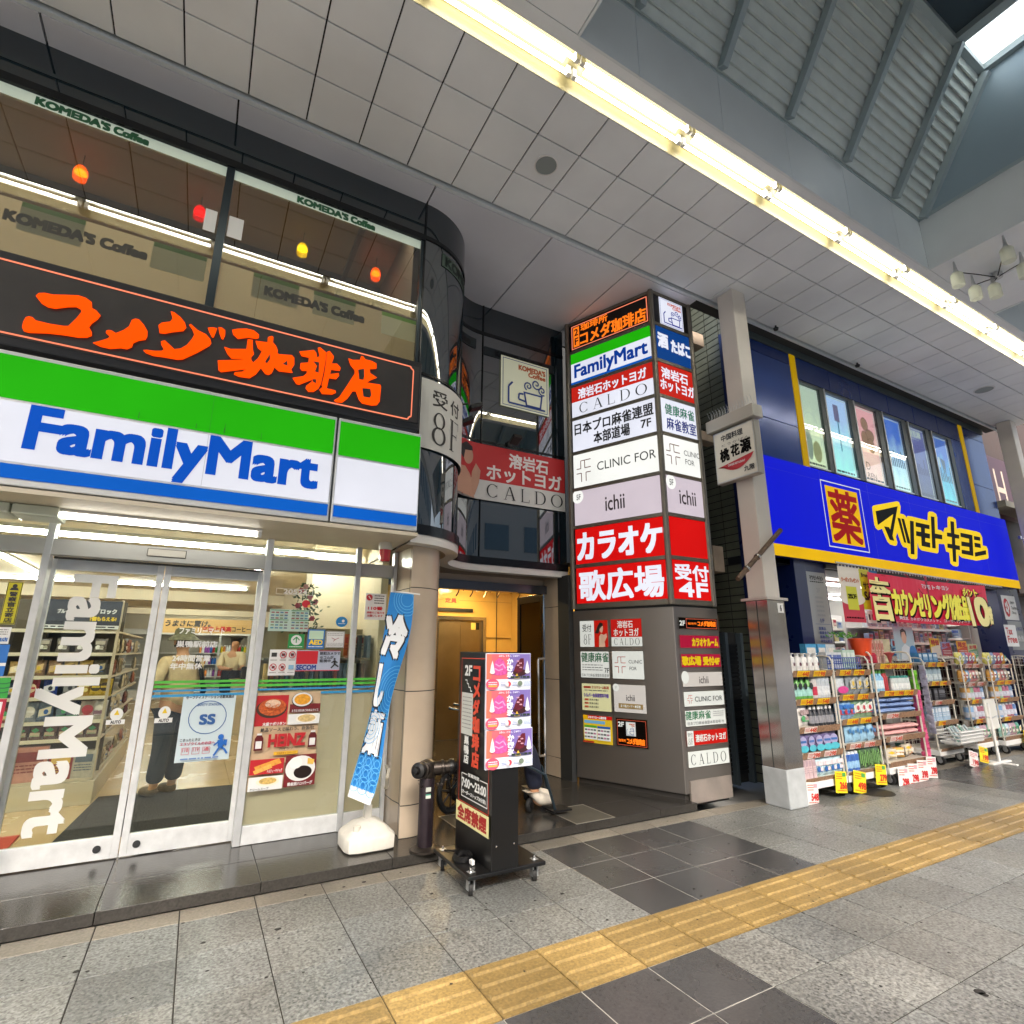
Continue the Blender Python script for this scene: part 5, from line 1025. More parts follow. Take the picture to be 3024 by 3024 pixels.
for x in (-2.6, -1.8, -1.0, -.2, .6, 1.4): b = MB(); b.box(x-.03, 19.58, .35, x+.03, 19.64, 1.95, M_alu); b.build('door_frame', t)
for k, z in enumerate((.72, 1.08, 1.42)):
    for i in range(18):
        c = ['#3a7a3a', '#c8b020', '#b8702a', '#d0d4d8', '#7a3a8a', '#2a5a9a', '#a02a22'][(i*3+k*5)//4 % 7]
        item('drink_bottle', ('drink', c), (lambda c: lambda b: bottle(b, 0, 0, 0, .035, .24, mat(c, .2, 0, .15), pm('#d8d8d8'), None, 0))(c), .1+.073*i, 19.75, z, 'small drink bottle standing in the lit coolers at the back of the store', 'bottle', 'drink bottles in the coolers')
t = thing('store_counter', 'cream service counter deep inside the store', 'counter', (.9, 11.4, .075))
b = MB(); b.box(.62, 11.1, .075, 1.4, 11.5, .95, mat('#cbbd9c', .5)); b.build('cabinet', t); b = MB(); b.box(.58, 11.05, .95, 1.45, 11.6, .99, mat('#8a7a5c', .4)); b.build('counter_top', t)
b = MB(); b.box(.75, 11.2, .99, .95, 11.4, 1.2, M_black); b.box(.98, 11.25, .99, 1.2, 11.35, 1.28, M_black); b.build('cash_register', label='dark cash register on the store counter', cat='register')
# magazine rack behind the fixed panes, hanging flowers
t = thing('magazine_rack', 'low rack of magazines behind the fixed store panes', 'rack', (1.0, 5.6, .075))
for k, z in enumerate((.55, 1.16, 1.42)):
    b = MB(); b.box(.52, 5.35, z-.02, 1.46, 5.75, z, mat('#8a8272', .5)); b.build('shelf', t)
b = MB(); b.box(.5, 5.75, 1.15, 1.47, 5.79, 1.7, mat('#9a8c6c', .6)); b.build('back_panel', t)
for i in range(22):
    c = RN.choice(('#c0b8a8', '#8a7058', '#d8d0c0', '#4a4a4a', '#a05a3a', '#c8a868', '#6a7a8a')); x = .56+.042*i
    item('magazine', ('mag', c), (lambda c: lambda b: pbox(b, 0, 0, 0, .03, .21, .18, pm(c)))(c), x, 5.46, 1.16+.26*(i % 2 if x > 1.2 else 0), 'magazine standing upright in the rack behind the fixed panes', 'magazine', 'magazines in the rack')
for x, c, nm in ((1.27, '#b8602a', 'orange'), (1.37, '#c8b8a0', 'cream')): row('picture_book', 'book', nm+' picture book', 'on top of the magazine rack by the blue banner', (x,), 5.46, 1.44, (lambda c: lambda b: pbox(b, 0, 0, 0, .09, .2, .02, pm(c), pm('#a03a2a'), 2))(c))
t = thing('flower_garland', 'hanging garland of green leaves with pink flowers behind the pane', 'flowers', (.86, 5.5, 1.6))
b = MB(); M_leaf = mat('#3d5230', .6, var=.35, scale=30)
for i in range(220):
    f = RN.random(); c = Vector((.86+RN.gauss(0, .05+.03*f), 5.5+RN.gauss(0, .04), 2.1-f*.46)); a = RN.uniform(0, 6.3); d = Vector((cos(a), RN.uniform(-.6, .6), sin(a)))*.022; e = d.cross(Vector((RN.uniform(-1, 1), 1, RN.uniform(-1, 1)))).normalized()*.009
    b.poly([c-d, c+e, c+d, c-e], M_leaf)
b.build('leaves', t)
for i in range(9):
    c = Vector((.84+RN.gauss(0, .05), 5.45, 2.08-.05*i+RN.uniform(-.02, .02))); b = MB(); m = mat(RN.choice(('#b83a4a', '#c86a7a', '#d8a0a8')), .6)
    for j in range(6): a = j*pi/3; q = c+Vector((cos(a)*.018, -.008, sin(a)*.018)); b.poly([c, q+Vector((-sin(a)*.012, 0, cos(a)*.012)), q+Vector((cos(a)*.012, -.006, sin(a)*.012)), q+Vector((sin(a)*.012, 0, -cos(a)*.012))], m)
    b.build('blossom', t)
for i, (x, y, z) in enumerate(((-1.15, 7.9, 2.60), (.25, 8.9, 2.60))):
    b = MB(); b.lathe((x, y, z-.10), [(.0, 0), (.05, .02), (.065, .05), (.07, .075), (.09, .08), (.09, .1)], mat('#3a3530', .25), 16); b.build('dome_camera', label=('dark dome camera on the store ceiling above the vertical lettering', 'dark dome camera on the store ceiling above the coffee banner')[i], cat='camera', smooth=True)
# ================================================================ PEOPLE
def skin(name, J, E, parent, m, sub=2, loc=None):
    """one continuous surface grown round a skeleton: J = {joint: (x, y, z, rx, ry)}"""
    ks = list(J); me = bpy.data.meshes.new(name); me.from_pydata([J[k][:3] for k in ks], [(ks.index(a), ks.index(b)) for a, b in E], [])
    o = bpy.data.objects.new(name, me); COL.objects.link(o); o.modifiers.new('skin', 'SKIN')
    for i, k in enumerate(ks): v = me.skin_vertices[0].data[i]; v.radius = J[k][3:5]; v.use_root = (i == 0)
    md = o.modifiers.new('ss', 'SUBSURF'); md.levels = sub; md.render_levels = sub; me.materials.append(m)
    dg = bpy.context.evaluated_depsgraph_get(); m2 = bpy.data.meshes.new_from_object(o.evaluated_get(dg)); m2.name = name
    m2.materials.clear(); m2.materials.append(m); m2.polygons.foreach_set('use_smooth', [True]*len(m2.polygons)); m2.polygons.foreach_set('material_index', [0]*len(m2.polygons))
    bpy.data.objects.remove(o); o = bpy.data.objects.new(name, m2); COL.objects.link(o); o['_o'] = (0, 0, 0)
    if parent: o.parent = parent
    return o
M_skin = mat('#b98a68', .55); M_hair = mat('#17120f', .5, bump=.6, scale=90)
def hand(J, E, w, key, d, out):
    """palm and five unequal curled fingers from wrist w, pointing along d"""
    d = Vector(d).normalized(); o = Vector(out).normalized(); n = d.cross(o)
    J[key+'pm'] = (*(Vector(w)+d*.05), .032, .016); E.append((key, key+'pm'))
    for i, (off, l) in enumerate(((-.026, .062), (-.009, .075), (.009, .07), (.026, .055))):
        a = Vector(w)+d*.085+o*off; b_ = a+d*l*.5+n*.008; c = a+d*l*.85+n*.03
        for q, pnt in (('a', a), ('b', b_), ('c', c)): J[f'{key}f{i}{q}'] = (*pnt, .009, .009)
        E += [(key+'pm', f'{key}f{i}a'), (f'{key}f{i}a', f'{key}f{i}b'), (f'{key}f{i}b', f'{key}f{i}c')]
    a = Vector(w)+d*.03-o*.035; c = a+d*.04-o*.015+n*.015
    J[key+'ta'] = (*a, .011, .011); J[key+'tb'] = (*c, .009, .009); E += [(key+'pm', key+'ta'), (key+'ta', key+'tb')]
# customer seen from behind
t = thing('person', 'person in a bucket hat and beige shirt seen from behind through the door', 'person', (-.12, 6.88, .085))
J = {'pel': (0, 0, .92, .15, .11), 'wst': (0, .0, 1.06, .14, .10), 'chs': (0, -.01, 1.28, .165, .11), 'nk0': (0, 0, 1.42, .07, .065), 'nk': (0, .01, 1.47, .05, .05), 'hd0': (0, .02, 1.54, .075, .085), 'hd': (.0, .025, 1.61, .078, .095), 'hd1': (0, .02, 1.67, .055, .06)}
E = [('pel', 'wst'), ('wst', 'chs'), ('chs', 'nk0'), ('nk0', 'nk'), ('nk', 'hd0'), ('hd0', 'hd'), ('hd', 'hd1')]
for s, n in ((-1, 'l'), (1, 'r')):
    el = (s*.29, .0, 1.08) if s < 0 else (.27, .08, 1.1); wr = (-.33, .06, .84) if s < 0 else (.2, .28, 1.08)
    J.update({n+'sh': (s*.19, 0, 1.36, .06, .06), n+'el': (*el, .042, .042), n: (*wr, .026, .026), n+'hp': (s*.09, 0, .84, .095, .1), n+'kn': (s*.1, -.02, .47, .06, .06), n+'an': (s*.1, .02, .07, .04, .045), n+'to': (s*.12, .09, .03, .03, .022)})
    E += [('chs', n+'sh'), (n+'sh', n+'el'), (n+'el', n), ('pel', n+'hp'), (n+'hp', n+'kn'), (n+'kn', n+'an'), (n+'an', n+'to')]
hand(J, E, J['l'][:3], 'l', (-.1, .15, -1), (0, 1, 0)); hand(J, E, J['r'][:3], 'r', (-.3, 1, 0), (0, 0, 1))
skin('body', J, E, t, M_skin)
M_shirt = mat('#cdb890', .85, var=.12, scale=14, bump=.5); M_jean = mat('#1d2733', .85, var=.2, scale=20, bump=.4)
g = lambda k, e=.018: (*J[k][:3], J[k][3]+e, J[k][4]+e)
SJ = {'chs': g('chs', .03), 'wst': (0, 0, 1.06, .175, .135), 'hem': (0, 0, .86, .185, .145), 'nk0': (0, 0, 1.42, .085, .08)}; SE = [('chs', 'wst'), ('wst', 'hem'), ('chs', 'nk0')]
for n, s in (('l', -1), ('r', 1)):
    SJ[n+'sh'] = g(n+'sh', .022); e = Vector(J[n+'el'][:3]); SJ[n+'el'] = (*(Vector(J[n+'sh'][:3]).lerp(e, .95)), .066, .066); SE += [('chs', n+'sh'), (n+'sh', n+'el')]
skin('shirt', SJ, SE, t, M_shirt)
TJ = {'pel': (0, 0, .93, .165, .125)}; TE = []
for n in 'lr': TJ.update({n+'hp': g(n+'hp', .015), n+'kn': g(n+'kn', .03), n+'an': (*J[n+'an'][:2], .12, .082, .088)}); TE += [('pel', n+'hp'), (n+'hp', n+'kn'), (n+'kn', n+'an')]
skin('trousers', TJ, TE, t, M_jean)
for n in 'lr': x, y = J[n+'an'][:2]; skin('shoe', {'h': (x, y-.05, .055, .062, .06), 'm': (x+.01, y+.06, .05, .064, .055), 'f': (x+.02, y+.19, .04, .055, .042)}, [('h', 'm'), ('m', 'f')], t, mat('#5c5042', .8, var=.2, scale=30))
b = MB(); b.lathe((0, .02, 1.63), [(.155, -.035), (.16, -.03), (.105, .02), (.1, .025), (.095, .085), (.07, .105), (0, .108)], mat('#6a6850', .9, var=.5, scale=26), 24); o = b.build('bucket_hat', t, smooth=True, loc=(0, 0, 0)); o.location = (0, 0, 0)
b = MB(); b.lathe((0, .02, 1.555), [(.082, -.03), (.092, .0), (.09, .05)], M_hair, 16); o = b.build('hair', t, smooth=True, loc=(0, 0, 0)); o.location = (0, 0, 0)
b = MB()
for s in (-1, 1): b.lathe((s*.083, .03, 1.575), [(.012, -.03), (.02, 0), (.014, .03)], M_skin, 8)
b.lathe((0, .125, 1.57), [(.016, -.02), (.012, .01), (.006, .03)], M_skin, 8); o = b.build('face', t, smooth=True, loc=(0, 0, 0)); o.location = (0, 0, 0)
b = MB(); b.tube([(.06, -.13, 1.40), (.13, -.15, 1.28), (.24, -.10, 1.05), (.27, .0, .95)], [.024, .024, .03, .03], M_black, 8); o = b.build('bag_strap', t, smooth=True, loc=(0, 0, 0)); o.location = (0, 0, 0)
b = MB(); b.box(.18, .02, .78, .36, .16, 1.02, M_black); o = b.build('shoulder_bag', t, bev=.03, loc=(0, 0, 0)); o.location = (0, 0, 0)
t.rotation_euler.z = radians(38); t.scale = (.96, .96, .94)
# clerk behind the counter
t = thing('person', 'person in a cream shirt and dark apron working at the store counter', 'person', (.62, 11.95, .075))
J = {'pel': (0, 0, .92, .14, .1), 'chs': (0, -.03, 1.25, .15, .1), 'nk0': (.0, -.03, 1.38, .06, .06), 'nk': (.02, -.04, 1.43, .045, .045), 'hd': (.04, -.06, 1.53, .08, .09), 'hd1': (.04, -.06, 1.6, .06, .07)}
E = [('pel', 'chs'), ('chs', 'nk0'), ('nk0', 'nk'), ('nk', 'hd'), ('hd', 'hd1')]
for s, n in ((-1, 'l'), (1, 'r')):
    J.update({n+'sh': (s*.17, -.02, 1.33, .055, .055), n+'el': (s*.2+.05, -.2, 1.1, .04, .04), n: (.2+s*.08, -.42, 1.08, .025, .025), n+'hp': (s*.09, 0, .84, .085, .09), n+'kn': (s*.09, 0, .47, .058, .058), n+'an': (s*.09, .02, .07, .04, .04), n+'to': (s*.1, -.12, .03, .04, .03)})
    E += [('chs', n+'sh'), (n+'sh', n+'el'), (n+'el', n), ('pel', n+'hp'), (n+'hp', n+'kn'), (n+'kn', n+'an'), (n+'an', n+'to')]; hand(J, E, J[n][:3], n, (.3, -1, 0), (1, 0, 0))
skin('body', J, E, t, M_skin)
skin('shirt', {'chs': g('chs', .025), 'pel': g('pel', .02), 'lsh': g('lsh', .02), 'lel': g('lel', .025), 'rsh': g('rsh', .02), 'rel': g('rel', .025)}, [('chs', 'pel'), ('chs', 'lsh'), ('lsh', 'lel'), ('chs', 'rsh'), ('rsh', 'rel')], t, mat('#cdbf9e', .8))
skin('apron', {'a': (0, -.02, 1.15, .18, .135), 'b': (0, 0, .95, .185, .14), 'c': (0, 0, .6, .19, .15)}, [('a', 'b'), ('b', 'c')], t, mat('#1a1c22', .8))
skin('hair', {'a': (.03, -.035, 1.56, .09, .1), 'b': (.035, -.04, 1.62, .07, .08), 'c': (.0, .04, 1.48, .05, .05)}, [('a', 'b'), ('a', 'c')], t, M_hair)
t.rotation_euler.z = radians(-20)
# ================================================================ DRUGSTORE
ds = thing('drugstore_building', 'blue panelled drugstore with a row of lit poster windows and an open front', 'building', (9.7, 4.4, 0))
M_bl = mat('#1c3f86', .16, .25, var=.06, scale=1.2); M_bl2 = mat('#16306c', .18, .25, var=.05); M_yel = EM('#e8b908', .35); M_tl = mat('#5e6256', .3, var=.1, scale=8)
b = MB(); FY = 4.30
def pan(x0, z0, x1, z1, m): b.box(x0+.004, FY, z0+.004, x1-.004, FY+.05, z1-.004, m)
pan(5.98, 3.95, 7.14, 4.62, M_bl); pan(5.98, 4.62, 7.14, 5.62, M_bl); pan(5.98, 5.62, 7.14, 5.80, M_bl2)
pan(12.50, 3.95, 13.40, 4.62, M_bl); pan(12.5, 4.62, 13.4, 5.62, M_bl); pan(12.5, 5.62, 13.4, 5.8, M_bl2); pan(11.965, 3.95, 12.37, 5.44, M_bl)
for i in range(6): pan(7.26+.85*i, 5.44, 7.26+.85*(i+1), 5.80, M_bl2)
b.box(5.98, FY+.05, 2.6, 13.4, FY+.1, 5.9, M_gap); b.box(5.98, FY-.02, 5.80, 13.4, FY+.02, 5.9, mat('#343f40', .5)); b.build('blue_panel', ds, bev=.003)
for x in (7.14, 12.37):
    b = MB(); b.box(x, FY-.012, 3.95, x+.125, FY+.05, 5.80, M_yel); b.build('yellow_strip', ds)
WX = [(7.287, 7.80), (7.939, 8.563), (8.736, 9.365), (9.573, 10.166), (10.401, 10.98), (11.223, 11.818)]
def grad(c0, c1, e):
    m = bpy.data.materials.new('print'); m.use_nodes = True; N = m.node_tree.nodes; L_ = m.node_tree.links; bs = N['Principled BSDF']
    tc = N.new('ShaderNodeTexCoord'); sx = N.new('ShaderNodeSeparateXYZ'); rp = N.new('ShaderNodeValToRGB'); nz = N.new('ShaderNodeTexNoise'); nz.inputs['Scale'].default_value = 5
    ad = N.new('ShaderNodeMath'); ad.operation = 'MULTIPLY_ADD'; ad.inputs[1].default_value = .5; L_.new(tc.outputs['Generated'], sx.inputs[0]); L_.new(tc.outputs['Generated'], nz.inputs['Vector']); L_.new(nz.outputs['Fac'], ad.inputs[0]); L_.new(sx.outputs['Z'], ad.inputs[2])
    rp.color_ramp.elements[0].position = .25; rp.color_ramp.elements[0].color = (*lin(c1), 1); rp.color_ramp.elements[1].position = 1.2 if False else 1.0; rp.color_ramp.elements[1].color = (*lin(c0), 1)
    L_.new(ad.outputs[0], rp.inputs[0]); L_.new(rp.outputs[0], bs.inputs['Base Color']); L_.new(rp.outputs[0], bs.inputs['Emission Color']); bs.inputs['Emission Strength'].default_value = e; bs.inputs['Roughness'].default_value = .4
    m.cycles.emission_sampling = 'NONE'; bs.inputs['Emission Strength'].default_value = e*SIGN; return m
GR = [('#9aa79c', '#c3cfae'), ('#8fa8d8', '#9adfe0'), ('#c88a96', '#e8c8bc'), ('#1d55b8', '#c8ece8'), ('#3a3f8a', '#4a4a6a'), ('#1450b0', '#5ac8d8')]
for i, (x0, x1) in enumerate(WX):
    b = MB(); b.box(x0-.03, FY-.01, 4.06, x0, FY+.1, 5.43, M_alu); b.box(x1, FY+.0, 4.06, x1+.14, FY+.1, 5.43, mat('#3c4446', .4, .3)); b.box(x0, FY-.0, 5.39, x1, FY+.1, 5.43, mat('#4a5456', .4, .3)); b.box(x0, FY, 4.06, x1, FY+.1, 4.085, M_alu); w = b.build('window', ds, bev=.003)
    p = PY(x0, 5.385, x1, 4.09, FY+.045); p.r(0, 0, 1, 1, grad(*GR[i], 1.5)); p.k = 2
    lt = EM('#dfeeec', .8); dk = mat('#3a5a7a', .5, 0, .2)
    p.r(.94, .04, .97, 1, lt); p.r(.0, .012, .97, .025, lt)
    if i == 0: p.ringe(.45, .62, .42, .30, .012, lt, 150, 380); p.ell(.25, .72, .16, .2, mat('#b8c8c0', .5, 0, .3)); p.ell(.6, .8, .2, .13, mat('#c8c89a', .5, 0, .3))
    if i == 1: p.r(.38, .1, .6, .32, mat('#9a90d0', .5, 0, .4)); p.r(.48, .32, .53, .7, mat('#5a9ac0', .5, 0, .3))
    if i == 2:
        sk = mat('#c8927a', .5, 0, .3)
        for q in ((.45, .22, .16, .09), (.62, .36, .2, .08), (.35, .42, .14, .1), (.6, .5, .16, .1)): p.ell(*q, sk); p.ringe(q[0], q[1], q[2], q[3], .012, mat('#8a5a4a', .5, 0, .1))
        p.t('D', .2, .74, .38, .84, mat('#8a6a5a', .5), .0); p.t('REN', .2, .88, .6, .95, mat('#8a6a5a', .5))
    if i in (3, 4, 5):
        for k in range(9):
            h = RN.uniform(.06, .26); x = .06+.095*k; p.r(x, .66-h, x+.06, .68, mat(('#2a7aa8', '#5a4aa0', '#2a8ab0')[i-3], .5, 0, .35))
    if i == 4: p.t('雪肌精', .08, .05, .75, .15, lt, .04); p.tiny(.1, .17, .6, .19, 1, lt, .5, 2)
    if i == 5: p.ln([(.3, .3), (.9, .95)], .012, dk); p.r(.2, .33, .3, .48, lt); p.poly([(.35, .33), (.6, .36), (.58, .5), (.4, .48)], dk)
    p.tiny(.08, .94, .9, .98, 1, mat('#556', .5), .6, i); p.b.build('window_poster', w)
    b = MB(); b.box(x0, FY+.01, 4.09, x1, FY+.014, 5.385, M_glass); b.build('pane', w)
# main fascia sign
sg = thing('drugstore_sign', 'long royal blue sign with a yellow band and black lettering outlined in yellow', 'sign', (9.7, 4.25, 2.66))
SB = EM('#0212cc', .82, .04, .8); SY = EM('#f2bd06', .72); SYb = EM('#f6cf1a', .8); SK = mat('#0b0a08', .6, spec=.08); SR = mat('#b00a0e', .5, 0, .5, spec=.06)
b = MB(); b.box(6.08, 4.205, 2.66, 13.28, 4.29, 3.985, mat('#0c1c7a', .3)); b.build('sign_box', sg)
p = PY(6.08, 3.985, 13.28, 2.66, 4.203); p.r(0, 0, 1, .885, SB); p.r(0, .885, 1, 1, SY); p.r(0, .12, 1, .122, mat('#03118a', .4)); [p.r(f, 0, f+.0006, .885, mat('#020c80', .4)) for f in (.17, .335, .5, .668, .835)]; p.b.build('sign_face', sg)
mk_ = lambda L_: [U(2560+x*.20704, 1460+y*.20704, 'Y', 4.195) for x, y in L_]
Y1 = [(72,180),(95,158),(425,98),(455,112),(478,175),(470,275),(520,285),(550,310),(560,340),(575,308),(620,312),(865,372),(870,260),(890,243),(940,250),(985,280),(1000,330),(1005,500),(1060,515),(1090,545),(1105,480),(1150,470),(1148,340),(1165,318),(1220,325),(1265,360),(1278,490),(1320,480),(1560,530),(1610,550),(1640,610),(1650,730),(1700,740),(1720,780),(1733,905),(1715,920),(1560,945),(1360,905),(1325,880),(1305,850),(1305,1015),(1285,1030),(1230,1020),(1190,980),(1175,830),(1130,815),(1105,710),(1020,705),(1018,825),(1000,842),(780,800),(740,760),(720,670),(715,910),(700,925),(630,918),(590,880),(572,765),(520,750),(490,710),(430,540),(410,610),(430,680),(425,725),(400,735),(330,715),(290,670),(215,490),(160,510),(125,480),(105,430)]
BS = [[(120,240),(432,170),(358,590),(382,662),(322,648),(242,458),(308,470),(328,508),(372,280),(152,437)], [(432,335),(470,345),(555,692),(528,685)], [(487,345),(523,352),(605,660),(612,705),(575,695)], [(610,375),(660,385),(672,858),(622,850)],
 [(692,398),(886,440),(886,498),(820,485),(822,548),(892,565),(892,632),(825,620),(825,675),(895,692),(897,760),(778,735),(770,605),(698,590),(698,525),(768,538),(766,475),(693,460)], [(908,315),(955,322),(965,560),(1067,580),(1068,642),(968,628),(975,772),(928,765)],
 [(1187,382),(1235,392),(1242,565),(1310,580),(1308,632),(1250,625),(1255,722),(1318,735),(1320,795),(1262,785),(1268,965),(1225,958),(1215,775),(1145,760),(1145,702),(1210,712),(1207,610),(1140,600),(1138,545),(1195,552)],
 [(1330,548),(1497,582),(1512,878),(1350,845),(1348,790),(1460,810),(1455,752),(1345,735),(1343,672),(1455,690),(1452,635),(1333,605)], [(1522,595),(1608,610),(1610,662),(1525,648)], [(1530,690),(1612,705),(1618,765),(1535,750)], [(1535,830),(1690,798),(1695,858),(1540,888)]]
b = MB(); b.prism(mk_(Y1), (0, -.004, 0), SYb)
for L_ in BS: b.prism([v+Vector((0, -.004, 0)) for v in mk_(L_)], (0, -.004, 0), SK)
zs2 = lambda x, y: U(2200+x*.4265, 1000+y*.4265, 'Y', 4.198)
q = [zs2(*c) for c in ((548, 1020), (770, 1060), (835, 1448), (610, 1410))]; x0, x1 = (q[0].x+q[3].x)/2, (q[1].x+q[2].x)/2; z1, z0 = (q[0].z+q[1].z)/2, (q[2].z+q[3].z)/2
p = PY(x0, z1, x1, z0, 4.198, b); p.r(0, 0, 1, 1, SY); p.fr(-.12, -.085, 1.12, 1.085, .016, EM('#e8eaf2', .6)); p.t('薬', .06, .05, .94, .96, SR, .022); b.build('lettering', sg)
# open front: pilasters, directory, interior
b = MB(); b.box(6.62, FY, .0, 6.86, FY+.5, 2.66, M_navy); b.box(6.86, FY+.02, .0, 7.32, FY+.5, 2.66, M_navy); b.box(12.5, FY, 0, 13.4, FY+.4, 2.66, M_navy); b.box(5.98, FY+.05, 2.6, 13.4, FY+.5, 2.7, mat('#15171c', .5)); b.box(7.3, FY-.02, 2.6, 12.5, FY+.02, 2.655, mat('#20242c', .4)); b.build('pilaster', ds, bev=.004)
b = MB()
def brick(b, P0, du, dz, nu, nz, w, h, m, g=.012, off=.5):
    P0 = Vector(P0); du = Vector(du)
    n_ = du.cross(Vector((0, 0, 1))).normalized()*.008
    for j in range(nz):
        for i in range(nu): a = P0+du*(i*w+g/2)+Vector((0, 0, j*h+g/2)); b.prism([a, a+du*(w-g), a+du*(w-g)+Vector((0, 0, h-g)), a+Vector((0, 0, h-g))], n_, m)
b.box(6.0, FY+.55, 0, 6.64, FY+.6, 2.66, mat('#2a2b26', .8)); brick(b, (6.0, FY+.55, .0), (1, 0, 0), 1, 3, 26, .215, .10, M_tl); b.box(6.0, FY+.05, .0, 6.02, FY+.6, 2.66, M_gap); b.build('tiled_recess', ds)
p = PY(6.885, 2.53, 7.295, 1.57, FY+.017); p.r(0, 0, 1, 1, mat('#9a9c9e', .35, .5)); p.t('マツモトキヨシ', .14, .05, .86, .11, SK, .04); p.tiny(.14, .125, .86, .15, 1, SK, .5, 3); gl = mat('#8a8c90', .4); p.t('2F', .42, .22, .62, .28, gl, .03)
for i in range(5): p.tiny(.3, .33+.06*i, .7, .365+.06*i, 1, gl, .8, 20+i)
nv = mat('#22357a', .4); p.t('1F', .40, .64, .60, .69, nv, .04); p.r(.1, .71, .9, .714, nv)
for i, s in enumerate(('医薬品', '健康食品', '医療用品', '男性化粧品')): p.t(s, .25, .75+.055*i, .25+.12*len(s), .79+.055*i, nv, .03)
p.b.build('floor_directory', label='grey metal floor directory on the navy pilaster', cat='sign')
M_wht = mat('#d4d3cf', .4); M_dl = mat((1, 1, 1), .3, 0, 26, light=True, ecol=(1, .98, .94))
b = MB(); b.box(6.86, 4.35, -.002, 12.6, 11, .01, mat('#b5b2aa', .3, var=.05)); b.box(7.1, 4.85, 2.62, 12.6, 11, 2.7, M_wht); b.box(7.1, 10.9, 0, 12.6, 11, 2.62, M_wht); b.box(12.5, 4.7, 0, 12.6, 11, 2.62, M_wht); b.box(7.05, 4.8, 0, 7.12, 11, 2.62, M_wht); b.build('store_hall', ds)
for k, (y, x0) in enumerate(((5.2, 7.5), (5.2, 9.9), (6.6, 7.5), (6.6, 9.9), (8.4, 7.5), (8.4, 9.9))):
    tubelamp(x0, x0+2.3, y, 2.57, 'white ceiling tube light inside the drugstore', 'ceiling tubes inside the drugstore', 'x', m=M_dl)
def dshelf(x0, x1, y, zs, top, label):
    t = thing('store_shelf', label, 'shelf', ((x0+x1)/2, y+.2, .01), 'shelves inside the drugstore'); b = MB(); b.box(x0, y+.35, .01, x1, y+.4, top, M_wht); b.box(x0, y, .01, x1, y+.4, .12, M_wht); b.build('back_panel', t)
    for z in zs: b = MB(); b.box(x0, y, z-.015, x1, y+.35, z, M_wht); b.box(x0, y-.006, z-.03, x1, y, z+.01, EM('#e0dcd4', .2)); b.build('shelf', t)
    for i in range(int((x1-x0)/.16)):
        for z in zs:
            c = RN.choice(('#d8d8dc', '#c8d0d8', '#d0b8b8', '#e0dcd0', '#a8b8c8', '#c89aa0', '#8a98b8', '#d8c890')); k = RN.choice((.14, .17, .2))
            item('carton', ('carton', c, k), (lambda c, k: lambda b: pbox(b, 0, 0, 0, .12, k, .08, pm(c), pm(RN.choice(('#b8405a', '#4a6ab0', '#8a8a90'))), 2))(c, k), x0+.09+.16*i, y+.06, z, 'small pale carton on the bright shelves inside the drugstore', 'carton', 'cartons on the drugstore shelves')
dshelf(7.4, 8.5, 5.4, (1.45, 1.7, 1.95), 2.2, 'white wall shelf of cartons beside the red banner'); dshelf(9.6, 12.3, 6.4, (1.2, 1.45, 1.7, 1.95), 2.25, 'long white shelf of cartons deep in the drugstore')
dshelf(8.5, 9.5, 6.0, (1.5, 1.8), 2.1, 'short white shelf of cartons behind the portrait board'); dshelf(9.45, 12.3, 5.0, (1.42, 1.66, 1.9), 2.15, 'bright white shelf of cartons just behind the far carts')
t = thing('store_shelf', 'white shelf of cartons along the side wall of the drugstore', 'shelf', (12.3, 6.5, .01), 'shelves inside the drugstore'); b = MB(); b.box(12.42, 4.8, .01, 12.47, 9.5, 2.3, M_wht); b.build('back_panel', t)
for z in (1.2, 1.5, 1.75, 2.0):
    b = MB(); b.box(12.1, 4.8, z-.015, 12.42, 9.5, z, M_wht); b.box(12.09, 4.8, z-.03, 12.1, 9.5, z+.01, EM('#e0dcd4', .2)); b.build('shelf', t)
    for i in range(22): c = RN.choice(('#d8d8dc', '#d0b8b8', '#a8b8c8', '#c89aa0')); item('carton', ('carton', c, .17), (lambda c: lambda b: pbox(b, 0, 0, 0, .12, .17, .08, pm(c), pm('#b8405a'), 2))(c), 12.16, 4.9+.2*i, z, 'small pale carton on the bright shelves inside the drugstore', 'carton', 'cartons on the drugstore shelves', -pi/2)
# banner and hanging posters
RDB = mat('#c8183c', .6, 0, .25); YB2 = mat('#e0d63a', .5, 0, .30); YB3 = mat('#dcd08a', .5, 0, .3)  # banner colours glow a little to look brighter, without any lamp
bw = 3.50; NB = 28
class Wave(Pan):
    def P(s, x, y, k=None): q = Pan.P(s, x, y, k); q.y += .018*sin(x*17+y*2)+.012*sin(x*31); q.z -= .03*sin(pi*x)*(1-.4*y)-.015*x; return q
p = Wave((7.93, 4.10, 2.575), (1, 0, 0), (0, 0, 1), bw, .66, None, .003)
for i in range(NB): p.poly(R4(i/NB, 0, (i+1)/NB, 1), RDB, 1)
p.k = 2; rdk = mat('#8a0e2a', .6)
for i in range(9): a = pi*(i+.5)/9; p.poly([(.47, .5), (.47+.55*cos(a)-.01, .5-.62*abs(sin(a))), (.47+.55*cos(a)+.012, .5-.62*abs(sin(a)))], rdk, 1)
p.k = 4
def out(s, x0, y0, x1, y1, m, bo=.05):
    p.t(s, x0+.006, y0+.02, x1+.008, y1+.03, SK, bo*1.4); p.t(s, x0, y0, x1, y1, m, bo)
out('本', .005, .10, .135, .47, YB3, .06); out('日', .02, .53, .115, .97, YB3, .07); out('カウンセリング化粧品', .135, .3, .79, .86, YB2, .05); out('ポイント', .755, .1, .90, .28, YB2, .05); out('10', .79, .34, .945, .98, YB3, .07); out('倍', .945, .55, .985, .95, YB3, .05)
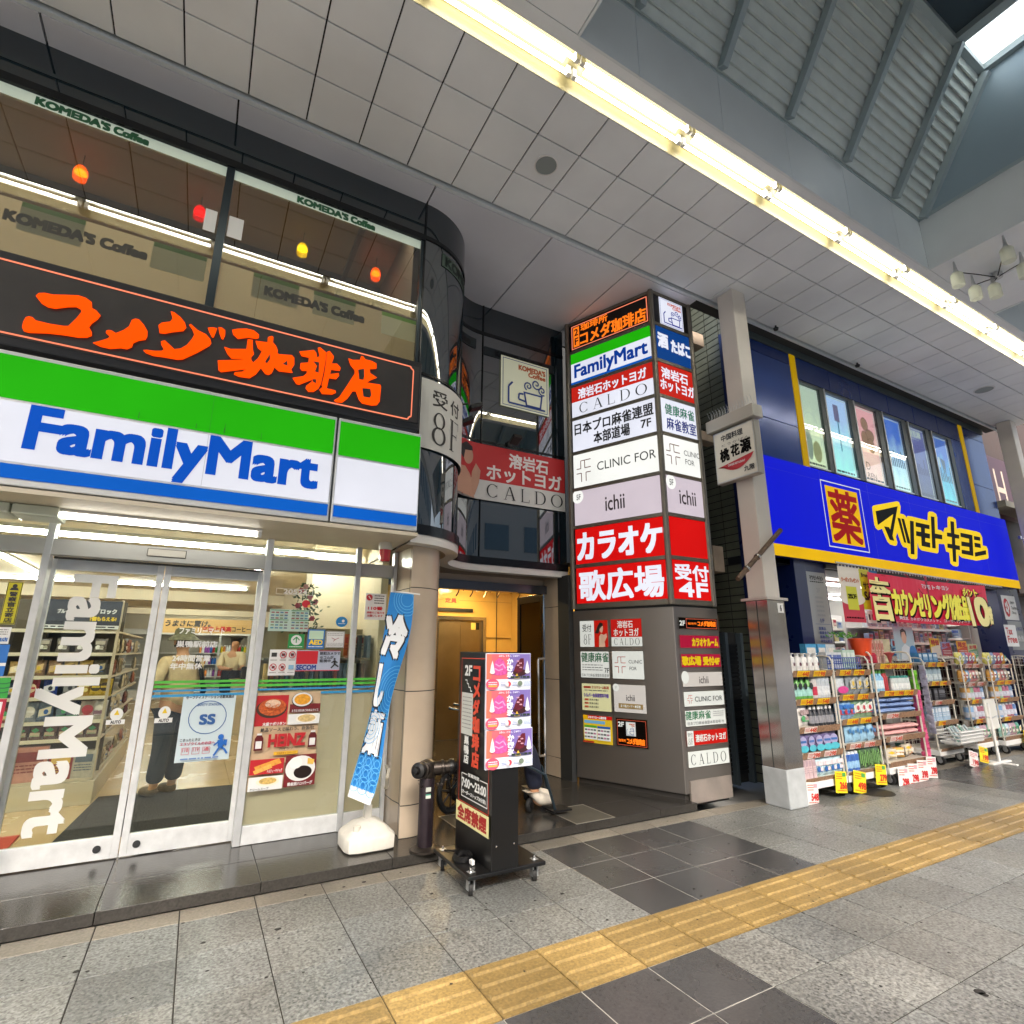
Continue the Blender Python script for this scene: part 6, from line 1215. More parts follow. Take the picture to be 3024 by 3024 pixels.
p.t('マツモトキヨシ', .38, .10, .60, .2, STW, .05); p.t('資生堂、カネボウコスメット、コーセー、ソフィーナ', .14, .885, .76, .955, STW, .03)
p.b.build('sale_banner', label='red point sale banner with bold yellow writing under the blue sign', cat='banner')
def hp(x0, z1, x1, z0, y, label, base, draw):
    p = PY(x0, z1, x1, z0, y); p.r(0, 0, 1, 1, base); draw(p); p.b.build('hanging_poster', label=label, cat='poster')
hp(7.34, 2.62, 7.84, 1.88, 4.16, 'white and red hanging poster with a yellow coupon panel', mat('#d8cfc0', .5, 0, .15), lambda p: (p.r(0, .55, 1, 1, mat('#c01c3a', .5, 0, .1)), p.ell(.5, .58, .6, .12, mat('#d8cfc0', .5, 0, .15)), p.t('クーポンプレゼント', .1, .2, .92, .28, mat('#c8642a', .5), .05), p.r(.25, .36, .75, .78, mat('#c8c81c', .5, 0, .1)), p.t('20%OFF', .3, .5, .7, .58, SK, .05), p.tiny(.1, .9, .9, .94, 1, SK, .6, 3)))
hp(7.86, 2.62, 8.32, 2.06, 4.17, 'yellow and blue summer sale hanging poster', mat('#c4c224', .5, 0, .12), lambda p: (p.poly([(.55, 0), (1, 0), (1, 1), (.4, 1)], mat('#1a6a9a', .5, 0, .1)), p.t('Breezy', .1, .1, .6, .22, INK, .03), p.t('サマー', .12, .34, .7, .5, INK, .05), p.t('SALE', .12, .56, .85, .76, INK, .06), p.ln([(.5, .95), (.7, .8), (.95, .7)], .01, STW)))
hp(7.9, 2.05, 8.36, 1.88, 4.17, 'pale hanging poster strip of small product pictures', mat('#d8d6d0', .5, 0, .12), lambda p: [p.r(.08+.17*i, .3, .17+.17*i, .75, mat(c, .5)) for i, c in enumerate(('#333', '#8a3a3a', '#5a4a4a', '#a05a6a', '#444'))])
b = MB(); b.tube([(7.3, 4.15, 2.66), (12.3, 4.15, 2.63)], .012, M_alu, 6)
for k in range(60): x = 7.35+.08*k; b.box(x-.008, 4.143, 2.612, x+.008, 4.15, 2.64, M_white)
b.build('banner_rail', label='thin rail with small clips carrying the posters under the blue sign', cat='rail')
p = PY(12.62, 2.52, 13.2, 2.08, FY-.002); p.r(0, 0, 1, 1, STW); p.ell(.27, .5, .2, .38, mat('#b8182a', .5)); [p.ell(.27+.09*cos(a), .5+.17*sin(a), .05, .1, STW) for a in (0, 1.26, 2.5, 3.77, 5.0)]; p.t('Japan', .55, .2, .85, .34, INK, .02); p.t('Tax-free', .55, .42, .93, .56, INK, .02); p.t('Shop', .55, .64, .82, .78, INK, .02); p.b.build('tax_sign', label='white tax-free shop sign with a red flower disc on the navy pilaster', cat='sign')
p = PY(12.66, 2.06, 13.25, 1.55, FY-.002); p.r(0, 0, 1, 1, mat('#8e9498', .4)); p.t('Free Wi-Fi', .3, .2, .95, .34, nv, .03); [p.ringe(.15, .32, .04+.03*k, .06+.045*k, .01, STW, 200, 340) for k in range(3)]; p.r(.1, .5, .36, .75, STW); p.r(.1, .62, .36, .75, mat('#b01828', .5)); p.t('免税', .5, .5, .9, .7, STW, .03); p.b.build('wifi_sign', label='grey free Wi-Fi sign below the tax-free sign', cat='sign')
hp(11.55, 1.95, 12.0, 1.60, 3.98, 'white Tax Free board in red letters beside the far cart', STW, lambda p: (p.t('Tax', .12, .14, .62, .44, mat('#b83a3a', .5), .05), p.t('Free', .12, .52, .88, .82, mat('#b83a3a', .5), .05)))
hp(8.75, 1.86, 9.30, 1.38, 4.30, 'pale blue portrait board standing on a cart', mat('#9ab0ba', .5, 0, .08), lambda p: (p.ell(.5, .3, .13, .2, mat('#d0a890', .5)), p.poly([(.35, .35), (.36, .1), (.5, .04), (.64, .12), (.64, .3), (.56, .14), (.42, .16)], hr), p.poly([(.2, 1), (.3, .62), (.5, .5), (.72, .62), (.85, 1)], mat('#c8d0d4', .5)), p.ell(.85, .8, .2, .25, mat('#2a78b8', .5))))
# ================================================================ CARTS AND GOODS
M_wire = mat('#cfc9bd', .35, .3); M_strip = mat('#8e6f56', .6, var=.35, scale=40); M_tag = mat('#e6c81a', .5, 0, .06); M_trd = mat('#c03a1a', .5)
def caster(b, x, y):
    b.lathe((x, y, .055), [(.055, -.016), (.055, .016)], M_rubber, 14, Matrix.Rotation(pi/2, 4, 'Y')); b.lathe((x, y, .055), [(.03, -.019), (.03, .019)], M_alu, 10, Matrix.Rotation(pi/2, 4, 'Y')); b.box(x-.024, y-.02, .05, x-.019, y+.03, .13, M_alu); b.box(x+.019, y-.02, .05, x+.024, y+.03, .13, M_alu)
def cart(x0, x1, y0, y1, zs, top, label, tags, rails=True):
    t = thing('display_cart', label, 'display cart', ((x0+x1)/2, (y0+y1)/2, 0), 'wheeled carts of goods outside the drugstore')
    b = MB(); b.box(x0, y0, .12, x1, y1, .19, M_white); b.build('base', t, bev=.005)
    for x in (x0+.06, x1-.06):
        for y in (y0+.04, y1-.05): b = MB(); caster(b, x, y); b.build('caster', t)
    b = MB()
    for x in (x0+.012, x1-.012):
        b.tube([(x, y0+.02, .15), (x, y0+.02, top-.06), (x, y0+.05, top-.01), (x, y0+.11, top), (x, y1-.03, top), (x, y1-.01, .15)], .011, M_wire, 8)
        for k in range(6): z = .3+k*(top-.4)/5; b.tube([(x, y0+.02, z), (x, y1-.01, z)], .003, M_wire, 5)
        for k in range(2): y = y0+.14+k*(y1-y0-.25); b.tube([(x, y, .2), (x, y, top-.02)], .003, M_wire, 5)
    for k in range(7): x = x0+.03+(x1-x0-.06)*k/6; b.tube([(x, y1-.01, .2), (x, y1-.01, top)], .004, M_wire, 5)
    for k in range(9): z = .25+k*(top-.3)/8; b.tube([(x0, y1-.01, z), (x1, y1-.01, z)], .004, M_wire, 5)
    b.build('wire_frame', t, smooth=True)
    b = MB(); b.box(x0+.02, y1-.004, .2, x1-.02, y1-.001, top-.05, mat('#3a1c22', .8, var=.2)); b.build('back_sheet', t)  # dark sheet stands in for the shade behind the goods
    for i, z in enumerate(zs):
        b = MB(); b.box(x0+.015, y0+.02, z-.012, x1-.015, y1-.015, z, M_wire); b.build('shelf', t)
        p = Pan((x0+.02, y0-.012, z+.012), (1, 0, 0), (0, -.35, 1), x1-x0-.03, .072); p.r(0, 0, 1, 1, M_strip)
        n = tags[i] if i < len(tags) else 2; c = M_tag if (i+int(x0*7)) % 5 else mat('#d8cfc8', .5)
        for k in range(abs(n)):
            a = (.12+.76*k/max(1, abs(n)))+RN.uniform(-.02, .02); w_ = .3 if abs(n) < 3 else .24; cc = c if n > 0 else mat('#dcd8d4', .5); p.r(a, .05, a+w_, .95, cc); p.k += 1; p.t(str(RN.choice((198, 238, 298, 348, 398, 448, 548))), a+w_*.42, .2, a+w_*.95, .85, M_trd, .05); p.tiny(a+.01, .2, a+w_*.38, .8, 3, M_trd, .4, k+i); p.k -= 2
        p.b.build('price_strip', t)
    return t
Z1 = (.22, .465, .715, .995, 1.285); cart(5.57, 6.32, 3.80, 4.24, Z1, 1.30, 'white wire cart of bottles and refill packs beside the square column', (0, -2, -1, 2, 2))
Z2 = (.22, .50, .755, 1.015, 1.285); cart(6.35, 7.10, 3.80, 4.24, Z2, 1.45, 'white wire cart of detergents with tissue boxes on top', (0, 2, 2, 2, 2))
Z3 = (.24, .52, .775, 1.03, 1.35); cart(7.17, 8.10, 3.80, 4.26, Z3, 1.50, 'white wire cart of towels under an orange bucket', (0, -1, -1, 3, 4))
def R_(what, name, cat, where, xs, y, z, maker): row(name, cat, what, where, xs, y, z, maker, .006, .15)
bt = lambda r, h, c, cc, lab=None, kind=1: (lambda b: bottle(b, 0, 0, 0, r, h, pm(c), pm(cc), pm(lab) if lab else None, kind))
def bg_(c, c2, w=.17, h=.2): return lambda b: pouch(b, 0, 0, 0, w, h, .07, pm(c, .2), pm(c2, .25))
w1 = 'of the cart by the column'
R_('white pump bottle with dark emblem', 'pump_bottle', 'bottle', 'along the top '+w1, L(5.60, 6.26, 6), 3.93, 1.285, lambda b: (bottle(b, 0, 0, 0, .043, .19, pm('#d8d8d6'), pm('#e0e0de'), None, 1), Pan((-.02, -.0445, .10), (1, 0, 0), (0, 0, 1), .04, .05, b).ell(.5, .5, .4, .4, pm('#5a3040'))))
R_('green spray bottle', 'spray_bottle', 'bottle', 'on the fourth shelf '+w1, L(5.61, 5.97, 4), 3.88, .995, lambda b: (bottle(b, 0, 0, 0, .048, .24, pm('#5a9a4a'), pm('#3a3e40'), pm('#9ac8c0'), 0), Pan((-.035, -.05, .17), (1, 0, 0), (0, 0, 1), .07, .07, b).ell(.5, .5, .5, .5, pm('#1c2420'))))
R_('pale bottle with red fruit print', 'lotion_bottle', 'bottle', 'on the fourth shelf '+w1, L(6.0, 6.1, 1), 3.90, .995, bt(.05, .24, '#c8c4c4', '#b0a0a0', '#b8324a', 2))
R_('silver lotion bottle', 'lotion_bottle', 'bottle', 'on the fourth shelf '+w1, L(6.09, 6.30, 3), 3.88, .995, bt(.045, .25, '#b0b8c0', '#8a8e94', '#c8ccd0', 2))
R_('white pack with ring print', 'refill_pack', 'pack', 'on the third shelf '+w1, L(5.62, 5.90, 1), 3.88, .715, bg_('#d0ccc8', '#a08a8a', .22, .22))
R_('dark white capped dropper bottle', 'dropper_bottle', 'bottle', 'on the third shelf '+w1, L(5.88, 6.30, 6), 3.87, .715, bt(.034, .2, '#2a2c34', '#d8d8d8', '#8a8a90', 0))
R_('purple and teal refill pouch', 'refill_pouch', 'pouch', 'on the second shelf '+w1, L(5.6, 6.3, 5), 3.87, .465, lambda b: (pouch(b, 0, 0, 0, .165, .2, .07, pm('#6a6088', .2), pm('#9a94b8')), Pan((-.07, -.05, .075), (1, 0, 0), (0, 0, 1), .14, .07, b).ell(.5, .5, .5, .5, pm('#4aa8b8'))))
R_('slim pink boxed tube', 'boxed_tube', 'box', 'on the bottom shelf '+w1, L(5.59, 5.83, 4), 3.85, .22, lambda b: pbox(b, 0, 0, 0, .055, .2, .05, pm('#c8b0b4'), pm('#a89098'), 3))
R_('white and teal straw pack', 'straw_pack', 'pack', 'on the bottom shelf '+w1, L(5.84, 6.3, 4), 3.86, .22, bg_('#b0ccd4', '#d8c8cc', .16, .19))
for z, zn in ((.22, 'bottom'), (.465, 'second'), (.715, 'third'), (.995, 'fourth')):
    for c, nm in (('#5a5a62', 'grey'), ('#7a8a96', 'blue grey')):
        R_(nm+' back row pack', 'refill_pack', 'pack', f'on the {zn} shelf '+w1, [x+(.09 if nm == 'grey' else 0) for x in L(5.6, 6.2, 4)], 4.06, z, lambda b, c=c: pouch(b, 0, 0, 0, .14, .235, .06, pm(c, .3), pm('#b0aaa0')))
w2 = 'of the detergent cart'
R_('white tissue roll pack', 'tissue_pack', 'pack', 'along the top '+w2, L(6.38, 6.66, 3), 3.93, 1.30, lambda b: pbox(b, 0, 0, 0, .1, .19, .1, pm('#c8ccd0'), pm('#5a6aa0'), 2))
R_('pale green tissue box', 'tissue_box', 'box', 'along the top '+w2, L(6.72, 6.98, 3), 3.95, 1.30, lambda b: pbox(b, 0, 0, 0, .085, .22, .1, pm('#a8c0b0'), pm('#d0d8d0'), 2))
b = MB()
for k in range(3): b.tube([(6.34, 3.86, 1.31+.06*k), (7.0, 3.86, 1.31+.06*k)], .005, mat('#3a56a0', .4), 5)
for k in range(16): b.tube([(6.34+.044*k, 3.86, 1.30), (6.34+.044*k, 3.86, 1.43)], .004, mat('#3a56a0', .4), 5)
b.build('wire_basket', label='blue wire basket edge holding tissue packs on the detergent cart', cat='basket')
R_('large white bag with a pink swirl', 'detergent_bag', 'bag', 'on the fourth shelf '+w2, L(6.38, 6.66, 1), 3.88, 1.015, lambda b: (pouch(b, 0, 0, 0, .25, .22, .08, pm('#c0c8cc', .2), None), Pan((-.1, -.055, .1), (1, 0, 0), (0, 0, 1), .2, .08, b).ell(.5, .5, .5, .5, pm('#c83a86'))))
R_('silver grey foil bag', 'detergent_bag', 'bag', 'on the fourth shelf '+w2, L(6.66, 7.06, 3), 3.87, 1.015, bg_('#8a9298', '#b8b8b0', .19, .24))
R_('clear bag with blue capsules', 'capsule_bag', 'bag', 'on the third shelf '+w2, L(6.37, 6.69, 3), 3.87, .755, bg_('#7aa0c4', '#2a6ab8', .15, .2))
R_('green and white refill bag', 'refill_bag', 'bag', 'on the third shelf '+w2, L(6.69, 7.06, 3), 3.87, .755, bg_('#7a9a78', '#d0d4cc', .18, .22))
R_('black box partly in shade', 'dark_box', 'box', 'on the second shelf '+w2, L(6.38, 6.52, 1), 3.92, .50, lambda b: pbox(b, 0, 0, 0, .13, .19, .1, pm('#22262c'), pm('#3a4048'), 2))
R_('sky blue refill pouch with round prints', 'refill_pouch', 'pouch', 'on the second shelf '+w2, L(6.5, 7.06, 4), 3.87, .50, lambda b: (pouch(b, 0, 0, 0, .16, .2, .07, pm('#8ab0c8', .2), None), [Pan((-.06+.06*k, -.05, .16-.02*k), (1, 0, 0), (0, 0, 1), .05, .05, b).ell(.5, .5, .5, .5, pm('#3a78b0')) for k in range(2)]))
R_('blue squat bottle with a white cap', 'softener_bottle', 'bottle', 'on the bottom shelf '+w2, L(6.38, 6.66, 4), 3.86, .22, bt(.034, .19, '#3a62a8', '#d0d4d8', '#8ab0d0', 2))
R_('blue squat bottle with a white cap', 'softener_bottle', 'bottle', 'on the bottom shelf '+w2, L(6.38, 6.66, 4), 3.94, .22, bt(.034, .19, '#3a62a8', '#d0d4d8', '#8ab0d0', 2))
R_('leafy green printed bag', 'leaf_print_bag', 'bag', 'on the bottom shelf '+w2, L(6.68, 7.06, 3), 3.86, .22, lambda b: (pouch(b, 0, 0, 0, .19, .23, .07, pm('#3e5a3a', .25), None), [Pan((-.08+.03*k, -.05, .2-.02*(k % 3)), (1, 0, 0), (0, 0, 1), .012, .14, b).r(0, 0, 1, 1, pm('#7aa860')) for k in range(5)]))
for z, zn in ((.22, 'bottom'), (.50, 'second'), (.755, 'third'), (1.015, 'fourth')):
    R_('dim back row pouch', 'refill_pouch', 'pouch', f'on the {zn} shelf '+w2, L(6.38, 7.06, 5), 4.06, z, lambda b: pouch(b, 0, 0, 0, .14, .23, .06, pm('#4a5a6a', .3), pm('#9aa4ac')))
w3 = 'of the towel cart'
t = thing('bucket', 'orange plastic bucket on top of the towel cart', 'bucket', (7.24, 3.95, 1.50))
b = MB(); b.lathe((7.24, 3.95, 1.45), [(.095, 0), (.125, .19), (.135, .19), (.135, .21), (.12, .21)], mat('#d8481a', .35), 22); b.build('shell', t, smooth=True)
b = MB()
for i in range(60): a = RN.uniform(0, 6.3); r = RN.uniform(.02, .13); c = Vector((7.0+r*cos(a)*1.9, 4.02+r*sin(a), 1.66+RN.uniform(0, .06))); d = Vector((cos(a*3), sin(a*3), .5))*.03; b.poly([c, c+d+Vector((0, 0, .01)), c+d*1.5, c+d-Vector((0, 0, .012))], mat('#4a8a2a', .5))
b.build('leaf_display', label='green plastic leaf decoration beside the orange bucket', cat='decoration')
R_('red jar behind the wire side', 'jar', 'jar', 'below the orange bucket', L(7.19, 7.42, 2), 3.9, 1.365, bt(.045, .12, '#a02038', '#c03048', None, 2))
R_('pink paper parasol pick pack', 'paper_pack', 'pack', 'on top '+w3, L(7.42, 7.78, 5), 3.98, 1.365, lambda b: (pbox(b, 0, 0, 0, .06, .28, .04, pm('#c8a090'), pm('#a8564a'), 3)))
R_('small red folded umbrella', 'umbrella', 'umbrella', 'among the packs on top '+w3, (7.68,), 3.86, 1.365, lambda b: (b.lathe((0, 0, 0), [(.012, 0), (.03, .08), (.065, .12), (.0, .14)], pm('#a84848'), 10)))
R_('beige cardboard display panel', 'cardboard_display', 'display board', 'at the end of the top '+w3, (7.92,), 4.05, 1.365, lambda b: b.box(-.14, -.01, 0, .14, .01, .3, pm('#b5ac8c', .6)))
R_('white bottle with a green cap', 'lotion_bottle', 'bottle', 'on the fourth shelf '+w3, L(7.21, 7.43, 3), 3.87, 1.03, bt(.038, .25, '#7ab0d0', '#5a9a40', '#c8d8e0', 0))
R_('red tonic bottle with a green cap', 'tonic_bottle', 'bottle', 'on the fourth shelf '+w3, L(7.44, 7.6, 3), 3.9, 1.03, bt(.026, .25, '#a8303a', '#5a9a40', None, 0))
R_('white pill bottle with a teal cap', 'pill_bottle', 'bottle', 'on the fourth shelf '+w3, L(7.62, 8.04, 6), 3.87, 1.03, bt(.032, .17, '#c0c8c8', '#3a8a80', '#d8dcdc', 2))
def towel(c): return lambda b: (b.loft([[Vector((x, .09*cos(a)*(1-.25*abs(x/.15)**4), .028+.028*sin(a)*(1-.3*abs(x/.15)**4)+.003*sin(x*60))) for a in [2*pi*j/12 for j in range(12)]] for x in [-.15+.3*i/10 for i in range(11)]], mat(c, .95, var=.12, scale=40, bump=.6)))
for zz, c, nm, zn in ((.775, '#7a92be', 'pale blue', 'third'), (.52, '#c89a98', 'pink', 'second')):
    for lv in range(3 if zn == 'third' else 2):
        R_(nm+' rolled towel', 'rolled_towel', 'towel', f'stacked on the {zn} shelf '+w3, L(7.2, 8.07, 3), 3.92, zz+.062*lv, towel(c))
for i in range(14):
    c = RN.choice(('#c8963a', '#d0b070', '#b8b0a0', '#2a6a5a', '#c87a2a')); x = RN.uniform(7.28, 8.0)
    item('cloth_pack', ('cloth', c), (lambda c: lambda b: pouch(b, 0, 0, 0, .16, .11, .05, pm(c), pm('#d8d0c0')))(c), x, 3.90+RN.uniform(0, .1), .24+RN.uniform(0, .08), 'folded cloth pack in a loose heap low on the towel cart', 'pack', 'cloth packs heaped on the towel cart', RN.uniform(-.5, .5))
for i in range(18):
    z = 1.2-.058*i; c, nm = ('#7ac83a', 'lime') if i < 4 else ('#d85a8a', 'pink')
    item('hanging_packet', ('hang', c), (lambda c: lambda b: pouch(b, 0, 0, 0, .11, .07, .03, pm(c), pm('#e0c8d0')))(c), 8.13+RN.uniform(-.01, .01), 3.84, z, nm+' packet hanging in the column at the end of the towel cart', 'packet', nm+' packets hanging on the towel cart', pi/2+RN.uniform(-.4, .1))
# price cards clipped to the carts
def card(x, z, w, h, y, label, base, num, tilt=0, red=True):
    p = Pan((x, y, z), (cos(tilt), 0, -sin(tilt)), (sin(tilt), 0, cos(tilt)), w, h); p.b.prism([p.P(0, 1, 0), p.P(1, 1, 0), p.P(1, 0, 0), p.P(0, 0, 0)], (0, .003, 0), base)
    p.r(0, 0, 1, 1, base); p.tiny(.08, .08, .6, .4, 3, M_trd, .4, int(x*50)); p.r(.6, .06, .9, .24, mat('#4a9a4a' if base is CY else '#d0a0a8', .5)); p.t(num, .35, .5, .95, .8, mat('#c01e1e', .5) if red else INK, .05); p.tiny(.1, .85, .9, .93, 1, M_trd, .5, 3)
    p.b.build('price_card', label=label, cat='price card', group='price cards on the carts')
CY = mat('#e2cf20', .5, 0, .05); CW = mat('#dedbd8', .5)
card(5.56, .21, .19, .21, 3.775, 'white price card reading 548 beside the square column', CW, '548', .1)
card(6.06, .27, .20, .21, 3.77, 'yellow price card reading 266 on the first cart', CY, '266', .12)
card(6.40, .25, .23, .22, 3.77, 'yellow price card reading 498 on the detergent cart', CY, '498', .22)
card(6.83, .27, .21, .21, 3.77, 'yellow price card reading 279 on the detergent cart', CY, '279', .12)
for i, n in enumerate(('298', '298', '398', '298')): card(7.27+.225*i, .20+.02*i, .22, .24, 3.765, ('white price card, the first of four on the towel cart', 'white price card, the second of four on the towel cart', 'white price card reading 398 on the towel cart', 'white price card at the far end of the towel cart')[i], CW, n, .1)
# farther carts
cart(9.05, 9.72, 4.10, 4.55, (.20, .56, .83, 1.09, 1.35), 1.42, 'white wire cart with a plastic crate beyond the towel cart', (0, 1, 1, 2, 2))
w4 = 'of the cart beyond the towels'
R_('silver capped bottle', 'lotion_bottle', 'bottle', 'on the fourth shelf '+w4, L(9.12, 9.65, 4), 4.2, 1.09, bt(.05, .2, '#9ab0bc', '#6a7a84', '#c0ccd0', 2)); R_('black boxed item', 'dark_box', 'box', 'on the third shelf '+w4, L(9.1, 9.66, 3), 4.22, .83, lambda b: pbox(b, 0, 0, 0, .15, .16, .1, pm('#26242a'), pm('#6a6a70'), 2)); R_('pale blue boxed sheet', 'sheet_box', 'box', 'on the second shelf '+w4, L(9.1, 9.66, 5), 4.2, .56, lambda b: pbox(b, 0, 0, 0, .1, .19, .08, pm('#9ab4cc'), pm('#d0d8e0'), 2)); R_('blue face mask box', 'mask_box', 'box', 'along the top '+w4, L(9.1, 9.7, 4), 4.25, 1.36, lambda b: pbox(b, 0, 0, 0, .12, .13, .1, pm('#3a78a8'), pm('#c8d8e0'), 2))
for i in range(16): item('hanging_packet', ('hang', 'lav'), lambda b: pouch(b, 0, 0, 0, .12, .08, .03, pm('#b8b4cc'), pm('#d8d4e0')), 8.98+.012*(i % 2), 4.12, 1.24-.055*i, 'lavender packet hanging in the column beside the plastic crate cart', 'packet', 'lavender packets hanging by the crate cart', pi/3+RN.uniform(-.3, .3))
t = thing('plastic_crate', 'white plastic basket of sticks on the lower deck of a cart', 'basket', (9.45, 4.02, .30)); b = MB()
for k in range(4): z = .31+.045*k; e = .01*k; b.tube([(9.15-e, 3.88-e, z), (9.82+e, 3.88-e, z), (9.82+e, 4.12+e, z), (9.15-e, 4.12+e, z)], .008, M_white, 5, True)
for k in range(22): x = 9.16+.031*k; b.box(x-.005, 3.872, .30, x+.005, 3.88, .46, M_white)
b.box(9.15, 3.89, .29, 9.82, 4.12, .30, M_white); b.build('basket_wall', t)
b = MB()
for k in range(12): x = 9.2+.05*k; b.tube([(x, 3.95, .31), (x-.12, 3.97+.1*RN.random(), .5)], .014, pm(RN.choice(('#a8b8c0', '#c8d0d0', '#8ab0a0'))), 6)
b.build('stick_goods', t)
card(9.28, .22, .24, .2, 3.86, 'pale price card below the plastic basket', CW, '198', .25); card(9.56, .25, .24, .2, 3.85, 'yellow price card below the plastic basket', CY, '198', .2)
R_('black display panel', 'cardboard_display', 'display board', 'at the end of the crate cart', (9.86,), 4.5, .5, lambda b: b.box(-.02, -.2, 0, .02, .25, .95, pm('#17161a', .5)))
cart(10.20, 10.90, 4.12, 4.55, (.24, .52, .80, 1.05, 1.32), 1.42, 'white wire cart of small goods behind the pole stand', (0, 1, 1, -2, 2)); cart(10.95, 11.75, 4.05, 4.5, (.24, .52, .80, 1.06, 1.31), 1.42, 'white wire cart of packets nearest the Tax Free board', (0, 1, 1, 2, 2))
for x0, x1, nm, wh in ((10.22, 10.88, 'A', 'of the cart behind the pole stand'), (10.98, 11.72, 'B', 'of the cart by the Tax Free board')):
    for z, zn, cs in ((1.32, 'top', ('#d8d070', '#8a96c0', '#b04a5a', '#d89a3a')), (1.06, 'fourth', ('#d8a050', '#8ab0d0', '#d08a8a', '#c8b8a0')), (.8, 'third', ('#c89a5a', '#9ac0a0', '#b8708a', '#7a9ac0')), (.52, 'second', ('#8ab0d8', '#d8d8e0', '#a86a7a', '#6a8ac0')), (.24, 'bottom', ('#9ac4b8', '#c0d0e0', '#b89aa8', '#5a9a8a'))):
        for i, x in enumerate(L(x0, x1, 6)):
            c = cs[i*len(cs)//6]; k = 'pouch' if z in (1.32, 1.06, .24) else 'bottle'
            mkr = bg_(c, '#dcd8d0', .11, .18) if k == 'pouch' else bt(.042, .2, c, '#d0d4d8', '#c8ccd8', 2)
            item('refill_pouch' if k == 'pouch' else 'lotion_bottle', (k, c, 'f'), mkr, x, (4.2 if nm == 'A' else 4.13), z, ('bright printed packet ' if k == 'pouch' else 'pale capped bottle ')+f'on the {zn} shelf '+wh, 'packet' if k == 'pouch' else 'bottle', f'goods on the {zn} shelf '+wh)
card(11.5, .32, .24, .24, 4.0, 'yellow price card on the cart nearest the Tax Free board', CY, '278', .2); card(11.76, .32, .24, .24, 4.0, 'yellow price card at the outer end of the farthest cart', CY, '298', .2)
cart(12.35, 13.1, 4.02, 4.26, (.3, .55, .8, 1.05, 1.3), 1.45, 'white wire cart of blue packs against the navy pilaster', (0, 1, 1, 1, 1))
for z in (.55, .8, 1.05, 1.3): R_('blue and purple pack', 'refill_pack', 'pack', 'on the cart against the navy pilaster', L(12.4, 13.05, 5), 4.08, z, bg_('#3a4a9a', '#8a9ad0', .12, .17))
def pop(x, y, z, w, h, label, base, c2, txt):
    p = PY(x, z+h, x+w, z, y); p.b.box(x, y+.002, z, x+w, y+.008, z+h, base); p.r(0, 0, 1, 1, base); p.poly([(0, .55), (1, .35), (1, 1), (0, 1)], c2); p.t(txt, .1, .1, .9, .42, mat('#b01c1c', .5), .05); p.tiny(.1, .6, .9, .92, 3, STW, .45, int(x*31)); p.b.build('promotion_card', label=label, cat='card', group='promotion cards above the far carts')
pop(10.22, 4.5, 1.46, .30, .26, 'yellow promotion card standing above the cart behind the pole stand', mat('#e0d030', .5), mat('#d8d8c8', .5), '特価'); pop(10.56, 4.5, 1.45, .32, .22, 'blue and red promotion card above the cart behind the pole stand', mat('#8a9ac8', .5), mat('#a83a4a', .5), 'お得')
pop(10.98, 4.45, 1.44, .34, .25, 'orange promotion card above the cart by the Tax Free board', mat('#e8b83a', .5), mat('#c8582a', .5), '限定'); pop(11.36, 4.45, 1.44, .32, .2, 'pale green promotion card above the cart by the Tax Free board', mat('#c8d8a0', .5), mat('#5a9a6a', .5), 'お得'); pop(9.1, 4.52, 1.45, .34, .24, 'sky blue promotion card above the crate cart', mat('#9ac8e0', .5), mat('#2a78b0', .5), '新発売'); pop(9.46, 4.52, 1.44, .22, .18, 'white promotion card above the crate cart', mat('#dcdcd8', .5), mat('#c8909a', .5), '値下')
for k, (x0, y0, w, c, nm) in enumerate(((6.42, 4.12, .2, '#4a9ac8', 'blue'), (6.70, 4.14, .16, '#c8d0d4', 'white'), (7.45, 4.16, .12, '#c88a9a', 'pink'))):
    R_(nm+' tall carton', 'tall_carton', 'carton', 'standing behind the goods on top of the carts', (x0, x0+w), y0, 1.287 if x0 < 7 else 1.352, lambda b, w=w, c=c: pbox(b, 0, 0, 0, w*.9, .30, .08, pm(c), pm('#e0dcd4'), 3))
t = thing('pole_stand', 'white pole stand with a flat cross foot in front of the far carts', 'stand', (9.95, 3.80, 0)); b = MB(); b.tube([(9.95, 3.80, .02), (9.93, 3.80, .80)], .02, M_white, 10); b.build('pole', t, smooth=True)
b = MB(); b.box(9.68, 3.77, .0, 10.25, 3.83, .025, M_white); b.box(9.92, 3.6, .0, 9.98, 4.0, .02, M_white); b.build('foot', t, bev=.006)
b = MB(); b.box(9.85, 3.805, .45, 10.2, 3.82, .85, mat('#cfcfc8', .4)); b.tube([(9.82, 3.8, .62), (10.0, 3.79, .60), (10.15, 3.8, .62)], .006, M_alu, 5); b.build('sign_holder', t)
# ================================================================ ALLEY, NEIGHBOURS, POLE SIGN
sw = thing('side_wall', 'dark tiled side wall of the drugstore in the narrow alley', 'wall', (6.0, 6, 0))
b = MB(); b.box(6.01, 4.36, 0, 6.05, 12, 14, mat('#1c1d1a', .8)); b.build('wall_core', sw)
b = MB(); brick(b, (6.005, 11.9, 0), (0, -1, 0), 1, 33, 118, .228, .10, M_tl, .014); b.build('tiling', sw)
b = MB(); b.box(5.96, 4.30, 0, 6.0, 4.58, 5.9, M_navy); b.build('corner_strip', sw)
b = MB(); b.box(5.06, 9, .0, 6.05, 9.1, 14, mat('#33342f', .8)); b.build('alley_wall', label='dark wall closing the far end of the narrow alley', cat='wall')
b = MB(); b.box(5.09, 5.45, 2.7, 5.12, 9.0, 12, mat('#4a4a46', .8)); b.build('alley_wall', label='dark side wall of the sign tower building in the alley', cat='wall')
t = thing('alley_gate', 'dark louvred gate with blue grey posts closing the alley', 'gate', (5.5, 4.7, 0)); b = MB()
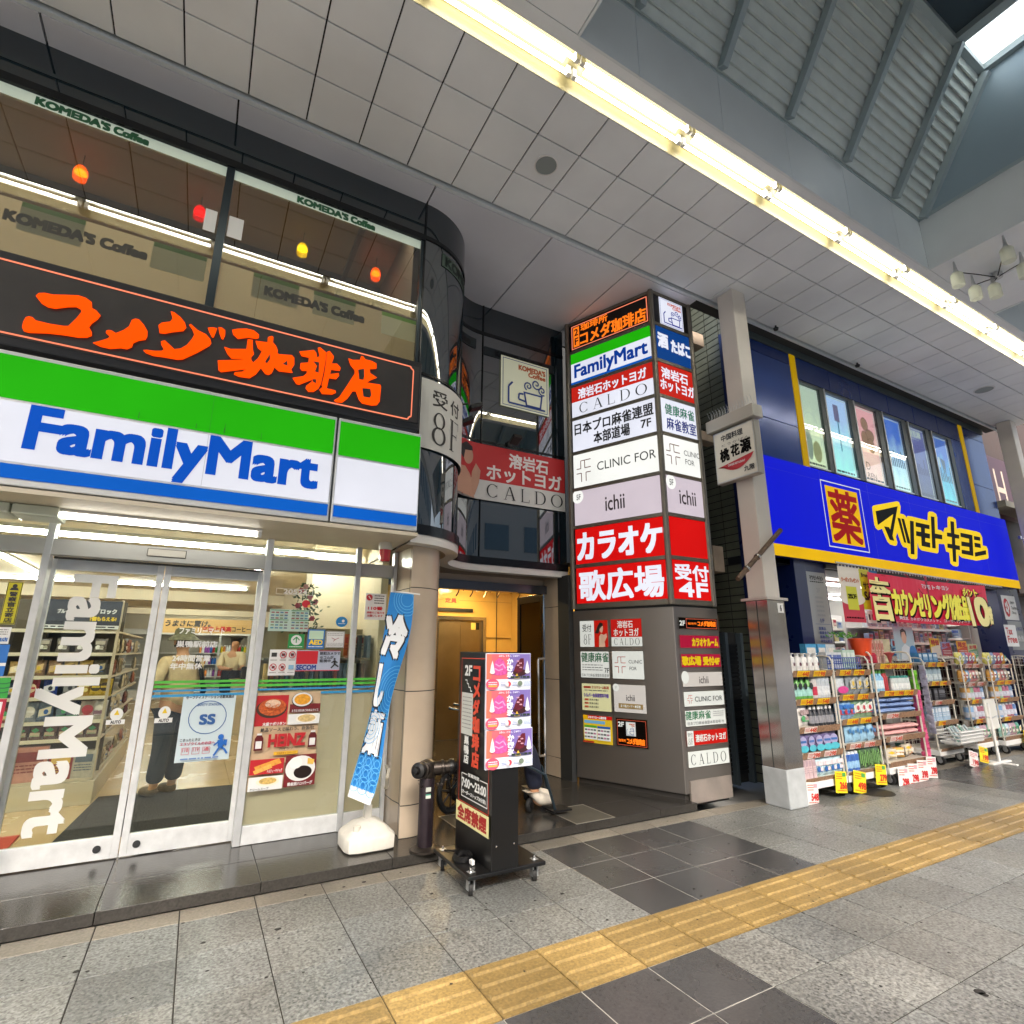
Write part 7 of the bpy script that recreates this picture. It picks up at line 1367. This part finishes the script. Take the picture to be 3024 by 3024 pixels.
for k in range(30): b.box(5.12, 4.72, .1+.05*k, 5.9, 4.74, .135+.05*k, mat('#24272a', .5, .4))
b.build('gate_panel', t); b = MB()
for x in (5.10, 5.42, 5.62, 5.90): b.box(x, 4.66, .0, x+.05, 4.74, 1.72, mat('#5b6870', .4, .4))
b.build('post', t, bev=.004)
for x0, z0, w, h, lab in ((5.12, 1.74, .26, .22, 'brown cardboard carton stacked above the alley gate next to the tower'), (5.40, 1.74, .3, .2, 'brown cardboard carton stacked above the alley gate next to the column')):
    b = MB(); b.box(x0, 4.8, z0, x0+w, 5.1, z0+h, mat('#77624a', .8, var=.1)); p = PY(x0+.02, z0+h-.02, x0+w-.02, z0+.02, 4.799, b); p.tiny(.1, .2, .9, .6, 2, mat('#3a3026', .8), .6, 3); b.build('cardboard_box', label=lab, cat='box')
b = MB(); b.box(5.12, 4.75, 0, 5.95, 5.2, 1.73, mat('#2c2d2c', .7)); b.build('storage_cabinet', label='dark cabinet behind the alley gate carrying two cartons', cat='cabinet')
for (px, py, qx, qy, lab) in ((2105, 1610, 2142, 1690, 'beige junction box on the tower flank behind the karaoke signs'), (2070, 1270, 2118, 1310, 'small beige junction box on the tower flank behind the mahjong sign'), (2040, 975, 2080, 1025, 'small beige junction box high on the tower flank by the top signs')):
    a, c = U(px, py, 'Y', 4.62), U(qx, qy, 'Y', 4.62); b = MB(); b.box(a.x, 4.62, c.z, c.x, 4.78, a.z, mat('#a08f7c', .6, var=.15)); b.box(5.06, 4.66, (a.z+c.z)/2-.02, a.x, 4.72, (a.z+c.z)/2+.02, M_steel); b.build('junction_box', label=lab, cat='box', bev=.006)
b = MB(); b.tube([(5.32, 4.7, 5.8), (5.33, 4.7, 4.2), (5.38, 4.7, 3.2), (5.36, 4.7, 1.7)], .01, M_black, 6); b.tube([(5.42, 4.72, 5.8), (5.40, 4.72, 3.8), (5.46, 4.72, 1.8)], .006, M_alu, 5); b.build('alley_cable', label='black cable hanging down the alley beside the tower', cat='cable')
b = MB(); b.tube([(5.3, 5.0, 2.78), (6.0, 5.0, 2.78)], .03, M_white, 8); b.build('cross_pipe', label='white pipe crossing the alley behind the square column', cat='pipe')
# restaurant sign on the column
t = thing('restaurant_sign', 'white boxed restaurant sign with a red crescent fixed to the square column', 'sign', (5.18, 3.9, 3.42))
b = MB(); b.box(5.135, 3.595, 3.40, 5.225, 4.165, 4.04, mat('#a8a49a', .4, .3)); b.build('sign_box', t, bev=.006)
p = Pan((5.132, 4.155, 4.03), (0, -1, 0), (0, 0, 1), .55, .62); p.r(0, 0, 1, 1, mat('#c9c3b6', .45, 0, .10, var=.04)); p.fr(0, 0, 1, 1, .01, M_alu); p.t('中国料理', .2, .08, .74, .2, INK, .03); p.t('桃', .14, .36, .36, .60, SK, .04); p.t('花', .42, .34, .62, .56, SK, .04); p.t('源', .66, .31, .90, .56, SK, .04); p.t('とうかげん', .2, .26, .9, .31, INK)
p.poly([(.06, .70)]+[(.06+.9*k/12, .64+.19*sin(pi*k/12)) for k in range(1, 12)]+[(.96, .60)], mat('#a8202c', .5, 0, .08)); p.t('CHINESE RESTAURANT', .32, .69, .74, .73, STW, .02); p.t('九階', .7, .82, .94, .92, INK, .03); p.b.build('sign_face', t)
b = MB(); b.box(5.09, 3.56, 4.06, 5.26, 4.22, 4.21, mat('#b4b0a6', .5, .2)); b.build('canopy_box', t, bev=.006); b = MB()
for k in range(16): y = 3.58+.04*k; [b.tube([(5.15, y, 4.21), (5.15+dx, y+dy, 4.33)], .002, M_alu, 4) for dx, dy in ((-.05, .01), (.0, -.015), (.05, .01))]
b.build('bird_spike', t)
# neighbouring shop beyond the drugstore
nb = thing('neighbour_shop', 'dim shop with brown signs beyond the blue drugstore', 'building', (16, 5, 0))
b = MB(); b.box(13.6, 4.6, 0, 19, 10, 7, mat('#3a2c26', .6, var=.1)); b.build('wall', nb)
p = Pan((13.75, 4.55, 5.6), (1, 0, 0), (0, 0, 1), 1.3, 1.4); p.r(0, 0, 1, 1, mat('#3c1a22', .4, 0, .12)); p.t('H', .45, .2, .8, .85, mat('#b8a898', .5), .0); p.b.build('brown_sign', nb)
p = Pan((13.9, 4.2, 4.3), (1, 0, 0), (0, 0, 1), 1.2, .6); p.r(0, 0, 1, 1, mat('#9a4030', .5, 0, .15)); p.r(.35, .1, .5, .9, mat('#c8bca0', .5)); p.r(.6, .1, .9, .6, mat('#b8c0a0', .5)); p.b.build('red_sign', nb)
p = Pan((13.75, 4.15, 3.62), (1, 0, 0), (0, 0, 1), 1.5, .36); p.r(0, 0, 1, 1, EM('#d8d4c4', .5)); p.t('巣鴨地蔵通り', .05, .3, .95, .8, mat('#5a5a4a', .5), .02); p.b.build('white_sign', nb)
b = MB(); b.box(13.5, 4.1, 3.62, 15, 4.14, 3.68, M_alu); b.box(13.5, 4.2, 4.30, 15.5, 4.6, 4.42, mat('#8a8470', .5)); b.box(13.5, 4.3, 2.6, 15, 4.5, 3.2, mat('#4a3a30', .6)); b.build('awning', nb)
# street opposite, seen in the dark glass
for x0, x1, y, h, c, lab in ((-14, 2, -15, 11, '#a8aeb2', 'pale office block across the road'), (2.4, 13, -15.5, 15, '#c2c8cc', 'white tiled apartment block across the road'), (13.4, 30, -15, 12, '#8a8884', 'grey commercial block across the road')):
    t = thing('street_building', lab, 'building', ((x0+x1)/2, y-4, -.13)); b = MB(); b.box(x0, y-8, -.13, x1, y, h, mat(c, .6, var=.05)); b.build('wall', t)
    b = MB()
    for k in range(int((x1-x0)/2)):
        for j in range(int(h/3)): b.box(x0+.5+2*k, y, 1+3*j, x0+1.7+2*k, y+.03, 2.5+3*j, mat('#3a4a58', .1))
    b.build('window', t)
# ================================================================ ON THE PAVEMENT
# banner flag in a white water base
t = thing('banner_flag', 'blue and white noodle banner flag on a white plastic water base', 'flag', (1.30, 4.55, .068))
b = MB(); w = .19
def sq(r, z, k=.75, n=24):
    o = []
    for j in range(n):
        a = 2*pi*j/n; c, s = cos(a), sin(a); q = (abs(c)**6+abs(s)**6)**(-1/6); o.append(Vector((1.29+r*c*q, 4.52+r*s*q, z)))
    return o
b.loft([sq(.17, .070), sq(.185, .08), sq(.187, .155), sq(.178, .17), sq(.10, .235), sq(.05, .255), sq(.03, .262), sq(.028, .34), sq(.026, .35)], mat('#c9c6bd', .45, var=.06, scale=20)); [b.tube([(1.29+.172*q*c_, 4.52+.172*q*s_, .174), (1.29+.05*c_, 4.52+.05*s_, .258)], .004, mat('#c9c6bd', .45, var=.06, scale=20), 6) for c_, s_, q in [(cos(a), sin(a), 1.0 if k % 2 == 0 else 1.2) for k, a in enumerate([pi/4*j for j in range(8)])]]; b.lathe((1.19, 4.42, .185), [(.028, 0), (.028, .05), (.022, .055)], mat('#c2beb4', .5), 14)
b.build('water_base', t, smooth=True)
b = MB(); b.tube([(1.29, 4.52, .34), (1.315, 4.50, 1.2), (1.36, 4.44, 2.02)], .011, M_white, 8); b.tube([(1.36, 4.44, 1.965), (1.56, 4.33, 1.94)], .006, M_white, 6); b.build('pole', t, smooth=True)
class Flag(Pan):
    def P(s, x, y, k=None):
        k = s.k if k is None else k
        top, bot = Vector((1.335, 4.42, 1.955)), Vector((1.10, 4.36, .45)); a = top.lerp(bot, y); a.x += .03*sin(y*pi); wv = .19-.045*y+(.02*sin(y*9)); d = Vector((.93, -.34+.25*sin(y*5), -.06-.25*y)).normalized()
        q = a+d*(wv*x); q.y += .03*sin(x*3+y*8)*(.3+y); n = Vector((-.3, -.95, 0)); return q+n*(.0016*k)
p = Flag((0, 0, 0), (1, 0, 0), (0, 0, 1), .19, 1.5); NB_ = 40
FBm = mat('#1a78c0', .75); FB2 = mat('#5aaade', .75); FW_ = mat('#d8dce0', .7); FK = mat('#16222e', .7)
for i in range(NB_):
    for j in range(4): p.poly(R4(j/4, i/NB_, (j+1)/4, (i+1)/NB_), FBm if i < 38 else FW_, 1)
p.k = 1
def arcs(cx, cy, n, r0, st):
    for k in range(n):
        r = r0+st*k; p.ln([(min(1, max(0, cx+r*cos(a))), max(.004, cy+r*.16*sin(a))) for a in [pi*2*i/20 for i in range(21)]], .004, FB2)
arcs(.75, .03, 5, .15, .1); arcs(.95, .50, 6, .2, .12); arcs(.25, .68, 4, .1, .12)
for cy in (.83, .88, .93): 
    for cx in (.15, .5, .85): arcs(cx, cy, 2, .1, .12)
p.k = 3
p.t('冷', .03, .12, .86, .34, FK, .06); p.t('冷', .05, .122, .84, .337, FW_, .035); p.t('し', .04, .38, .42, .58, FK, .06); p.t('し', .06, .383, .40, .577, FW_, .035); p.t('麺', .06, .60, .80, .80, FK, .05); p.t('麺', .08, .603, .78, .797, FW_, .03)
p.b.build('flag_cloth', t)
b = MB(); b.tube([(1.49, 4.75, .40), (1.47, 4.66, .42), (1.46, 4.62, .50), (1.48, 4.66, .55), (1.49, 4.75, .56)], .014, mat('#b9b3a4', .4, .4), 8); b.build('wall_bracket', label='small pale metal bracket on the stone column foot', cat='bracket', smooth=True)
# twin fire inlet standpipe
t = thing('standpipe', 'dark twin outlet fire standpipe with chained caps on the doorstep edge', 'standpipe', (1.64, 4.22, .068)); cx, cy = 1.645, 4.22
M_pipe = mat('#2b2228', .35, .5, var=.2, scale=14); M_brz = mat('#3a3430', .35, .7, var=.2, scale=20)
b = MB(); b.lathe((cx, cy, .068), [(.11, 0), (.11, .012), (.085, .022), (.062, .03)], M_brz, 24); b.build('flange', t, smooth=True)
b = MB(); b.lathe((cx, cy, .09), [(.057, 0), (.057, .46), (.05, .48)], M_pipe, 24); b.build('pipe', t, smooth=True)
b = MB()
p = Pan((cx-.03, cy-.0585, .50), (1, 0, 0), (0, 0, 1), .04, .03, b); p.r(0, 0, 1, 1, mat('#b8beb8', .5)); p = Pan((cx-.03, cy-.0585, .455), (1, 0, 0), (0, 0, 1), .04, .03, b); p.r(0, 0, 1, 1, mat('#c8d0c8', .5)); p.r(0, 0, 1, .3, mat('#3a8a78', .5)); b.build('pipe_label', t)
b = MB(); T = lambda d: d.to_track_quat('Z', 'Y').to_matrix().to_4x4()
d1_ = Vector((-.75, -.62, .10)).normalized(); d2_ = Vector((.93, -.25, .05)).normalized()
b.lathe((cx, cy, .55), [(.05, 0), (.062, .02), (.066, .08), (.055, .12), (.02, .135)], M_brz, 20)
for d, l in ((d1_, .12), (d2_, .17)): b.lathe((cx, cy, .615), [(.05, 0), (.05, l*.6), (.058, l*.62), (.058, l*.72), (.046, l*.76), (.046, l)], M_brz, 18, T(d))
b.build('twin_outlet', t, smooth=True)
for d, l in ((d1_, .115), (d2_, .165)):
    b = MB(); b.lathe(Vector((cx, cy, .615))+d*l, [(.056, 0), (.058, .012), (.055, .035), (.03, .045), (.018, .07), (.0, .072)], M_black, 18, T(d)); b.build('outlet_cap', t, smooth=True)
for d, l in ((d1_, .15), (d2_, .19)):
    b = MB(); a = Vector((cx, cy, .57))+d*.02; e = Vector((cx, cy, .60))+d*l
    for k in range(12):
        f = k/11; c = a.lerp(e, f)-Vector((0, 0, .09*sin(pi*f))); ax = (e-a).normalized(); o_ = ax.cross(Vector((0, 0, 1))) if k % 2 else Vector((0, 0, 1)); b.tube([c+ax*(.011*cos(q))+o_*(.006*sin(q)) for q in [2*pi*j/8 for j in range(8)]], .0022, M_brz, 5, True)
    b.build('cap_chain', t, smooth=True)
# rolling sign stand
t = thing('sign_stand', 'tall black rolling cafe sign stand with three pink posters', 'sign stand', (1.92, 3.74, 0))
M_bk = mat('#0a0a0b', .3, var=.1, scale=5)
b = MB(); b.box(1.64, 3.45, .105, 2.21, 4.03, .13, M_bk); b.build('base_plate', t, bev=.006)
for x, y in ((1.69, 3.52), (2.16, 3.52), (1.69, 3.98), (2.16, 3.98)):
    b = MB(); b.lathe((x, y, .04), [(.04, -.013), (.04, .013)], M_rubber, 16, Matrix.Rotation(pi/2, 4, 'Y') @ Matrix.Rotation(.4, 4, 'X')); b.box(x-.022, y-.018, .03, x-.0125, y+.022, .10, M_alu); b.box(x+.0125, y-.018, .03, x+.022, y+.022, .10, M_alu); b.box(x-.022, y-.02, .093, x+.022, y+.022, .132, M_alu); b.lathe((x, y, .13), [(.009, 0), (.009, .022), (.004, .026)], M_chrome, 8); b.build('caster', t)
b = MB(); b.box(1.80, 3.455, .13, 2.0, 4.02, 1.48, M_bk); [b.lathe((x, 3.452, .27), [(.006, 0), (.006, .004)], M_chrome, 8, Matrix.Rotation(pi/2, 4, 'X')) for x in (1.835, 1.965)]; b.build('cabinet', t, bev=.004)
p = Pan((1.799, 4.01, 1.475), (0, -1, 0), (0, 0, 1), .545, 1.335, None, .0012); OG = mat('#c8442c', .5, 0, .25); WW = mat('#d8d8d4', .5, 0, .12)
Yz = lambda z: (1.475-z)/1.335
p.fr(.06, Yz(1.435), .94, Yz(.44), .005, OG)
p.t('2F', .18, Yz(1.38), .40, Yz(1.31), WW, .05); p.ln([(.20, Yz(1.275)), (.26, Yz(1.275)), (.26, Yz(1.25)), (.31, Yz(1.25)), (.31, Yz(1.225)), (.37, Yz(1.225)), (.37, Yz(1.20)), (.42, Yz(1.20))], .008, WW)
p.vt('コメダ珈琲店', .46, Yz(1.385), .66, Yz(.69), OG, .05); p.vt('巣鴨店', .22, Yz(.89), .36, Yz(.70), WW, .05)
p.fr(.17, Yz(.635), .93, Yz(.48), .006, WW); p.r(.35, Yz(.65), .72, Yz(.62), M_bk); p.t('営業時間', .38, Yz(.648), .70, Yz(.625), WW, .03); p.t('7:00～23:00', .20, Yz(.605), .90, Yz(.55), WW, .04); p.t('(オーダーストップ30分前)', .20, Yz(.53), .90, Yz(.50), WW, .03)
p.r(.04, Yz(.442), .995, Yz(.315), mat('#d8d298', .5, 0, .08)); p.t('全席禁煙', .10, Yz(.425), .93, Yz(.335), mat('#a01818', .5), .05)
p.b.build('lettering', t)
p = Pan((1.796, 3.955, 1.185), (0, -1, 0), (0, 0, 1), .195, .29); p.r(0, 0, 1, 1, mat('#c8cac4', .6)); p.tiny(.1, .08, .9, .9, 9, mat('#8a8a88', .5), .25, 4); p.b.build('paper_notice', label='white printed notice taped on the black sign stand', cat='notice')
for i, (z1, z0) in enumerate(((1.471, 1.231), (1.230, .978), (.976, .732))):
    x0 = 1.735+(.003 if i == 2 else 0); x1 = 2.09+(.008 if i == 2 else -.002*i)
    p = Pan((x0, 3.44-.003*i, z1), (1, 0, 0), (0, 0, 1), x1-x0, z1-z0, None, .0007); b = p.b
    b.box(x0, 3.441, z0, x1, 3.452, z1, mat('#b8c0d0', .5))
    pk = mat('#d0606a', .4, 0, .1); pu = mat('#7566a8', .4, 0, .1); wt = mat('#d6dbe6', .4, 0, .1); pk2 = mat('#c84f96', .5, 0, .08, var=.3, scale=60); rdb = mat('#5a1626', .4, var=.4, scale=70)
    p.r(0, 0, 1, 1, wt); p.r(.01, .02, .52, .72, pk); p.poly([(.52, .02), (.99, .02), (.99, .72), (.48, .72)], pu); p.r(.01, .02, .12, .72, mat('#d8705c', .4, 0, .1))
    p.ell(.30, .50, .20, .12, mat('#b84a7a', .4)); p.poly([(.13, .58), (.18, .24), (.28, .13), (.38, .2), (.46, .42), (.42, .58), (.3, .62)], pk2); p.ln([(.2, .3), (.28, .36), (.36, .3), (.42, .42)], .008, mat('#e09ac4', .4)); p.ln([(.18, .42), (.27, .48), (.36, .44)], .008, mat('#e09ac4', .4))
    p.ell(.74, .54, .16, .1, mat('#3a1c22', .4)); p.poly([(.6, .5), (.66, .3), (.76, .14), (.83, .14), (.84, .3), (.8, .5), (.7, .56)], rdb); [p.ell(.68+.03*(j % 4), .22+.06*(j//2), .014, .02, mat('#c89aa8', .4)) for j in range(8)]
    for cx in (.12, .9): p.poly([(cx-.05, .52), (cx-.03, .34), (cx, .2), (cx+.03, .34), (cx+.05, .52)], mat('#dcdcdc', .4)); p.ell(cx, .52, .055, .05, mat('#dcdcdc', .4))
    p.vt('かき氷', .44, .14, .57, .68, mat('#e4e6ea', .4, 0, .2), .05); p.t('ふわっ、とろっ、じゅわ〜', .25, .045, .72, .1, wt, .03); p.poly([(.6, .7), (.66, .56), (.72, .7)], mat('#c8a83a', .4)); p.tiny(.52, .62, .95, .7, 1, mat('#2a3a30', .4), .7, 2)
    p.ell(.12, .85, .14, .15, mat('#d0506a', .4, 0, .08)); p.tiny(.03, .78, .22, .94, 3, wt, .4, 5); p.r(.03, .88, .22, .92, mat('#d8b04a', .4)); p.tiny(.3, .8, .4, .92, 3, mat('#4a6aa8', .4), .4, 6); p.ell(.47, .85, .05, .07, mat('#c83a4a', .4)); p.ell(.44, .86, .03, .06, mat('#d8d8d8', .4)); p.tiny(.55, .8, .65, .92, 3, mat('#4a6aa8', .4), .4, 7); p.ell(.72, .84, .055, .07, mat('#6a7a6a', .4)); p.tiny(.8, .79, .97, .92, 4, mat('#6a8ac0', .4), .4, 8)
    b.build('shaved_ice_poster', label=('topmost pink and purple shaved ice poster on the sign stand', 'middle pink and purple shaved ice poster on the sign stand', 'lowest pink and purple shaved ice poster on the sign stand')[i], cat='poster', group='shaved ice posters on the sign stand')
b = MB(); b.tube([(1.69, 3.95, .135), (1.72, 3.90, .14), (1.75, 3.87, .14)], .006, M_black, 6)
for k in range(4): b.tube([(1.725+.055*cos(a)+.004*k, 3.74+.075*sin(a), .137+.008*k+.003*sin(a*3)) for a in [2*pi*j/18 for j in range(18)]], .006, M_black, 6, True)
b.box(1.735, 3.60, .135, 1.755, 3.64, .16, M_white); b.build('power_cord', label='coiled black power cord on the base of the sign stand', cat='cord', smooth=True)
# person in a wheelchair behind the stand
t = thing('wheelchair', 'dark folding wheelchair half hidden behind the black sign stand', 'wheelchair', (2.45, 4.85, .068)); g0 = .068
def wheel(x, y, r, n='wheel', w=.03, rz=0):
    b = MB(); T_ = Matrix.Rotation(rz, 4, 'Z') @ Matrix.Rotation(pi/2, 4, 'Y')
    def rp(q): return T_ @ Vector(q)+Vector((x, y, g0+r))
    b.tube([rp(((r-.022)*cos(a), (r-.022)*sin(a), 0)) for a in [2*pi*j/28 for j in range(28)]], .022, M_rubber, 8, True); wh = b.build(n, t, smooth=True)
    b = MB(); b.tube([rp(((r-.05)*cos(a), (r-.05)*sin(a), 0)) for a in [2*pi*j/24 for j in range(24)]], .008, mat('#3a3c3e', .3, .7), 6, True)
    for j in range(7): a = 2*pi*j/7; b.tube([rp((0, 0, 0)), rp(((r-.05)*cos(a), (r-.05)*sin(a), 0))], .009, mat('#2a2b2c', .4, .4), 6)
    b.lathe((x, y, g0+r), [(.03, -.03), (.03, .03)], M_black, 10, T_); b.build('rim', wh, smooth=True)
RZ = radians(-62)
wheel(2.17, 4.97, .19, rz=RZ); wheel(2.42, 5.35, .19, rz=RZ); wheel(2.83, 4.68, .06, 'front_wheel', rz=RZ); wheel(3.0, 5.0, .06, 'front_wheel', rz=RZ)
b = MB(); fm = mat('#26343c', .3, .6)
for q in ([(2.17, 4.97, .26), (2.3, 4.85, .48), (2.75, 4.60, .48), (2.9, 4.52, .40), (2.97, 4.48, .12)], [(2.42, 5.35, .26), (2.5, 5.2, .48), (2.95, 4.95, .48), (3.08, 4.87, .4), (3.15, 4.83, .12)], [(2.3, 4.85, .48), (2.22, 4.90, .95), (2.12, 4.96, .97)], [(2.5, 5.2, .48), (2.42, 5.25, .95), (2.32, 5.31, .97)], [(2.28, 4.87, .7), (2.62, 4.68, .7), (2.68, 4.64, .48)], [(2.97, 4.48, .12), (3.15, 4.83, .12)]): b.tube(q, .013, fm, 8)
b.build('frame', t, smooth=True)
b = MB(); b.box(-.22, -.22, 0, .22, .22, .04, M_black, Matrix.Translation((2.62, 4.92, .47)) @ Matrix.Rotation(radians(28), 4, 'Z')); b.box(-.02, -.2, 0, .02, .2, .42, M_black, Matrix.Translation((2.36, 5.05, .52)) @ Matrix.Rotation(radians(-30), 4, 'Z')); b.build('seat', t, bev=.01)
b = MB(); b.box(2.93, 4.44, .10, 3.13, 4.62, .115, M_black); b.build('footrest', t)
t = thing('person', 'person in dark clothes and white sneakers seated behind the black sign stand', 'person', (2.5, 4.9, .068))
fd = Vector((cos(radians(-28)), sin(radians(-28)), 0)); sd_ = Vector((-fd.y, fd.x, 0)); hp_ = Vector((2.52, 4.98, .62))
V = lambda f, s, z: hp_+fd*f+sd_*s+Vector((0, 0, z))
def J5(v, a, b_=None): return (*v, a, b_ or a)
J = {'pel': J5(V(0, 0, 0), .14, .12), 'chs': J5(V(-.02, 0, .36), .16, .12), 'nk0': J5(V(.0, 0, .52), .07), 'nk': J5(V(.03, 0, .57), .05), 'hd': J5(V(.06, 0, .67), .085, .095), 'hd1': J5(V(.05, 0, .74), .06)}; E = [('pel', 'chs'), ('chs', 'nk0'), ('nk0', 'nk'), ('nk', 'hd'), ('hd', 'hd1')]
for s, n in ((-1, 'l'), (1, 'r')):
    J.update({n+'sh': J5(V(-.02, s*.18, .45), .06), n+'el': J5(V(-.05, s*.25, .17), .045), n: J5(V(.16, s*.22, .12), .028), n+'hp': J5(V(.08, s*.09, -.02), .09), n+'kn': J5(V(.42, s*.09, -.04), .065), n+'an': J5(V(.47, s*.09, -.46), .042), n+'to': J5(V(.54, s*.1, -.49), .028)})
    E += [('chs', n+'sh'), (n+'sh', n+'el'), (n+'el', n), ('pel', n+'hp'), (n+'hp', n+'kn'), (n+'kn', n+'an'), (n+'an', n+'to')]; hand(J, E, J[n][:3], n, tuple(fd*.9+Vector((0, 0, -.2))), tuple(sd_))
def world(o): o.location = -Vector(t.location); return o
world(skin('body', J, E, t, M_skin)); g = lambda k, e=.02: (*J[k][:3], J[k][3]+e, J[k][4]+e)
world(skin('jacket', {'chs': g('chs', .03), 'pel': g('pel', .03), 'nk0': g('nk0', .015), 'lsh': g('lsh', .025), 'lel': g('lel', .03), 'l': g('l', .02), 'rsh': g('rsh', .025), 'rel': g('rel', .03), 'r': g('r', .02)}, [('chs', 'pel'), ('chs', 'nk0'), ('chs', 'lsh'), ('lsh', 'lel'), ('lel', 'l'), ('chs', 'rsh'), ('rsh', 'rel'), ('rel', 'r')], t, mat('#2a2622', .85, var=.15, scale=20)))
TJ = {'pel': g('pel', .03)}; TE = []
for n in 'lr': a = Vector(J[n+'an'][:3])+Vector((0, 0, .08)); TJ.update({n+'hp': g(n+'hp', .02), n+'kn': g(n+'kn', .03), n+'an': (*a, .072, .08)}); TE += [('pel', n+'hp'), (n+'hp', n+'kn'), (n+'kn', n+'an')]
world(skin('trousers', TJ, TE, t, mat('#10162a', .85, var=.2, scale=20)))
for s, n in ((-1, 'l'), (1, 'r')):
    a = Vector(J[n+'an'][:3]); z = .135; h = Vector((a.x, a.y, z+.04))-fd*.04; m_ = Vector((a.x, a.y, z+.035))+fd*.07; f_ = Vector((a.x, a.y, z+.028))+fd*.17
    o = world(skin('sneaker', {'h': (*h, .064, .062), 'u': (*(h+Vector((0, 0, .06))), .06, .06), 'm': (*m_, .066, .058), 'f': (*f_, .056, .042)}, [('h', 'u'), ('h', 'm'), ('m', 'f')], t, mat('#c4bcae', .7, var=.08, scale=40)))
world(skin('hair', {'a': J5(V(.04, 0, .71), .095), 'b': J5(V(.05, 0, .77), .07), 'c': J5(V(-.03, 0, .63), .06)}, [('a', 'b'), ('a', 'c')], t, mat('#3a3632', .6)))
print('objects', len(bpy.data.objects))
